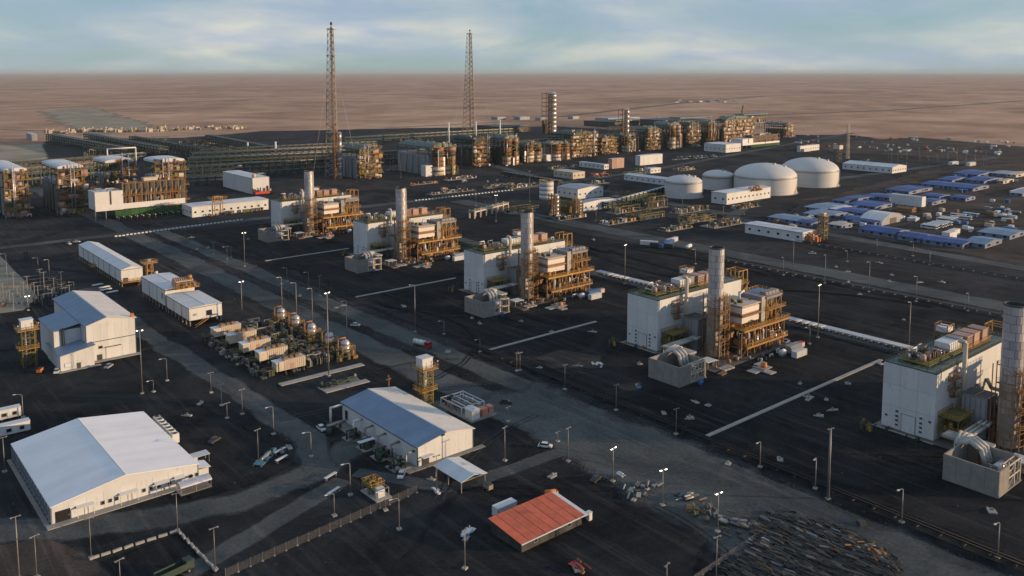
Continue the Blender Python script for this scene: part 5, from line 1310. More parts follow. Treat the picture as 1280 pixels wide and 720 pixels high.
# --- domed storage tanks
for i,(xl,xr,yb,yw,yt,lab) in enumerate([(831,877,250,228,219,'leftmost and nearest white domed tank'),(878,917,240,221,212.5,'smallest white domed tank with a brown railing, behind the nearest one'),(918,994,244,221,204,'large white domed tank, third from the left'),(977,1046,235,213,197,'rightmost large white domed tank')]):
    a = gp(xl, yb-4.5); b_ = gp(xr, yb-4.5); c = ((a[0]+b_[0])/2, (a[1]+b_[1])/2); R_ = math.hypot(b_[0]-a[0], b_[1]-a[1])/2
    hw = bis(lambda t: proj(c[0]+R_*.0, c[1], t)[1]-(yw-1), 0, 100); r = thing('storage_tank', lab, 'storage tank', c, 0, 'domed storage tanks')
    ht = bis(lambda t: proj(*c, t)[1]-yt, 0, 100)
    n = 5; src = None
    for k in range(n):
        if src is None: src = MB().cyl((0,0,.03),(0,0,hw/n-.03),R_,n=48,caps=False).build('shell_ring', M['tank_white'], r, True)
        else: inst(src, r, (0,0,k*hw/n))
    MB().cyl((0,0,0),(0,0,hw-.1),R_-.1,n=48).build('shell_liner', M['grey_paint'], r, True)
    MB().ball((0,0,hw),R_+.15,48,8,(ht-hw)/R_,True).build('dome_roof', M['tank_white'], r, True)
    pts = [((R_+.6)*math.cos(2*math.pi*k/36),(R_+.6)*math.sin(2*math.pi*k/36),hw) for k in range(37)]
    MB().rail(pts,1.2,3,.14).build('railing', M['rust_steel'] if i == 1 else M['galvanised'], r)
    if i == 1: MB().cyl((0,0,hw-.4),(0,0,hw-.05),R_+1.2,n=48).build('walkway', M['rust_steel'], r)
    else: MB().cyl((0,0,hw-.3),(0,0,hw-.05),R_+.7,n=48).build('walkway', M['galvanised'], r)
    st = MB(); 
    for k in range(24):
        t0 = -1.45+k*.03*(18/R_); t1 = t0+.03*(18/R_); z = hw*k/24
        st.bar(((R_+.8)*math.cos(t0),(R_+.8)*math.sin(t0),z),((R_+.8)*math.cos(t1),(R_+.8)*math.sin(t1),z+hw/24),.5)
    st.build('spiral_stair', M['galvanised'], r)
    MB().cyl((0,0,0),(0,0,.4),R_+1.6,n=48).build('ring_base', M['concrete'], r)
    for k,(x,y) in enumerate(((R_*.25,-R_*.55),(R_*.05,-R_*.3))): 
        zz = hw+(ht-hw)*math.sqrt(max(0,1-(x*x+y*y)/R_/R_)); MB().cbox(x,y,zz-.3,2.2,1.6,1.7).build('roof_nozzle', M['galvanised'], r)
    MB().cyl((0,0,ht-.2),(0,0,ht+.9),.8,n=8).build('vent', M['galvanised'], r)
# --- plant buildings in the middle
plain_building('plant_building', 'white building with a low grey roof right of the white cylindrical tank', (722,249), 696, 754, 237, roof='grey_roof', ridge=1.5)
plain_building('plant_building', 'pale roofed building with yellow tower at its left end', (729,265), 719, 770, 254, roof='grey_roof', ridge=1.2)
plain_building('tank_office', 'flat white building in front of the large domed tanks', (908,256), 889, 963, 242, roof='pale_roof', axis='u')
a = thing('roof_plant', 'ochre machinery on the flat building in front of the domed tanks', 'machinery', (*gp(945,250), 9)); clutter(a,-8,12,-3,3,0,5,16,rc,['rust_steel','beige','orange_paint','yellow_steel'])
plain_building('long_shed', 'long low blue-grey roofed shed left of the nearest domed tank', (835,232), 780, 848, 225, roof='pale_roof', ridge=1.2)
plain_building('plant_building', 'beige building in the middle beside the parking road', (716,224), 692, 731, 216, roof='beige', wall='beige')
plain_building('plant_building', 'white square building behind the long blue-grey shed', (800,207), 794, 828, 195, roof='white_paint', wins=False)
plain_building('plant_building', 'small rounded looking pink-white building below the narrow blocks', (765,211), 760, 780, 199, roof='beige', wall='pink_box', wins=False)
plain_building('plant_building', 'pair of pale flat roofs left of the pink-white building', (755,212), 724, 761, 206, roof='pale_roof')
plain_building('plant_building', 'white building between the big dark block and the tanks', (907,191), 880, 926, 181, roof='white_paint')
plain_building('long_hall', 'long white hall right of the domed tanks', (1115,217), 1053, 1133, 209.5, roof='pale_roof', ridge=2.5)
plain_building('plant_building', 'small low white building beyond the rightmost domed tank', (1000,190), 996, 1024, 183, roof='beige')
plain_building('pump_house', 'small pale pump house among shrubs above the nearest domed tank', (813,217), 806, 826, 211, roof='pale_roof')
lb = plain_building('raised_process_hall', 'long pale hall with ochre gear at its right end, left of the camp', (1003,303), 931, 1018, 291, roof='pale_roof', maxdv=160)
a = thing('skid_group', 'ochre pipe gear at the right end of the long pale hall', 'pipe skid', gp(1012,303)); clutter(a,0,9,-3,9,0,7,26,rc,['orange_paint','rust_steel','beige','yellow_steel','red_paint'])
# white cylinder tank with yellow crown, yellow-scaffolded column
q = gp(683, 249); hh_ = bis(lambda t: proj(*q, t)[1]-227, 0, 60); a = thing('water_tank', 'white cylindrical tank with yellow railing left of the grey-roofed building', 'tank', q); R_ = 6.8
for k in range(4): MB().cyl((0,0,hh_*k/4+.03),(0,0,hh_*(k+1)/4-.03),R_,n=24).build('shell_ring', M['tank_white'], a, True)
MB().rail([((R_+.4)*math.cos(2*math.pi*k/16),(R_+.4)*math.sin(2*math.pi*k/16),hh_) for k in range(17)],1.4,3,.3).build('railing', M['yellow_steel'], a); clutter(a,-4,4,-4,4,hh_,2,8,rc,['yellow_steel','olive_steel'])
column_tower('white column with yellow scaffold in front of the white cylindrical tank', (695,269), 244, 2.6, 2.0, 6)
q = gp(724, 266); column_tower('white column at the left end of the pale roofed building', (724,268), 250, 2.0, 2.0, 7)
# --- outdoor pipework areas (each a skid)
def skid(label, q, lx, ly, h_, n, mats, frame='olive_steel', seed=0, rz=0, group=None):
    rn = random.Random(seed); a = thing('pipe_skid', label, 'pipe skid', gp(*q), rz, group)
    MB().box(-.5,lx+.5,-.5,ly+.5,.02,.3).build('pad', M['concrete'], a)
    if frame: frame_parts(a, [lx*i/4 for i in range(5)], [0,ly], .3, h_, [h_*.6,h_], M[frame], .35, True)
    clutter(a, 0, lx, 0, ly, .3, h_*.85, n, rn, mats)
    return a
GM = ['green_steel','olive_steel','galvanised','rust_steel','yellow_steel','dark_steel']
skid('green framed pipe skid below the nearest domed tank', (812,262), 24, 14, 11, 40, GM, seed=31)
skid('wide olive pipework field behind the blue containers', (800,276), 30, 16, 5, 44, GM, seed=32)
skid('low pipework field left of the long pale hall', (862,280), 34, 12, 5, 40, GM+['beige'], seed=33)
skid('pipework beside the pale roofed building', (770,268), 30, 12, 6, 34, GM+['beige'], seed=34)
skid('pipework in front of the rack near the domed tanks', (775,247), 30, 14, 4, 30, GM, seed=35)
skid('green pipework between the sheds behind the tanks', (790,222), 24, 14, 5, 30, ['green_steel','leaf','olive_steel','galvanised'], seed=36)
skid('dark green gear below the white square building', (800,214), 26, 10, 5, 26, ['green_steel','leaf','olive_steel','beige'], None, seed=37)
skid('green gear with red tanks left of the long shed', (748,222), 24, 14, 5, 26, ['green_steel','leaf','red_paint','beige','orange_paint'], None, seed=38)
skid('low gear with a few white boxes right of the beige building', (734,232), 34, 10, 4, 26, ['green_steel','white_paint','olive_steel','dark_steel'], None, seed=39)
skid('pipework at the yellow scaffolded column', (706,268), 12, 10, 10, 26, ['yellow_steel','olive_steel','rust_steel'], seed=40)
skid('ochre pipe rack gear beyond the left racks, near the flare tower', (370,200), 60, 20, 7, 30, ['beige','pink_box','rust_steel','galvanised'], None, seed=41)
skid('sunlit gear beyond the left racks, right of centre', (270,190), 70, 24, 9, 34, ['beige','pink_box','orange_paint','galvanised'], None, seed=42)
skid('sunlit gear beyond the left racks, leftmost', (232,182), 60, 20, 10, 30, ['beige','rust_steel','pink_box'], None, seed=43)
skid('gear right of the stepped block beside the flare tower', (487,213), 22, 8, 4, 16, ['rust_steel','galvanised'], None, seed=44)
skid('flat gear in front of the wide pale block', (515,232), 34, 5, 3, 18, ['rust_steel','galvanised','orange_paint'], None, seed=45)
skid('fenced pipe gear behind the middle compressor unit', (640,268), 30, 10, 5, 22, GM, seed=46)
skid('white boxes and pipes left of the parking road', (560,226), 40, 10, 4, 26, ['white_paint','galvanised','rust_steel'], None, seed=47)
for i,(q,lx,ly,l) in enumerate([((60,214),60,14,'dark gear crowded behind the second leftmost block'),((250,222),60,12,'dark gear crowded under the three-tier rack, left part'),((330,216),60,12,'dark gear crowded under the three-tier rack, right part'),((380,206),60,14,'dark gear left of the left flare tower foot'),((480,204),50,14,'dark gear behind the stepped block right of the flare tower'),((620,196),50,14,'dark gear behind the small pale clad blocks'),((700,186),60,16,'dark gear around the foot of the tall process column'),((800,176),80,16,'dark gear behind the narrow blocks'),((110,196),90,24,'dark gear in the rack bank above the white pipe loop'),((190,186),90,24,'ochre gear between the racks, upper left'),((140,184),90,20,'ochre gear row between the racks, top left'),((480,176),80,20,'dark gear between the two flare towers')]):
    skid(l, q, lx, ly, 12, 90, ['green_steel','dark_steel','olive_steel','rust_steel','galvanised','dark_steel','green_steel','beige'] if i < 8 or i == 11 else ['olive_steel','beige','green_steel','rust_steel','dark_steel'], 'green_steel', 60+i)
for i,(q,lx,ly,h__,l) in enumerate([((745,262),34,10,5,'dense pipework left below the nearest domed tank'),((850,268),40,12,5,'dense pipework below and right of the nearest domed tank'),((893,286),40,14,4,'dense low pipework left end of the long pale hall'),((760,282),44,10,4,'dense low pipework along the road behind the pale containers'),((700,276),30,8,4,'low pipework at the foot of the yellow scaffolded column'),((835,290),30,10,3,'scattered gear below the low pipework field'),((925,262),30,10,4,'gear in front of the tank office'),((640,236),40,12,4,'boxes and pipes left of the white cylindrical tank'),((690,212),50,10,4,'gear row below the small pale clad blocks'),((850,214),30,12,4,'gear between the white square building and tanks'),((1065,206),50,8,4,'gear along the front of the long white hall'),((540,244),50,10,3,'gear and boxes beside the painted stones'),((610,236),40,10,3,'boxes and vans area below the right flare tower blocks')]):
    skid(l, q, lx, ly, h__, 70, GM+['beige','white_paint','dark_steel','leaf'], None, 90+i)
# wellhead-like row along the desert edge
src = None
for i in range(46):
    x = 60+i*5.4+rc.uniform(-2,2); p = g(x, 166.5-6.5*(i/46)+rc.uniform(-1,1.5)); lab = '%s small ochre equipment cluster from the left along the desert edge' % ordn(i)
    if src is None:
        src = thing('well_cluster', lab, 'wellhead', p, 0, 'equipment line along the desert edge'); MB().box(0,8,0,8,0,5).build('cabin', M['beige'], src); clutter(src,-10,14,-5,12,0,9,7,rc,['olive_steel','beige','rust_steel'])
    else: copy_tree(src, None, lab, p, rc.choice([0,1.57,3.14]), sc=(1,1,rc.uniform(.6,1.4)))
a = plain_building('far_building', 'lone pale building at the far left edge of the plant', (40,176), 29, 47, 168, roof='pale_roof', wall='grey_paint', maxdv=45, wins=False)
for i,(q,l,r_,t) in enumerate([((622,150),614,632,146.4),((650,150),642,662,146.2),((676,151),669,686,147.4),((716,149),710,724,145.6),((760,153),744,800,148),((800,154),790,840,149.5),((862,128),859,866,127),((905,128),899,908,127)]):
    a = plain_building('far_building', ['low grey far building left of the tall process column, leftmost','low grey far building left of the tall process column, second','low grey far building just left of the tall process column','lone grey far building right of the tall process column','long grey roof behind the smaller process column','long grey roof right behind the smaller process column','tiny far building out in the desert, left of the pair','tiny far building out in the desert, right of the pair'][i], q, l, r_, t, roof='grey_roof', wall='grey_paint', maxdv=45, wins=False)
# crane behind the biggest block and lattice mast by the hall
def mast(label, q, yt, w0, w1, name='lattice_mast', m='galvanised', lean=0):
    p = gp(*q); H_ = bis(lambda t: proj(*p, t)[1]-yt, 0, 300); a = thing(name, label, 'mast' if name != 'crane' else 'crane', p); b = MB(); n = max(8,int(H_/5))
    for k in range(n):
        z0,z1 = H_*k/n,H_*(k+1)/n; a0 = w0*(1-k/n)+w1*k/n; a1 = w0*(1-(k+1)/n)+w1*(k+1)/n; l0,l1 = lean*z0, lean*z1; bb = MB()
        c0 = [(-a0+l0,-a0,z0),(a0+l0,-a0,z0),(a0+l0,a0,z0),(-a0+l0,a0,z0)]; c1 = [(-a1+l1,-a1,z1),(a1+l1,-a1,z1),(a1+l1,a1,z1),(-a1+l1,a1,z1)]
        for i in range(4): bb.bar(c0[i],c1[i],.4).bar(c0[i],c1[(i+1)%4],.25)
        bb.build('lattice_bay', M[m], a)
    MB().cbox(lean*H_,0,H_,1,1,2).build('mast_top', M[m], a); MB().cbox(0,0,0,w0*3,w0*3,.6).build('base', M['concrete'], a); return a
mast('slim lattice mast standing beside the long white hall', (1059,198), 156, 1.8, 1.2)
c_ = mast('crane boom leaning right behind the biggest dark block', (924,160), 132, 1.5, 1.0, 'crane', 'dark_steel', .25)
t_ = thing('cabin_tower', 'yellow framed watch tower between the long pale hall and the blue camp', 'tower', gp(1028,299)); H_ = bis(lambda t: proj(*gp(1028,299), t)[1]-270, 0, 60)
frame_parts(t_, [-2.2,2.2],[-2.2,2.2],0,H_,[H_*k/5 for k in range(1,6)],M['olive_steel'],.5,True); [deck(t_,-3,3,-3,3,H_*k/5,M['yellow_steel']) for k in (2,4,5)]; MB().cbox(0,0,H_,3,3,2.5).build('cabin', M['beige'], t_)
t_ = thing('cabin_tower', 'dark framed watch tower at the left end of the long white hall', 'tower', gp(1047,203)); H_ = 24
frame_parts(t_, [-3,3],[-3,3],0,H_,[6,12,18,24],M['dark_steel'],.7,True); MB().cbox(0,0,H_*.75,9,9,5).build('cabin', M['beige'], t_)
# ---------------------------------------------------------------- workers' camp
FAR['on'] = True
rd_ = random.Random(41)
def camp(label, N_, pxl, pxr, h_=3.2, roof='blue_roof', group='blue roofed cabins of the workers camp', wall='camp_wall', maxdv=120, maxdu=60, name='camp_cabin', ridge=1.0):
    u,v,du,dv,_ = corner(*N_, pxl, pxr, None); dv=min(dv,maxdv); du=min(du*1.35,maxdu); ridge *= .8; h_ = min(h_, 2.9)
    r = gable_building(name, label, 'cabin', (u,v), du, dv, h_, h_+ridge, .5, 'v', wall, (roof,roof), group, max(5, dv/8), .6, 0, None)
    k = min(9, max(2, int(dv/6))); windows(r, 'left', [(dv*(i+.3)/k, 1.0, min(2.0,dv/k*.5), 1.4) for i in range(k)], 'glass', 'blue_paint')
    windows(r, 'front', [(du*(i+.3)/2, 1.0, du*.15, 1.3) for i in range(2)], 'glass', 'blue_paint')
    return r
camp('bright blue roofed cabin row, left end of the nearest line below the arched tent', (1117,297.5), 1073, 1132, ridge=2.2)
camp('bright blue roofed cabin row, second in the nearest line beside the parked buses', (1150,303.5), 1121, 1164, ridge=1.8)
camp('darker blue cabin row, third in the nearest line in front of the white boxes', (1178,308), 1153, 1192, ridge=1.4)
camp('blue cabin row, fourth in the nearest line joining the grey-blue hall', (1203,311), 1181, 1216, ridge=1.2)
camp('grey-blue roofed hall with a pale end at the right of the nearest line', (1231,311), 1205, 1247, 4.5, 'slate_roof', ridge=2)
camp('blue cabin row just left of the arched tent', (1093,283), 1056, 1106)
camp('blue cabin row behind the left end of the arched tent', (1094,263), 1060, 1112)
camp('dark blue cabin row left of the arched tent, middle', (1079,271), 1046, 1092, 3, 'blue_roof')
camp('bright blue cabin row behind the grey box hall, left', (1112,251.5), 1082, 1124)
camp('bright blue cabin row behind the grey box hall, far one', (1136,243.5), 1106, 1158)
camp('bright blue cabin row right of the grey box hall, far one', (1174,250), 1152, 1184)
camp('bright blue cabin row right of the grey box hall, near one', (1165,257), 1150, 1178)
camp('small blue cabin standing alone right of the grey box hall', (1207,252), 1188, 1216)
camp('blue cabin row behind the watch tower, far one', (1056,256), 1040, 1082)
camp('blue-grey cabin row left of the arched tent, farther', (1030,266), 1005, 1052, 3, 'slate_roof')
camp('blue-grey cabin row behind the long pale hall, right', (1035,275), 1004, 1053, 3, 'slate_roof')
camp('blue-grey cabin row behind the long pale hall, left', (997,281), 960, 1012, 3, 'slate_roof')
camp('blue cabin behind the long pale hall beside the watch tower', (1014,284), 996, 1026, 3)
camp('brown roofed cabin right of the yellow watch tower', (1052,287), 1035, 1062, 3, 'beige')
camp('pale cabin at the left front of the camp', (1045,266), 1030, 1060, 3, 'pale_roof')
camp('blue roofed cabin row, front left of the upper camp', (1180,236), 1151, 1195, ridge=1.6)
camp('blue roofed cabin row, front right of the upper camp', (1216,239.5), 1183, 1231, ridge=1.6)
camp('blue roofed cabin row, second line of the upper camp, left', (1190,229), 1172, 1206, ridge=1.6)
camp('blue roofed cabin row, second line of the upper camp, right', (1230,230), 1206, 1247, ridge=1.6)
camp('blue roofed cabin row, farthest of the upper camp', (1222,222), 1192, 1240, ridge=1.6)
camp('tan lit long cabin right of the upper camp, near one', (1254,230), 1246, 1264, 3.4, 'beige', wall='beige')
camp('tan lit long cabin right of the upper camp, far one', (1270,222), 1258, 1284, 3.4, 'beige', wall='beige')
camp('dark roofed long cabin behind the upper camp', (1258,221), 1238, 1270, 3.4, 'grey_roof')
camp('grey-blue hall with open yellow roof frame, right edge of the camp', (1262,300), 1222, 1277, 4.5, 'slate_roof', ridge=1)
camp('pale tent roofed block at the right edge above the camp', (1275,244), 1262, 1300, 4, 'cream_roof')
camp('dark roofed cabin at the right edge of the picture', (1278,242+4), 1262, 1300, 3, 'grey_roof')
# small containers, sheds and vans scattered through the camp
CR = [((965,272),(1060,286)),((1060,250),(1100,268)),((1095,238),(1215,256)),((1130,268),(1215,282)),((1180,262),(1275,292)),((1190,212),(1278,238)),((1240,245),(1280,300)),((1035,262),(1095,284))]
cc_ = [container('', (0,0), 7, 2.6, 2.8, m, 0, None, 'camp_container') for m in ('white_paint','grey_paint','blue_paint','pale_roof','beige','rust_steel')]
first_ = set(); names_ = ['white','dark grey','blue','pale','tan','rusty']
CO = []
for i in range(110):
    a_, b_ = CR[i%len(CR)]; k = rd_.choice([0,0,1,2,2,3,4,5]); p = gp(rd_.uniform(a_[0],b_[0]), rd_.uniform(a_[1],b_[1])); lab = 'small %s container or shed among the cabins of the camp'%names_[k]; rz2 = rd_.choice([0,1.57,.3,1.2])
    if k not in first_: first_.add(k); o = cc_[k]; o.location=(*p,0); o.rotation_euler=(0,0,rz2)
    else: o = copy_tree(cc_[k], None, lab, p, rz2, None, (rd_.uniform(.5,1.3),rd_.uniform(.8,1.4),1))
    o['look'] = names_[k]; CO.append(o)
label_near(CO, 'small %s camp container', [(*gp(1090,275),'the arched tent'),(*gp(1133,255),'the pale box hall'),(*gp(1028,299),'the yellow watch tower'),(*gp(1190,300),'the white box building'),(*gp(1175,286),'the parked bus line'),(*gp(1212,274),'the three buses behind'),(*gp(1262,300),'the right edge hall'),(*gp(1180,236),'the upper camp front left'),(*gp(1240,230),'the upper camp right end'),(*gp(980,275),'the long pale hall'),(*gp(1236,308),'the grey-blue hall'),(*gp(1115,240),'the far blue cabin rows'),(*gp(1275,246),'the pale tent roofed block'),(*gp(1207,250),'the lone small blue cabin')], 'small camp containers')
# white boxes
for i,(q,l,r_) in enumerate([((1187,299),1177,1196),((1192,295.5),1185,1200)]):
    u,v,du,dv,_ = corner(*q, l, r_, None); a = thing('white_storage_box', ['nearer','farther'][i]+' cream white box building behind the nearest blue row', 'building', (u,v), 0, 'white boxes in the camp')
    MB().box(0,du,0,dv,0,4.2).build('wall', M['white_paint'], a); MB().box(-.2,du+.2,-.2,dv+.2,4.2,4.5).build('roof', M['cream_roof'], a)
    MB().box(du*.3,du*.6,-.1,0,0,3).build('door', M['pale_roof'], a)
u,v,du,dv,h_ = corner(1152,259, 1113, 1157, 247); a = gable_building('box_hall', 'plain pale grey box hall with a blank face in the middle of the camp', 'hall', (u,v), du, dv, h_, h_+.5, .5, 'v', 'pale_roof', ('pale_roof','pale_roof'), None, 8, .2, 0, None)
bb_ = thing('brown_shed', 'rust brown shed standing right under the pale box hall', 'shed', gp(1140,266)); MB().box(0,8,0,14,0,3).build('wall', M['rust_steel'], bb_); MB().prism([(-.5,3),(8.5,3),(4,4.5)],-.4,14.4,'y').build('roof', M['rust_steel'], bb_)
for i in range(12):
    p = gp(1128+i*2.0+rd_.uniform(-1,1), 262.5+i*.3+rd_.uniform(-1,1)); lab = '%s dark bush from the left below the pale box hall' % ordn(i)
    copy_tree(sh0[i%3], None, lab, p, rd_.random()*6, 'bushes beside the box hall', (1.2,1.2,1.1))
# arched tent
u,v,du,dv,_ = corner(1102,282.5, 1073, 1131, None); a = thing('arched_tent', 'white arched tent with a dark grey end in the middle of the camp', 'tent', (u,v)); ha_ = 8
pr = [(du/2-du/2*math.cos(math.pi*i/14), ha_*math.sin(math.pi*i/14)) for i in range(15)]
n = 7
for i in range(n):
    MB().prism(pr+[(du/2+(p-du/2)*.985, z*.985) for p,z in pr[::-1]], dv*i/n+.05, dv*(i+1)/n-.05, 'y').build('cover_bay', M['white_paint'], a)
MB().prism([(du/2+(p-du/2)*.97, z*.97) for p,z in pr], .3, .5, 'y').build('end_wall', M['grey_paint'], a); MB().box(du*.36,du*.64,.12,.3,0,4.5).build('door', M['dark_steel'], a)
a2 = thing('round_tent', 'small beige arched tent right of the white arched tent', 'tent', gp(1122,276)); MB().prism([(4-4*math.cos(math.pi*i/10),4*math.sin(math.pi*i/10)) for i in range(11)],0,16,'y').build('cover', M['beige'], a2); MB().box(3,5,-.1,0,0,2.4).build('door', M['dark_steel'], a2)
# buses
def bus():
    r = thing('parked_bus', '', 'bus'); L = 12
    MB().box(0,2.5,0,L,.45,2.9).build('body', M['white_paint'], r); MB().box(.05,2.45,.1,L-.1,2.9,3.1).build('roof', M['white_paint'], r)
    MB().box(-.03,2.53,.8,L-.6,1.6,2.5).build('side_windows', M['glass'], r); MB().box(.15,2.35,-.04,0,1.3,2.7).build('windscreen', M['glass'], r)
    MB().box(.1,2.4,-.08,0,.45,.8).build('bumper', M['dark_steel'], r)
    for y in (2.2, 9.6):
        for x in (0, 2.5): MB().cyl((x-.14,y,.5),(x+.14,y,.5),.5,n=10).build('wheel', M['rubber'], r)
    return r
bs = bus(); p0 = gp(1170,287.5)
for i in range(9):
    p = (p0[0]+i*5.2+(9 if i > 5 else 0), p0[1]+(6 if i > 5 else 0)+rd_.uniform(-.5,.5)); lab = 'white bus, %s in the line parked beside the nearest blue cabins'%(['nearest']+ORD[1:8]+['farthest'])[i]
    if i == 0: bs['label']=lab; bs['group']='buses parked in the camp'; bs.location=(*p,0)
    else: copy_tree(bs, None, lab, p, 0, 'buses parked in the camp')
for i,q in enumerate([(1207,273),(1214,276),(1222,272)]): copy_tree(bs, None, 'white bus parked behind the bus line, %s of three'%['left','nearest','right'][i], gp(*q), rd_.uniform(-.1,.1), 'buses parked behind the line')
# cars
def car(m):
    r = thing('parked_car', '', 'car'); L = 4.5
    MB().prism([(0,.35),(0,.95),(1.0,1.05),(3.9,1.05),(4.5,.85),(4.5,.35)], -.9, .9, 'x' if False else 'y')
    b = MB(); b.prism([(0,.35),(0,.85),(.9,1.0),(4.2,1.0),(4.5,.8),(4.5,.35)], -.88, .88, 'y').build('body', M[m], r)
    MB().prism([(.9,1.0),(1.6,1.55),(3.3,1.58),(4.1,1.0)], -.76, .76, 'y').build('cabin', M['glass'], r); MB().prism([(1.55,1.55),(3.35,1.58),(3.3,1.64),(1.6,1.62)], -.74, .74, 'y').build('roof', M[m], r)
    for x in (.9,3.6):
        for y in (-.85,.85): MB().cyl((x,y-.1,.33),(x,y+.1,.33),.33,n=10).build('wheel', M['rubber'], r)
    return r
cars = [car('white_paint'), car('dark_steel'), car('grey_paint')]; used = set()
cn_ = ['white','dark','grey']
def put_car(k, p, rz, lab, grp):
    o = cars[k]
    if k not in used: used.add(k); o.location = (*p,0); o.rotation_euler = (0,0,rz); o['label']=lab; o['group']=grp
    else: copy_tree(o, None, lab, p, rz, grp)
for i in range(16):
    k = rd_.choice([0,0,1,2]); p = gp(842+i*3.6, 200.5-i*.28); put_car(k, p, rd_.uniform(-.1,.1)+1.57, 'parked %s car, %s from the left in the row behind the domed tanks'%(cn_[k], ORD[i]), 'cars parked behind the domed tanks')
for i in range(10):
    k = rd_.choice([0,0,1,2]); p = gp(848+i*5, 197-i*.25); put_car(k, p, rd_.uniform(-.1,.1)+1.57, 'parked %s car, %s from the left in the rear row behind the tanks'%(cn_[k], ORD[i]), 'cars in the rear row behind the tanks')
for i,(q,k,l) in enumerate([((88,306),0,'small white car on the road above the long raised building'),((100,303),0,'white van-like car left of the junction by the raised building'),((572,235),1,'dark car among the stones behind the second stack'),((610,228),0,'white car on the gravel below the right flare tower blocks'),((620,226),2,'grey car right of the white one below the flare tower blocks'),((1020,318),0,'lone white car on the camp road below the tower'),((1262,262),0,'white car in the open yard at the right edge')]): put_car(k, gp(*q), rd_.uniform(0,3), l, 'single cars')
for i,(q,k,rz3,l) in enumerate([((70,468),0,1.2,'white pickup parked beside the workshop annex'),((132,462),2,.8,'grey car parked on the workshop apron'),((262,556),1,.5,'dark car parked in the yard right of the tent'),((500,600),0,.8,'white car parked at the left front corner of the pump hall'),((612,520),2,1.57,'grey car parked right of the manifold skid'),((740,605),1,.3,'dark car on the edge of the black yard'),((215,560),0,2.0,'white car parked just right of the tent wall'),((405,540),0,1.5,'white car on the junction track left of the pump hall'),((980,430),2,.2,'grey car parked beside the second nearest unit container'),((690,560),0,2.2,'white car crossing the road apron right of the pump hall'),((450,408),0,2.25,'white car driving on the main road behind the tanker'),((640,505),1,2.25,'dark car driving on the main road below the tanker'),((330,300),0,.1,'white car on the road left of the farthest unit pit')]): put_car(k, gp(*q), rz3, l, 'single cars')
for i,(q,m,l) in enumerate([((50,466),'orange_paint','orange generator cart left of the workshop annex'),((120,448),'white_paint','white generator cart at the workshop wall'),((610,612),'beige_dull','tan generator cart beside the canopy')]):
    a = thing('generator_cart', l, 'generator', gp(*q), rd_.random()*3); MB().box(-1.4,1.4,-.8,.8,.5,1.9).build('housing', M[m], a); MB().box(-1.5,1.5,-.85,.85,1.9,2.0).build('lid', M['dark_steel'], a); wheels(a,(-.8,.8),1.7,.35)
# trucks and boxes
for i,(q,rz,m,tk,l) in enumerate([((580,228),.3,'blue_paint','grey_paint','blue truck with grey tank below the right flare tower blocks'),((555,238),.2,'red_paint','galvanised','red truck near the painted stones behind the second unit'),((1250,272),2,'white_paint','white_paint','white tanker at the right edge above the camp hall'),((1268,268),1.6,'white_paint','galvanised','second white tanker at the right edge')]): tanker(l, gp(*q), rz, m, tk)
for i,(q,L,m,l) in enumerate([((800,306),12,'white_paint','white container left of the blue containers behind the units'),((812,309),16,'dark_steel','black container between the white and blue ones'),((828,311),12,'blue_paint','front blue container of the stack behind the units'),((832,308),13,'blue_paint','middle blue container of the group behind the units'),((836,305),14,'pale_roof','pale blue container at the back of the group')]):
    container(l, gp(*q), L, 2.6, 3.0, m, R(-60) if i < 2 else R(12))
a = thing('tank_trailer', 'pale tank trailer at the right end of the blue containers', 'trailer', gp(858,312), R(15)); MB().cyl((0,0,1.8),(7,0,1.8),1.2,n=12).build('tank', M['pale_roof'], a, True); wheels(a,(1.5,5.5),2,.5)
# containers beside each unit frame
for i,(a_,b_,lab) in enumerate(UNITS[1:]):
    w_ = ['second nearest','middle','second farthest','farthest'][i]
    p = (a_+42, b_-38); container('blue-grey container beside the %s compressor unit'%w_, p, 9, 2.6, 3, 'blue_paint' if i%2 else 'grey_paint')
    container('pale container beside the %s compressor unit'%w_, (p[0]-4,p[1]-5.5), 8, 2.5, 2.8, 'pale_roof')
    t = thing('white_tank', 'small white horizontal tank beside the %s compressor unit'%w_, 'tank', (a_+35.5,b_-37.5)); MB().cyl((0,0,1.6),(2.6,0,1.6),1.3,n=12).build('shell', M['white_paint'], t, True); MB().cbox(.4,0,0,.4,2,.6).cbox(2.2,0,0,.4,2,.6).build('saddle', M['concrete'], t)
    t = thing('red_cabinet', 'small red cabinet beside the %s compressor unit'%w_, 'cabinet', (a_+52,b_-37)); MB().box(0,3,0,2.2,.2,2.4).build('body', M['pink_box' if i else 'red_paint'], t); MB().box(.2,2.8,-.05,0,.4,2.2).build('door', M['beige'], t)
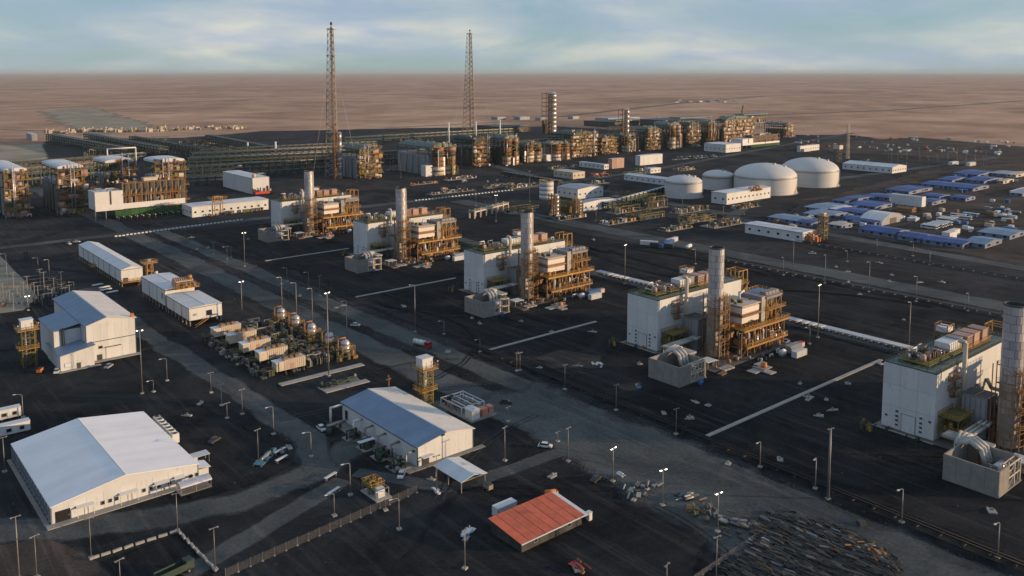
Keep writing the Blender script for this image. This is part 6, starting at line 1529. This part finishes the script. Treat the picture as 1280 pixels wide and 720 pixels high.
for i,(a_,b_,lab) in enumerate(UNITS):
    w_ = ['nearest','second nearest','middle','second farthest','farthest'][i]
    t = thing('sun_shelter', 'flat pale roofed shelter at the foot of the stack, %s unit'%w_, 'shelter', (a_-1,b_-27.5)); MB().box(0,6,0,5,2.6,2.8).build('roof', M['pale_roof'], t)
    for x in (.3,5.7):
        for y in (.3,4.7): MB().cbox(x,y,0,.2,.2,2.6).build('post', M['galvanised'], t)
    t = thing('foundation_slab', 'pale concrete slabs lying in front of the stack, %s unit'%w_, 'concrete slab', (a_+9,b_-43))
    MB().box(0,12,0,4.2,.03,.35).build('slab', M['pale_concrete'], t); MB().box(4,8,-4.5,-.1,.03,.4).build('slab', M['pale_concrete'], t); MB().box(9,15,4.4,7,.03,.3).build('slab', M['pale_concrete'], t); MB().box(5,6.2,-1,5,.35,.9).build('slab', M['concrete'], t)
    t = thing('orange_drum', 'small orange drum tank beside the slabs, %s unit'%w_, 'drum', (a_+18,b_-41)); MB().cyl((0,0,0),(0,0,1.8),1.2,n=12).build('body', M['orange_paint'], t, True); MB().cyl((0,0,1.8),(0,0,2.0),.5,n=8).build('lid', M['rust_steel'], t)
    t = thing('blue_barrel', 'blue water barrel beside the concrete pit, %s unit'%w_, 'barrel', (a_-17,b_-36.2)); MB().cyl((0,0,0),(0,0,1.9),1.0,n=12).build('body', M['blue_paint'], t, True); MB().cyl((0,0,1.9),(0,0,2.0),.85,n=12).build('lid', M['blue_paint'], t)
    t = thing('timber_stack', 'small stack of timber beside the concrete pit, %s unit'%w_, 'timber stack', (a_-3,b_-36), rd_.uniform(-.3,.3))
    for k in range(5): MB().box(0,4,k*.55,k*.55+.4,.1+.1*(k%2),.5+.1*(k%2)).build('plank', M['wood'], t)
    t = thing('spare_part_row', 'pale boxes lying in two rows beside the concrete pit, %s unit'%w_, 'boxes', (a_+2,b_-33.5), 0)
    for k in range(6): MB().box(k%3*2.4,k%3*2.4+2,k//3*2.2,k//3*2.2+1.6,.02,.6).build('box', M['pale_concrete'], t)
# long white trench covers and the pale pipeway
for i,v_ in enumerate((167,282.5,397,512)):
    t = thing('trench_cover_row', 'long white line of concrete trench covers, %s from the right edge'%ORD[i], 'trench covers', (224,v_), 0, 'trench cover lines between the units')
    n = 30; L = (118 if i == 0 else 66 if i < 3 else 60); st = L/n; src = None
    for k in range(n):
        if src is None: src = MB().box(.04,st-.04,-.8,.8,.03,.32).build('slab', M['pale_concrete'], t); 
        else: inst(src, t, (k*st,0,0))
for i,(v0_,v1_,k_) in enumerate(((148,250,'right'),(296,352,'left'))):
    t = thing('pipeway', 'pale elevated pipe tray behind the compressor units, %s piece'%k_, 'pipeway', (361,v0_)); L = v1_-v0_; n = int(L/3.4); src = None
    for j in range(4):
        MB().cyl((j*1.1,0,1.5),(j*1.1,L,1.5),.4,n=8).build('pipe', M['pale_roof'], t, True)
    for k in range(n):
        if src is None: src = MB().box(-.8,4.2,0,.5,0,1.1).build('sleeper', M['concrete'], t)
        else: inst(src, t, (0,k*3.4,0))
    for k in range(4): MB().box(-2.6,1.5,L*.55+k*4,L*.55+k*4+2,1.95,2.35).build('stored_panel', M['white_paint'], t)
# raised line behind: a long thin dark and pale pipe pair
for i,(u_,v0_,v1_,l) in enumerate(((450,40,330,'long low pipeline running across the yard behind the units'),(541,60,330,'long low pipeline farther back in front of the camp'),(221,60,300,'low pipe line along the dark trench beside the main road'))):
    t = thing('long_pipeline', l, 'pipeline', (u_,v0_)); L = v1_-v0_
    for j in range(2): MB().cyl((j*1.4,0,1.0),(j*1.4,L,1.0),.28,n=8).build('pipe', M['grey_pipe' if i == 0 else 'black' if i == 2 else 'dark_steel'], t, True)
    src = None
    for k in range(int(L/6)):
        if src is None: src = MB().box(-.6,2.0,0,.5,0,.65).build('sleeper', M['grey_pipe' if i == 0 else 'dark_steel'], t)
        else: inst(src, t, (0,k*6,0))
# painted kerb stones along the cross road
src = None; k = 0
for (a_,b_,n,l) in (((145,296),(302,275),34,'white painted kerb stone on the road below the long pipe house'),((520,251),(640,238),30,'white painted kerb stone on the road behind the second stack')):
    for i in range(n):
        p = gp(a_[0]+(b_[0]-a_[0])*i/(n-1), a_[1]+(b_[1]-a_[1])*i/(n-1)+rd_.uniform(-.15,.15))
        l = ordn(i)+' white painted kerb stone from the left on the road '+('below the long pipe house' if k == 0 else 'behind the second stack')
        if src is None: src = MB().box(-.85,.85,-.5,.5,.02,.9).build('kerb_stone', M['white_paint']); tag(src,l,'kerb stone','kerb stones on the road below the pipe house'); src.location=(*p,0)
        else: o = src.copy(); scene.collection.objects.link(o); o.location=(*p,0); o['label']=l; o['group'] = 'kerb stones on the road below the pipe house' if k == 0 else 'kerb stones behind the second stack'
    k += 1
# concrete blocks outlining the front yard
src = None
for (a_,b_,n,l,gr) in (((224,666),(268,712),9,'%s low pale concrete block from the top, between the two lamp posts','blocks between the lamp posts'),((118,698),(218,666),8,'%s low concrete block from the left along the bottom left track','blocks along the bottom left track')):
    for i in range(n):
        p = gp(a_[0]+(b_[0]-a_[0])*i/(n-1), a_[1]+(b_[1]-a_[1])*i/(n-1)); ang = math.atan2(gp(*b_)[1]-gp(*a_)[1], gp(*b_)[0]-gp(*a_)[0])
        o = MB().box(-1.1,1.1,-.3,.3,.02,.6).build('concrete_block', M['pale_concrete']) if src is None else src.copy()
        if src is None: src = o
        else: scene.collection.objects.link(o)
        o.location=(*p,0); o.rotation_euler=(0,0,ang+rd_.uniform(-.15,.15)); tag(o,l%ordn(i),'concrete block',gr)
# small foundations scattered over the yards
pads = [(700,350),(742,300),(430,382),(652,402),(690,415),(742,415),(840,470),(1010,500),(1025,520),(1060,480),(975,575),(1012,497),(1042,513),(590,398),(600,405),(800,455),(675,460),(724,458),(830,517),(863,523),(870,503),(885,507),(310,299),(260,310),(240,297),(246,312),(352,355),(375,370),(420,385),(505,383),(1100,455),(1000,480),(1033,500),(250,505),(235,520),(352,565),(362,560),(1112,352),(1060,340),(1045,334),(1115,344),(1150,353),(1178,353),(1060,353),(1100,329),(1075,368),(1130,400),(500,530),(690,596),(560,440),(910,580),(1240,640),(540,600)]
src = None; PD = []
for i,q in enumerate(pads):
    w1 = rd_.uniform(1,2.4); p = gp(*q)
    if src is None:
        src = thing('foundation_pad', 'low concrete foundation pad with a stub lying alone in the dark yard', 'foundation', (*p,0), 0, 'foundation pads scattered over the yards')
        MB().cbox(0,0,.02,2.4,1.6,.4).cbox(1.6,.4,.02,1.2,.5,.25).build('slab', M['pale_concrete'], src); MB().cbox(.3,0,.42,.5,.5,.7).build('stub', M['concrete'], src)
    else: PD.append(copy_tree(src, None, None, p, rd_.random()*3, None, (w1*.6,rd_.uniform(.6,1.4),rd_.uniform(.6,1.3))))
ANC = [(277,125,'the nearest compressor unit'),(278,240,'the second nearest compressor unit'),(278,360,'the middle compressor unit'),(278,480,'the second farthest compressor unit'),(276,604,'the farthest compressor unit'),(*gp(130,570),'the big tent'),(*gp(120,430),'the workshop'),(*gp(500,550),'the pump hall'),(*gp(528,434),'the tanker truck'),(*gp(125,340),'the farthest raised building'),(*gp(1100,290),'the arched camp tent'),(*gp(1031,354),'the long pipeline'),(*gp(1035,624),'the thick tall mast'),(*gp(670,665),'the red-roofed shed')]
label_near([src]+PD, 'low concrete foundation pad with a stub%s', ANC)
# picnic-like frames and blue racks in front yard
a = thing('blue_pipe_rack', 'teal blue storage rack lying beside the front yard road', 'rack', gp(322,583), R(-52))
for k in range(3): MB().box(-1.6+0*k,1.6,k*3.6,k*3.6+2.6,.3,.55).build('tray', M['teal'], a)
MB().box(-1.4,-1.2,-.5,11,.1,.3).box(1.2,1.4,-.5,11,.1,.3).build('rail', M['galvanised'], a); clutter(a,-1.2,1.2,0,10,.5,.9,6,rd_,['teal','galvanised'])
for i,(q,l) in enumerate((((350,566),'far white trestle beside the front yard road'),((352,576),'near white trestle beside the front yard road'),((417,617),'white trestle with a rolled pipe below the junction'),((413,598),'low tan trestle just above the white one below the junction'))):
    a = thing('trestle', l, 'trestle', gp(*q), R(20)); MB().box(-2.4,2.4,-.5,.5,.9,1.05).build('top', M['pale_roof'], a); 
    for x in (-2,2): MB().box(x-.1,x+.1,-.5,.5,0,.9).build('leg', M['galvanised'], a)
a = thing('green_truck', 'dark green open truck cut by the bottom left edge', 'truck', gp(216,722), R(10)); MB().box(-4,4,-1.2,1.2,1,1.3).build('bed', M['green_steel'], a)
for k in range(2): MB().box(-4,4,-1.25+2.4*k,-1.15+2.4*k,1.3,2.6).build('side_board', M['green_steel'], a)
MB().box(3,5,-1.2,1.2,.8,3).build('cab', M['green_steel'], a); wheels(a,(-3,-1.8,3.6),2.2,.5)
# ---------------------------------------------------------------- lamp posts
M_glow = bpy.data.materials.new('lamp_glow'); M_glow.use_nodes = True; b_ = M_glow.node_tree.nodes['Principled BSDF']; b_.inputs['Emission Color'].default_value = (1,.88,.66,1); b_.inputs['Emission Strength'].default_value = 6.0; b_.inputs['Base Color'].default_value = (.8,.8,.7,1)
def lamp(label, bx, by, ty, kind='T', lit=False, grp=None, thick=1.0):
    p = gp(bx, by); H_ = bis(lambda t: proj(*p, t)[1]-ty, 0, 80); r = thing('lamp_post', label, 'lamp post', p, R(rd_.uniform(-20,20)), grp)
    MB().cyl((0,0,.3),(0,0,H_),.13*thick,.08*thick,n=8).build('pole', M['galvanised'], r, True)
    MB().cbox(0,0,.02,1.2,1.2,.4).build('footing', M['pale_concrete'], r)
    if kind == 'T':
        MB().box(-.9,.9,-.07,.07,H_-.05,H_+.1).build('cross_arm', M['galvanised'], r)
        for s in (-1,1):
            hd = MB().cbox(s*.9,.0,H_-.1,.5,.45,.22).build('lamp_head', M['galvanised'], r)
            if lit: MB().cbox(s*.9,.0,H_-.16,.55,.5,.06).cbox(s*.9,-.32,H_-.1,.5,.05,.22).build('glass', M_glow, hd)
    else:
        MB().tube([(0,0,H_),(-.5,0,H_+.35),(-2.0,0,H_+.5)], .09*thick, 6).build('curved_arm', M['galvanised'], r)
        hd = MB().cbox(-2.3,0,H_+.42,.9,.4,.16).build('lamp_head', M['white_paint'], r)
        if lit: MB().cbox(-2.3,0,H_+.36,.7,.3,.06).build('glass', M_glow, hd)
    return r
LP = [((24,724,646),'T',0,'tall lamp post with several heads in the bottom left corner',1.5),((46,722,670),'T',0,'shorter lamp post just right of the tall one in the bottom left corner',1),((114,698,648),'T',0,'lamp post in front of the near corner of the big tent',1),((222,664,617),'T',0,'lamp post in front of the barrel shelter',1),((269,712,660),'T',0,'lamp post at the bottom end of the block line',1),((151,742,700),'T',0,'lamp post cut off by the bottom edge left of the block line',1),((178,492,413),'T',1,'tall bright lamp post between the tent and the workshop',1.6),
((192,490,476),'C',0,'short pole beside the base of the tall lamp behind the tent',.8),((209,476,449),'C',0,'curved lamp post on the track right of the workshop',1),((264,491,466),'T',0,'leftmost post on the curve of the front yard track',.9),((277,507,481),'T',0,'second post on the curve of the front yard track',1),((284,523,504),'T',0,'shorter post just inside the front yard curve',.9),((303,518,487),'T',0,'third post on the curve of the front yard track',1),((323,577,537),'T',0,'post beside the teal storage rack',1),((342,543,509),'C',0,'curved lamp post at the foot of the generator yard track',1.2),((389,571,541),'C',0,'curved lamp post at the junction left of the pump hall',1.2),((438,619,580),'C',0,'curved lamp post left of the yellow-green valve skid',1.2),((418,645,618),'C',0,'post below the white trestle at the junction',.9),((482,638,615),'C',0,'post at the fence corner right of the valve skid',.9),((499,662,624),'C',0,'post inside the fence below the canopy',1),((546,613,570),'T',0,'lamp post between the pump hall door and the canopy',1),((581,711,662),'T',0,'lamp post beside the scrap bits left of the red-roofed shed',1.2),
((631,576,534),'T',0,'first lamp post of the line right of the pump hall',1.1),((710,577,535),'T',0,'second lamp post of the line right of the pump hall',1.1),((766,602,560),'T',1,'third lamp post of the line right of the pump hall',1.1),((828,632,587),'T',1,'fourth lamp post of the line, behind the first scrap pile',1.1),((897,665,616),'T',1,'fifth lamp post of the line, beside the teal scrap pile',1.1),((895,728,671),'T',0,'lamp post beside the fence of the scrap yard at the bottom edge',1.1),((833,745,706),'T',0,'lamp post top just showing at the bottom edge below the black yard',1),((635,527,509),'T',0,'short post beside the manifold skid',.9),((697,552,540),'T',0,'stub post with box in the road island right of the pump hall',.9),
((519,415,357),'C',0,'tall lamp post beside the tanker truck',1.5),((303,403,352),'T',1,'bright lamp post above the generator yard',1.5),((353,397,347),'C',0,'tall mast behind the generator yard, leftmost of five',1.5),((371,403,354),'C',0,'tall mast behind the generator yard, second of five',1.5),((391,413,361),'C',0,'tall mast behind the generator yard, third of five',1.5),((411,470,366),'T',1,'tallest mast with a lit lamp inside the generator yard',1.8),((434,433,377),'C',0,'tall mast at the right end of the generator yard',1.5),((306,333,291),'T',1,'lamp post near the farthest unit concrete pit',1.3),((284,324,309),'C',0,'left one of the two short posts across the main road',1),((289,322,308),'C',0,'right one of the two short posts across the main road',1),((267,318,303),'T',0,'short lamp post left of the two posts across the main road',1),((359,352,335),'C',0,'small post on the gravel below the farthest unit line',1),((386,361,341),'C',0,'small post left of the second farthest unit pit',1),((400,370,345),'T',0,'small lamp post just left of the second farthest unit pit',1),
((555,418,402),'C',0,'small post on the gravel right of the tanker truck',.9),((600,440,425),'C',0,'small post by the trench line left of the road lamp pair',.9),((646,464,441),'T',0,'left one of the close lamp pair beside the main road',1),((650,463,441),'T',0,'right one of the close lamp pair beside the main road',1),((706,487,456),'T',0,'first roadside lamp right of the close pair',1.1),((770,513,481),'T',0,'second roadside lamp right of the close pair',1.1),((845,543,511),'T',0,'third roadside lamp right of the close pair',1.1),((950,584,553),'C',0,'fourth roadside lamp, left of the thick mast',1.2),((1019,611,573),'C',0,'curved lamp post directly left of the thick tall mast',1.3),((1035,624,536),'T',0,'thick tall mast beside the main road',3.4),((1127,653,612),'C',0,'roadside lamp right of the thick mast',1.3),((1247,697,654),'C',0,'roadside lamp near the bottom right corner',1.3),((1225,590,560),'C',0,'thin post in front of the nearest unit pit',.9),
((781,355,306),'T',1,'lamp post between the middle unit and the second nearest unit',1.5),((1022,422,356),'T',1,'lamp post right of the second nearest unit',1.7),((1136,433,378),'C',0,'tall lamp post behind the left end of the nearest unit',1.7),((1012,430,410),'C',0,'short post beside the pale pipe tray right of the second nearest unit',1),((991,345,300),'C',0,'tall post left in the yard behind the second nearest unit',1.5),((979,344,322),'C',0,'short post just left of the tall post in the rear yard',1),((1031,354,319),'C',0,'rear yard post, second along the long pipeline',1.2),((1086,365,328),'C',0,'rear yard post, third along the long pipeline',1.2),((1145,377,346),'C',0,'rear yard post, fourth along the long pipeline',1.2),((1210,389,367),'C',0,'rear yard post, fifth along the long pipeline',1.2),((869,330,312),'C',0,'post in the rear yard left of the second nearest unit stack',1.2),((1059,327,314),'C',0,'post in front of the far pipeline, left one',1.1),((1096,317,300),'C',0,'post in front of the camp, below the arched tent',1.1),((1162,331,316),'T',0,'post in front of the far pipeline, right one',1.3),((1141,320,303),'C',0,'post in front of the nearest blue cabins, middle',1.1),
((662,252,214),'T',0,'tall post right of the second stack behind the units',1.7),((620,277,244),'T',1,'lamp post behind the left end of the middle unit',1.5),((595,257,238),'C',0,'post left of the pipe bridge behind the units',1.2),((501,222,202),'C',0,'post right of the stepped block',1.5),((498,282,247),'T',1,'lamp post between the two farthest stacks',1.5),((712,198,176),'C',0,'slim post behind the beige building',1.5),((745,276,262),'T',0,'lamp post below the pale roofed plant building',1.3),((853,262,245),'T',0,'lamp post right of the green framed skid',1.3),((904,273,258),'T',0,'lamp post on the road below the tank office',1.3),((930,268,252),'C',0,'post right of the tank office on the road',1.3),((1113,262,247),'C',0,'thin pole among the blue cabins beside the pale box hall',1.2),((35,388,370),'T',1,'lamp post at the left edge above the workshop tower',1.2),((62,349,325),'C',0,'first pole on the track left of the raised building',1.2),((77,361,340),'T',0,'second pole on the track left of the raised building',1.2),((48,340,323),'C',0,'pole farthest back on the track left of the raised building',1.2),((93,369,353),'C',0,'curved lamp behind the workshop roof',1.4),((29,522,494),'C',0,'pole behind the site trailers',1.2),((6,590,547),'T',0,'lamp post at the left corner of the big tent',1.3),((10,366,318),'C',0,'pole in the small substation at the left edge',1.2),((1255,470,452),'C',0,'thin post in the yard behind the nearest unit stack',1.2)]
for (bx,by,ty),kd,lit,lab,th in LP: lamp(lab, bx, by, ty, kd, bool(lit), 'lamp posts of the plant', th)
for i in range(22):
    bx = 1112+(i%11)*12+rd_.uniform(-3,3); by = 196+(i//11)*8+ (i%11)*.4+rd_.uniform(-1,1); lamp('thin lamp post in the empty far yard, %s from the left in its %s row'%(ordn(i%11), 'far' if i < 11 else 'near'), bx, by, by-12, 'C', False, 'thin lamp posts in the far yard', 1.2)
# substation poles, left edge
a = thing('substation', 'small open substation of thin grey masts at the left edge', 'substation', gp(-10,392)); rs_ = random.Random(5)
src = None
for i in range(8):
    for j in range(5):
        h_ = rs_.choice([6,9,12]); b = MB().cbox(0,0,0,.3,.3,h_); b.box(-1.5,1.5,-.1,.1,h_-.4,h_-.2).build('mast', M['galvanised'], a, loc=(i*6.5-10,j*9,0))
for j in range(5): MB().bar((-10,j*9,8.6),(36,j*9,8.6),.08).build('busbar', M['galvanised'], a)
clutter(a,-8,34,0,36,0,3,20,rs_,['galvanised','concrete','beige','rust_steel'])
# fence of mesh on posts
def fence(label, a_, b_, h_=2.4, step=3.2):
    p, q = gp(*a_), gp(*b_); L = math.hypot(q[0]-p[0], q[1]-p[1]); r = thing('mesh_fence', label, 'fence', p, math.atan2(q[1]-p[1], q[0]-p[0])); n = int(L/step); src = None; s2 = None
    for i in range(n+1):
        x = L*i/n
        if src is None: src = MB().cyl((0,0,0),(0,0,h_),.07,n=5).cbox(0,0,0,.5,.5,.25).build('fence_post', M['galvanised'], r)
        else: inst(src, r, (x,0,0))
        if i < n:
            if s2 is None:
                b = MB(); w_ = L/n
                for k in range(9): b.bar((0,0,.15+k*h_*.1),(w_,0,.15+k*h_*.1),.022)
                for k in range(9): b.bar((w_*k/9,0,.1),(w_*k/9,0,h_*.98),.018)
                s2 = b.build('mesh_panel', M['galvanised'], r)
            else: inst(s2, r, (x,0,0))
    return r
fence('wire mesh fence running from the bottom edge up to the pump hall', (282,722), (521,616))
fence('low wire fence along the left side of the scrap yard', (868,726), (953,668), 1.6)
# ---------------------------------------------------------------- scrap yard
SY = [gp(*q) for q in ((905,742),(950,668),(985,647),(1052,663),(1112,700),(1118,742))]
def heap_z(x, y): return 1.4*abs(math.sin(x*.5+.15*math.sin(y*.2)))*(.55+.45*math.sin(y*.24+x*.5)**2)
def inpoly(x, y, P):
    c = False
    for i in range(len(P)):
        (x1,y1),(x2,y2) = P[i-1],P[i]
        if (y1 > y) != (y2 > y) and x < (x2-x1)*(y-y1)/(y2-y1)+x1: c = not c
    return c
sx0,sx1 = min(p[0] for p in SY), max(p[0] for p in SY); sy0,sy1 = min(p[1] for p in SY), max(p[1] for p in SY)
rz_ = random.Random(77); protos = []
for m,(r0,L) in zip(['grey_pipe','grey_pipe','rust_steel','wood','dark_steel','galvanised','beige_dull'],[(.13,3.4),(.17,2.6),(.11,2.6),(.12,2.4),(.11,2.4),(.15,2.8),(.15,2)]):
    o = MB().cyl((0,-L/2,0),(0,L/2,0),r0,n=7).cyl((2*r0,-L/2+.5,0),(2*r0,L/2+.3,0),r0,n=7).build('scrap_pipe', M[m]); nm = {'grey_pipe':'dark grey','rust_steel':'rusty','wood':'brown','dark_steel':'black','galvanised':'light grey','beige_dull':'tan'}[m]; tag(o,'pair of %s old pipes lying in the heaps of the scrap yard'%nm,'scrap pipe',nm+' pipes lying in the scrap yard'); protos.append(o)
cnt = 0; first = set()
while cnt < 290:
    x, y = rz_.uniform(sx0,sx1), rz_.uniform(sy0,sy1)
    if not inpoly(x,y,SY): continue
    k = rz_.choices(range(7), [5,4,1.2,1.4,3,1.2,.8])[0]; o = protos[k]
    if k in first: o = o.copy(); scene.collection.objects.link(o)
    first.add(k); row = round(y/5.5)*5.5
    x += rz_.gauss(0,1.2); row += rz_.gauss(0,.8)
    o.location = (x, row+rz_.uniform(-1.6,1.6), .25+heap_z(x,row)+abs(rz_.gauss(0,.3))); o.rotation_euler = (rz_.uniform(-.06,.06), 0, rz_.gauss(.1,.11)); cnt += 1
b = MB(); rows = 0
while rows < 4200:
    x, y = rz_.uniform(sx0,sx1), rz_.uniform(sy0,sy1)
    if not inpoly(x,y,SY): continue
    x += rz_.gauss(0,1.6); y += rz_.gauss(0,1.6)
    a0 = rz_.gauss(1.67,.16); L = rz_.uniform(.8,3); z = rz_.uniform(0,1)*heap_z(x,y)+.15; dx,dy = math.cos(a0)*L/2, math.sin(a0)*L/2
    b.cyl((x-dx,y-dy,z),(x+dx,y+dy,z+rz_.uniform(-.2,.3)),rz_.uniform(.05,.15),n=5); rows += 1
o = b.build('scrap_heap', M['grey_pipe']); o['kind'] = 'stuff'; tag(o, 'dense grey heaps of rods and pipes filling the scrap yard', 'scrap')
b = MB(); rows = 0
while rows < 420:
    x, y = rz_.uniform(sx0,sx1), rz_.uniform(sy0,sy1)
    if not inpoly(x,y,SY): continue
    x += rz_.gauss(0,2); y += rz_.gauss(0,2); b.obox(x,y,0,rz_.uniform(.4,2),rz_.uniform(.4,2.2),max(.3,heap_z(x,y)*.9),rz_.random()*3); rows += 1
o = b.build('scrap_debris', M['dark_steel']); o['kind'] = 'stuff'; tag(o, 'dark broken boxes and debris between the pipes of the scrap yard', 'debris')
def pile(label, q, n, mats, sp=4, seed=1, name='scrap_pile'):
    rr = random.Random(seed); a = thing(name, label, 'scrap pile', gp(*q), rr.random()*3)
    for k in range(n):
        x,y = rr.gauss(0,sp*.5), rr.gauss(0,sp*.3); L = rr.uniform(.8,3); t = rr.uniform(.1,.5)
        b = MB(); 
        if rr.random() < .5: b.obox(0,0,0,L,rr.uniform(.5,1.6),t,rr.uniform(-.5,.5))
        else: b.cyl((-L/2,0,t),(L/2,.4,t+.2),rr.uniform(.12,.35),n=7)
        b.build(rr.choice(['panel','pipe']) if False else 'scrap_piece', M[rr.choice(mats)], a, loc=(x,y,rr.uniform(0,.7)))
    return a
pile('pile of grey sheet metal beside the first lit lamp of the line', (803,612), 26, ['galvanised','grey_paint','pale_concrete','grey_pipe'], 6, 1)
pile('pile of teal and grey sheets on the road edge', (858,624), 20, ['teal','galvanised','dark_steel','grey_pipe','grey_paint'], 4, 2)
pile('small yellow-brown scrap pile beside the fifth lamp', (868,640), 14, ['yellow_steel','wood','olive_steel','grey_pipe'], 2.4, 3)
pile('grey scrap pile above the fence corner', (890,640), 22, ['grey_pipe','galvanised','grey_pipe','wood'], 5, 4)
pile('olive and grey scrap pile just above the scrap yard', (925,655), 26, ['concrete','olive_steel','galvanised','wood','grey_pipe'], 6, 5)
pile('tan machine scrap at the upper right edge of the scrap yard', (1062,680), 22, ['beige','wood','rust_steel'], 6, 6)
pile('pile of orange-tan frames at the right corner of the scrap yard', (1102,700), 24, ['wood','orange_paint','beige'], 4, 7)
pile('small heap of white pipe pieces beside the lamp left of the red-roofed shed', (588,666), 14, ['pale_roof','galvanised'], 3, 8)
pile('rusty and grey scrap pile at the bottom edge below the red-roofed shed', (726,712), 12, ['rust_steel','galvanised','rust_steel','red_paint'], 2.6, 9)
pile('grey scrap pile along the scrap yard fence', (945,676), 20, ['grey_pipe','dark_steel','pale_roof'], 6, 10)
pile('small white ring shaped scrap beside the third lit lamp', (775,594), 5, ['white_paint'], 1.2, 11)
pile('long pale pipe lengths lying beside the valve skid', (545,617), 6, ['pale_roof'], 1.5, 12)
pile('small white and dark bits on the brown patch beside the road', (745,457), 12, ['white_paint','dark_steel'], 5, 13)
pile('white and teal scraps beside the brown patch near the nearest pit', (797,484), 8, ['white_paint','blue_paint','orange_paint'], 2.5, 14)
# loose stones on the shoulders: too many to count
b = MB()
def stones(n, f, r0=.06, r1=.2):
    for _ in range(n):
        x,y = f(); r_ = rz_.uniform(r0,r1); b.obox(x,y,0,r_*2,r_*1.5,r_,rz_.random()*3)
stones(700, lambda: (rz_.gauss(215,1.6), rz_.uniform(60,640)))
stones(500, lambda: (rz_.gauss(198,1.5), rz_.uniform(150,640)))
stones(500, lambda: gp(rz_.uniform(590,920), 0) if False else (lambda t: (lambda p: (p[0]+rz_.gauss(0,1.2), p[1]+rz_.gauss(0,1.2)))(gp(700+t*215, 570+t*98)))(rz_.random()))
stones(500, lambda: (rz_.uniform(-50,400), rz_.uniform(80,640)), .06, .2)
stones(400, lambda: (rz_.uniform(220,400), rz_.uniform(60,640)), .06, .22)
stones(350, lambda: (lambda t: (lambda p: (p[0]+rz_.gauss(0,.7), p[1]+rz_.gauss(0,.7)))(gp(280+t*115, 480+t*95)))(rz_.random()))
stones(500, lambda: (rz_.uniform(380,800), rz_.uniform(600,900)), .2, .5)
o = b.build('loose_stones', M['grey_pipe']); o['kind'] = 'stuff'; tag(o, 'loose grey stones scattered over road shoulders and yards', 'stones')
FS = []
# far rows of parked plant and cabins beyond the camp, upper right
src = None; rf = random.Random(9)
for i in range(74):
    row = i%4; bx = rf.uniform(1000,1275) if row else rf.uniform(1105,1260); by = {0:186,1:171,2:178,3:182}[row]+(bx-1000)*.026+rf.uniform(-1.5,1.5)
    if row == 2 and 1150 < bx < 1175: continue
    k = rf.choice([0,0,1,2]) ; lab = 'small pale cabin or container in the far storage rows at the upper right'
    if src is None: src = [container(lab, gp(bx,by), 12, 3, 3.2, m, rf.random()*1.5, 'far storage rows', 'storage_cabin') for m in ('white_paint','dull_red','grey_paint')]; continue
    kk = k if row != 1 or bx > 1120 else rf.choice([0,1,1,2]); o = copy_tree(src[kk], None, lab, gp(bx,by), rf.random()*1.5, 'far storage rows', (rf.uniform(.4,1.1),.8,.8)); o['look'] = ['white','red','grey'][kk]; FS.append(o)
for o, l_ in zip(src, ('white','red','grey')): o['look'] = l_
label_near(src+FS, 'small %s far storage cabin', [(*gp(1059,190),'the slim lattice mast'),(*gp(1000,190),'the white long store'),(*gp(1093,210),'the long white hall'),(*gp(1190,207),'the white and orange vehicles'),(*gp(1110,178),'the row of red boxes'),(*gp(1180,178),'the far white rows centre'),(*gp(1270,190),'the far right edge'),(*gp(1230,180),'the far rows right part'),(*gp(1150,170),'the desert border centre')], 'far storage rows')
for i in range(26):
    bx = rf.uniform(845,925); copy_tree(src[rf.choice([0,2,2])], None, 'tiny far cabin of the settlement out in the desert', gp(bx, 127.5+rf.uniform(-1.4,1.4)), rf.random()*3, 'far desert settlement', (1.3,1.6,1.4))
for i,(q,l) in enumerate((((1005,190),'left white long store right of the green screened module'),((1190,207),'white and orange vehicle group in the empty far yard'),((1212,208),'small pale hut in the far yard right of the orange vehicles'))):
    copy_tree(src[0], None, l, gp(*q), 0, 'single far stores', (1.6,1.6,1.4))
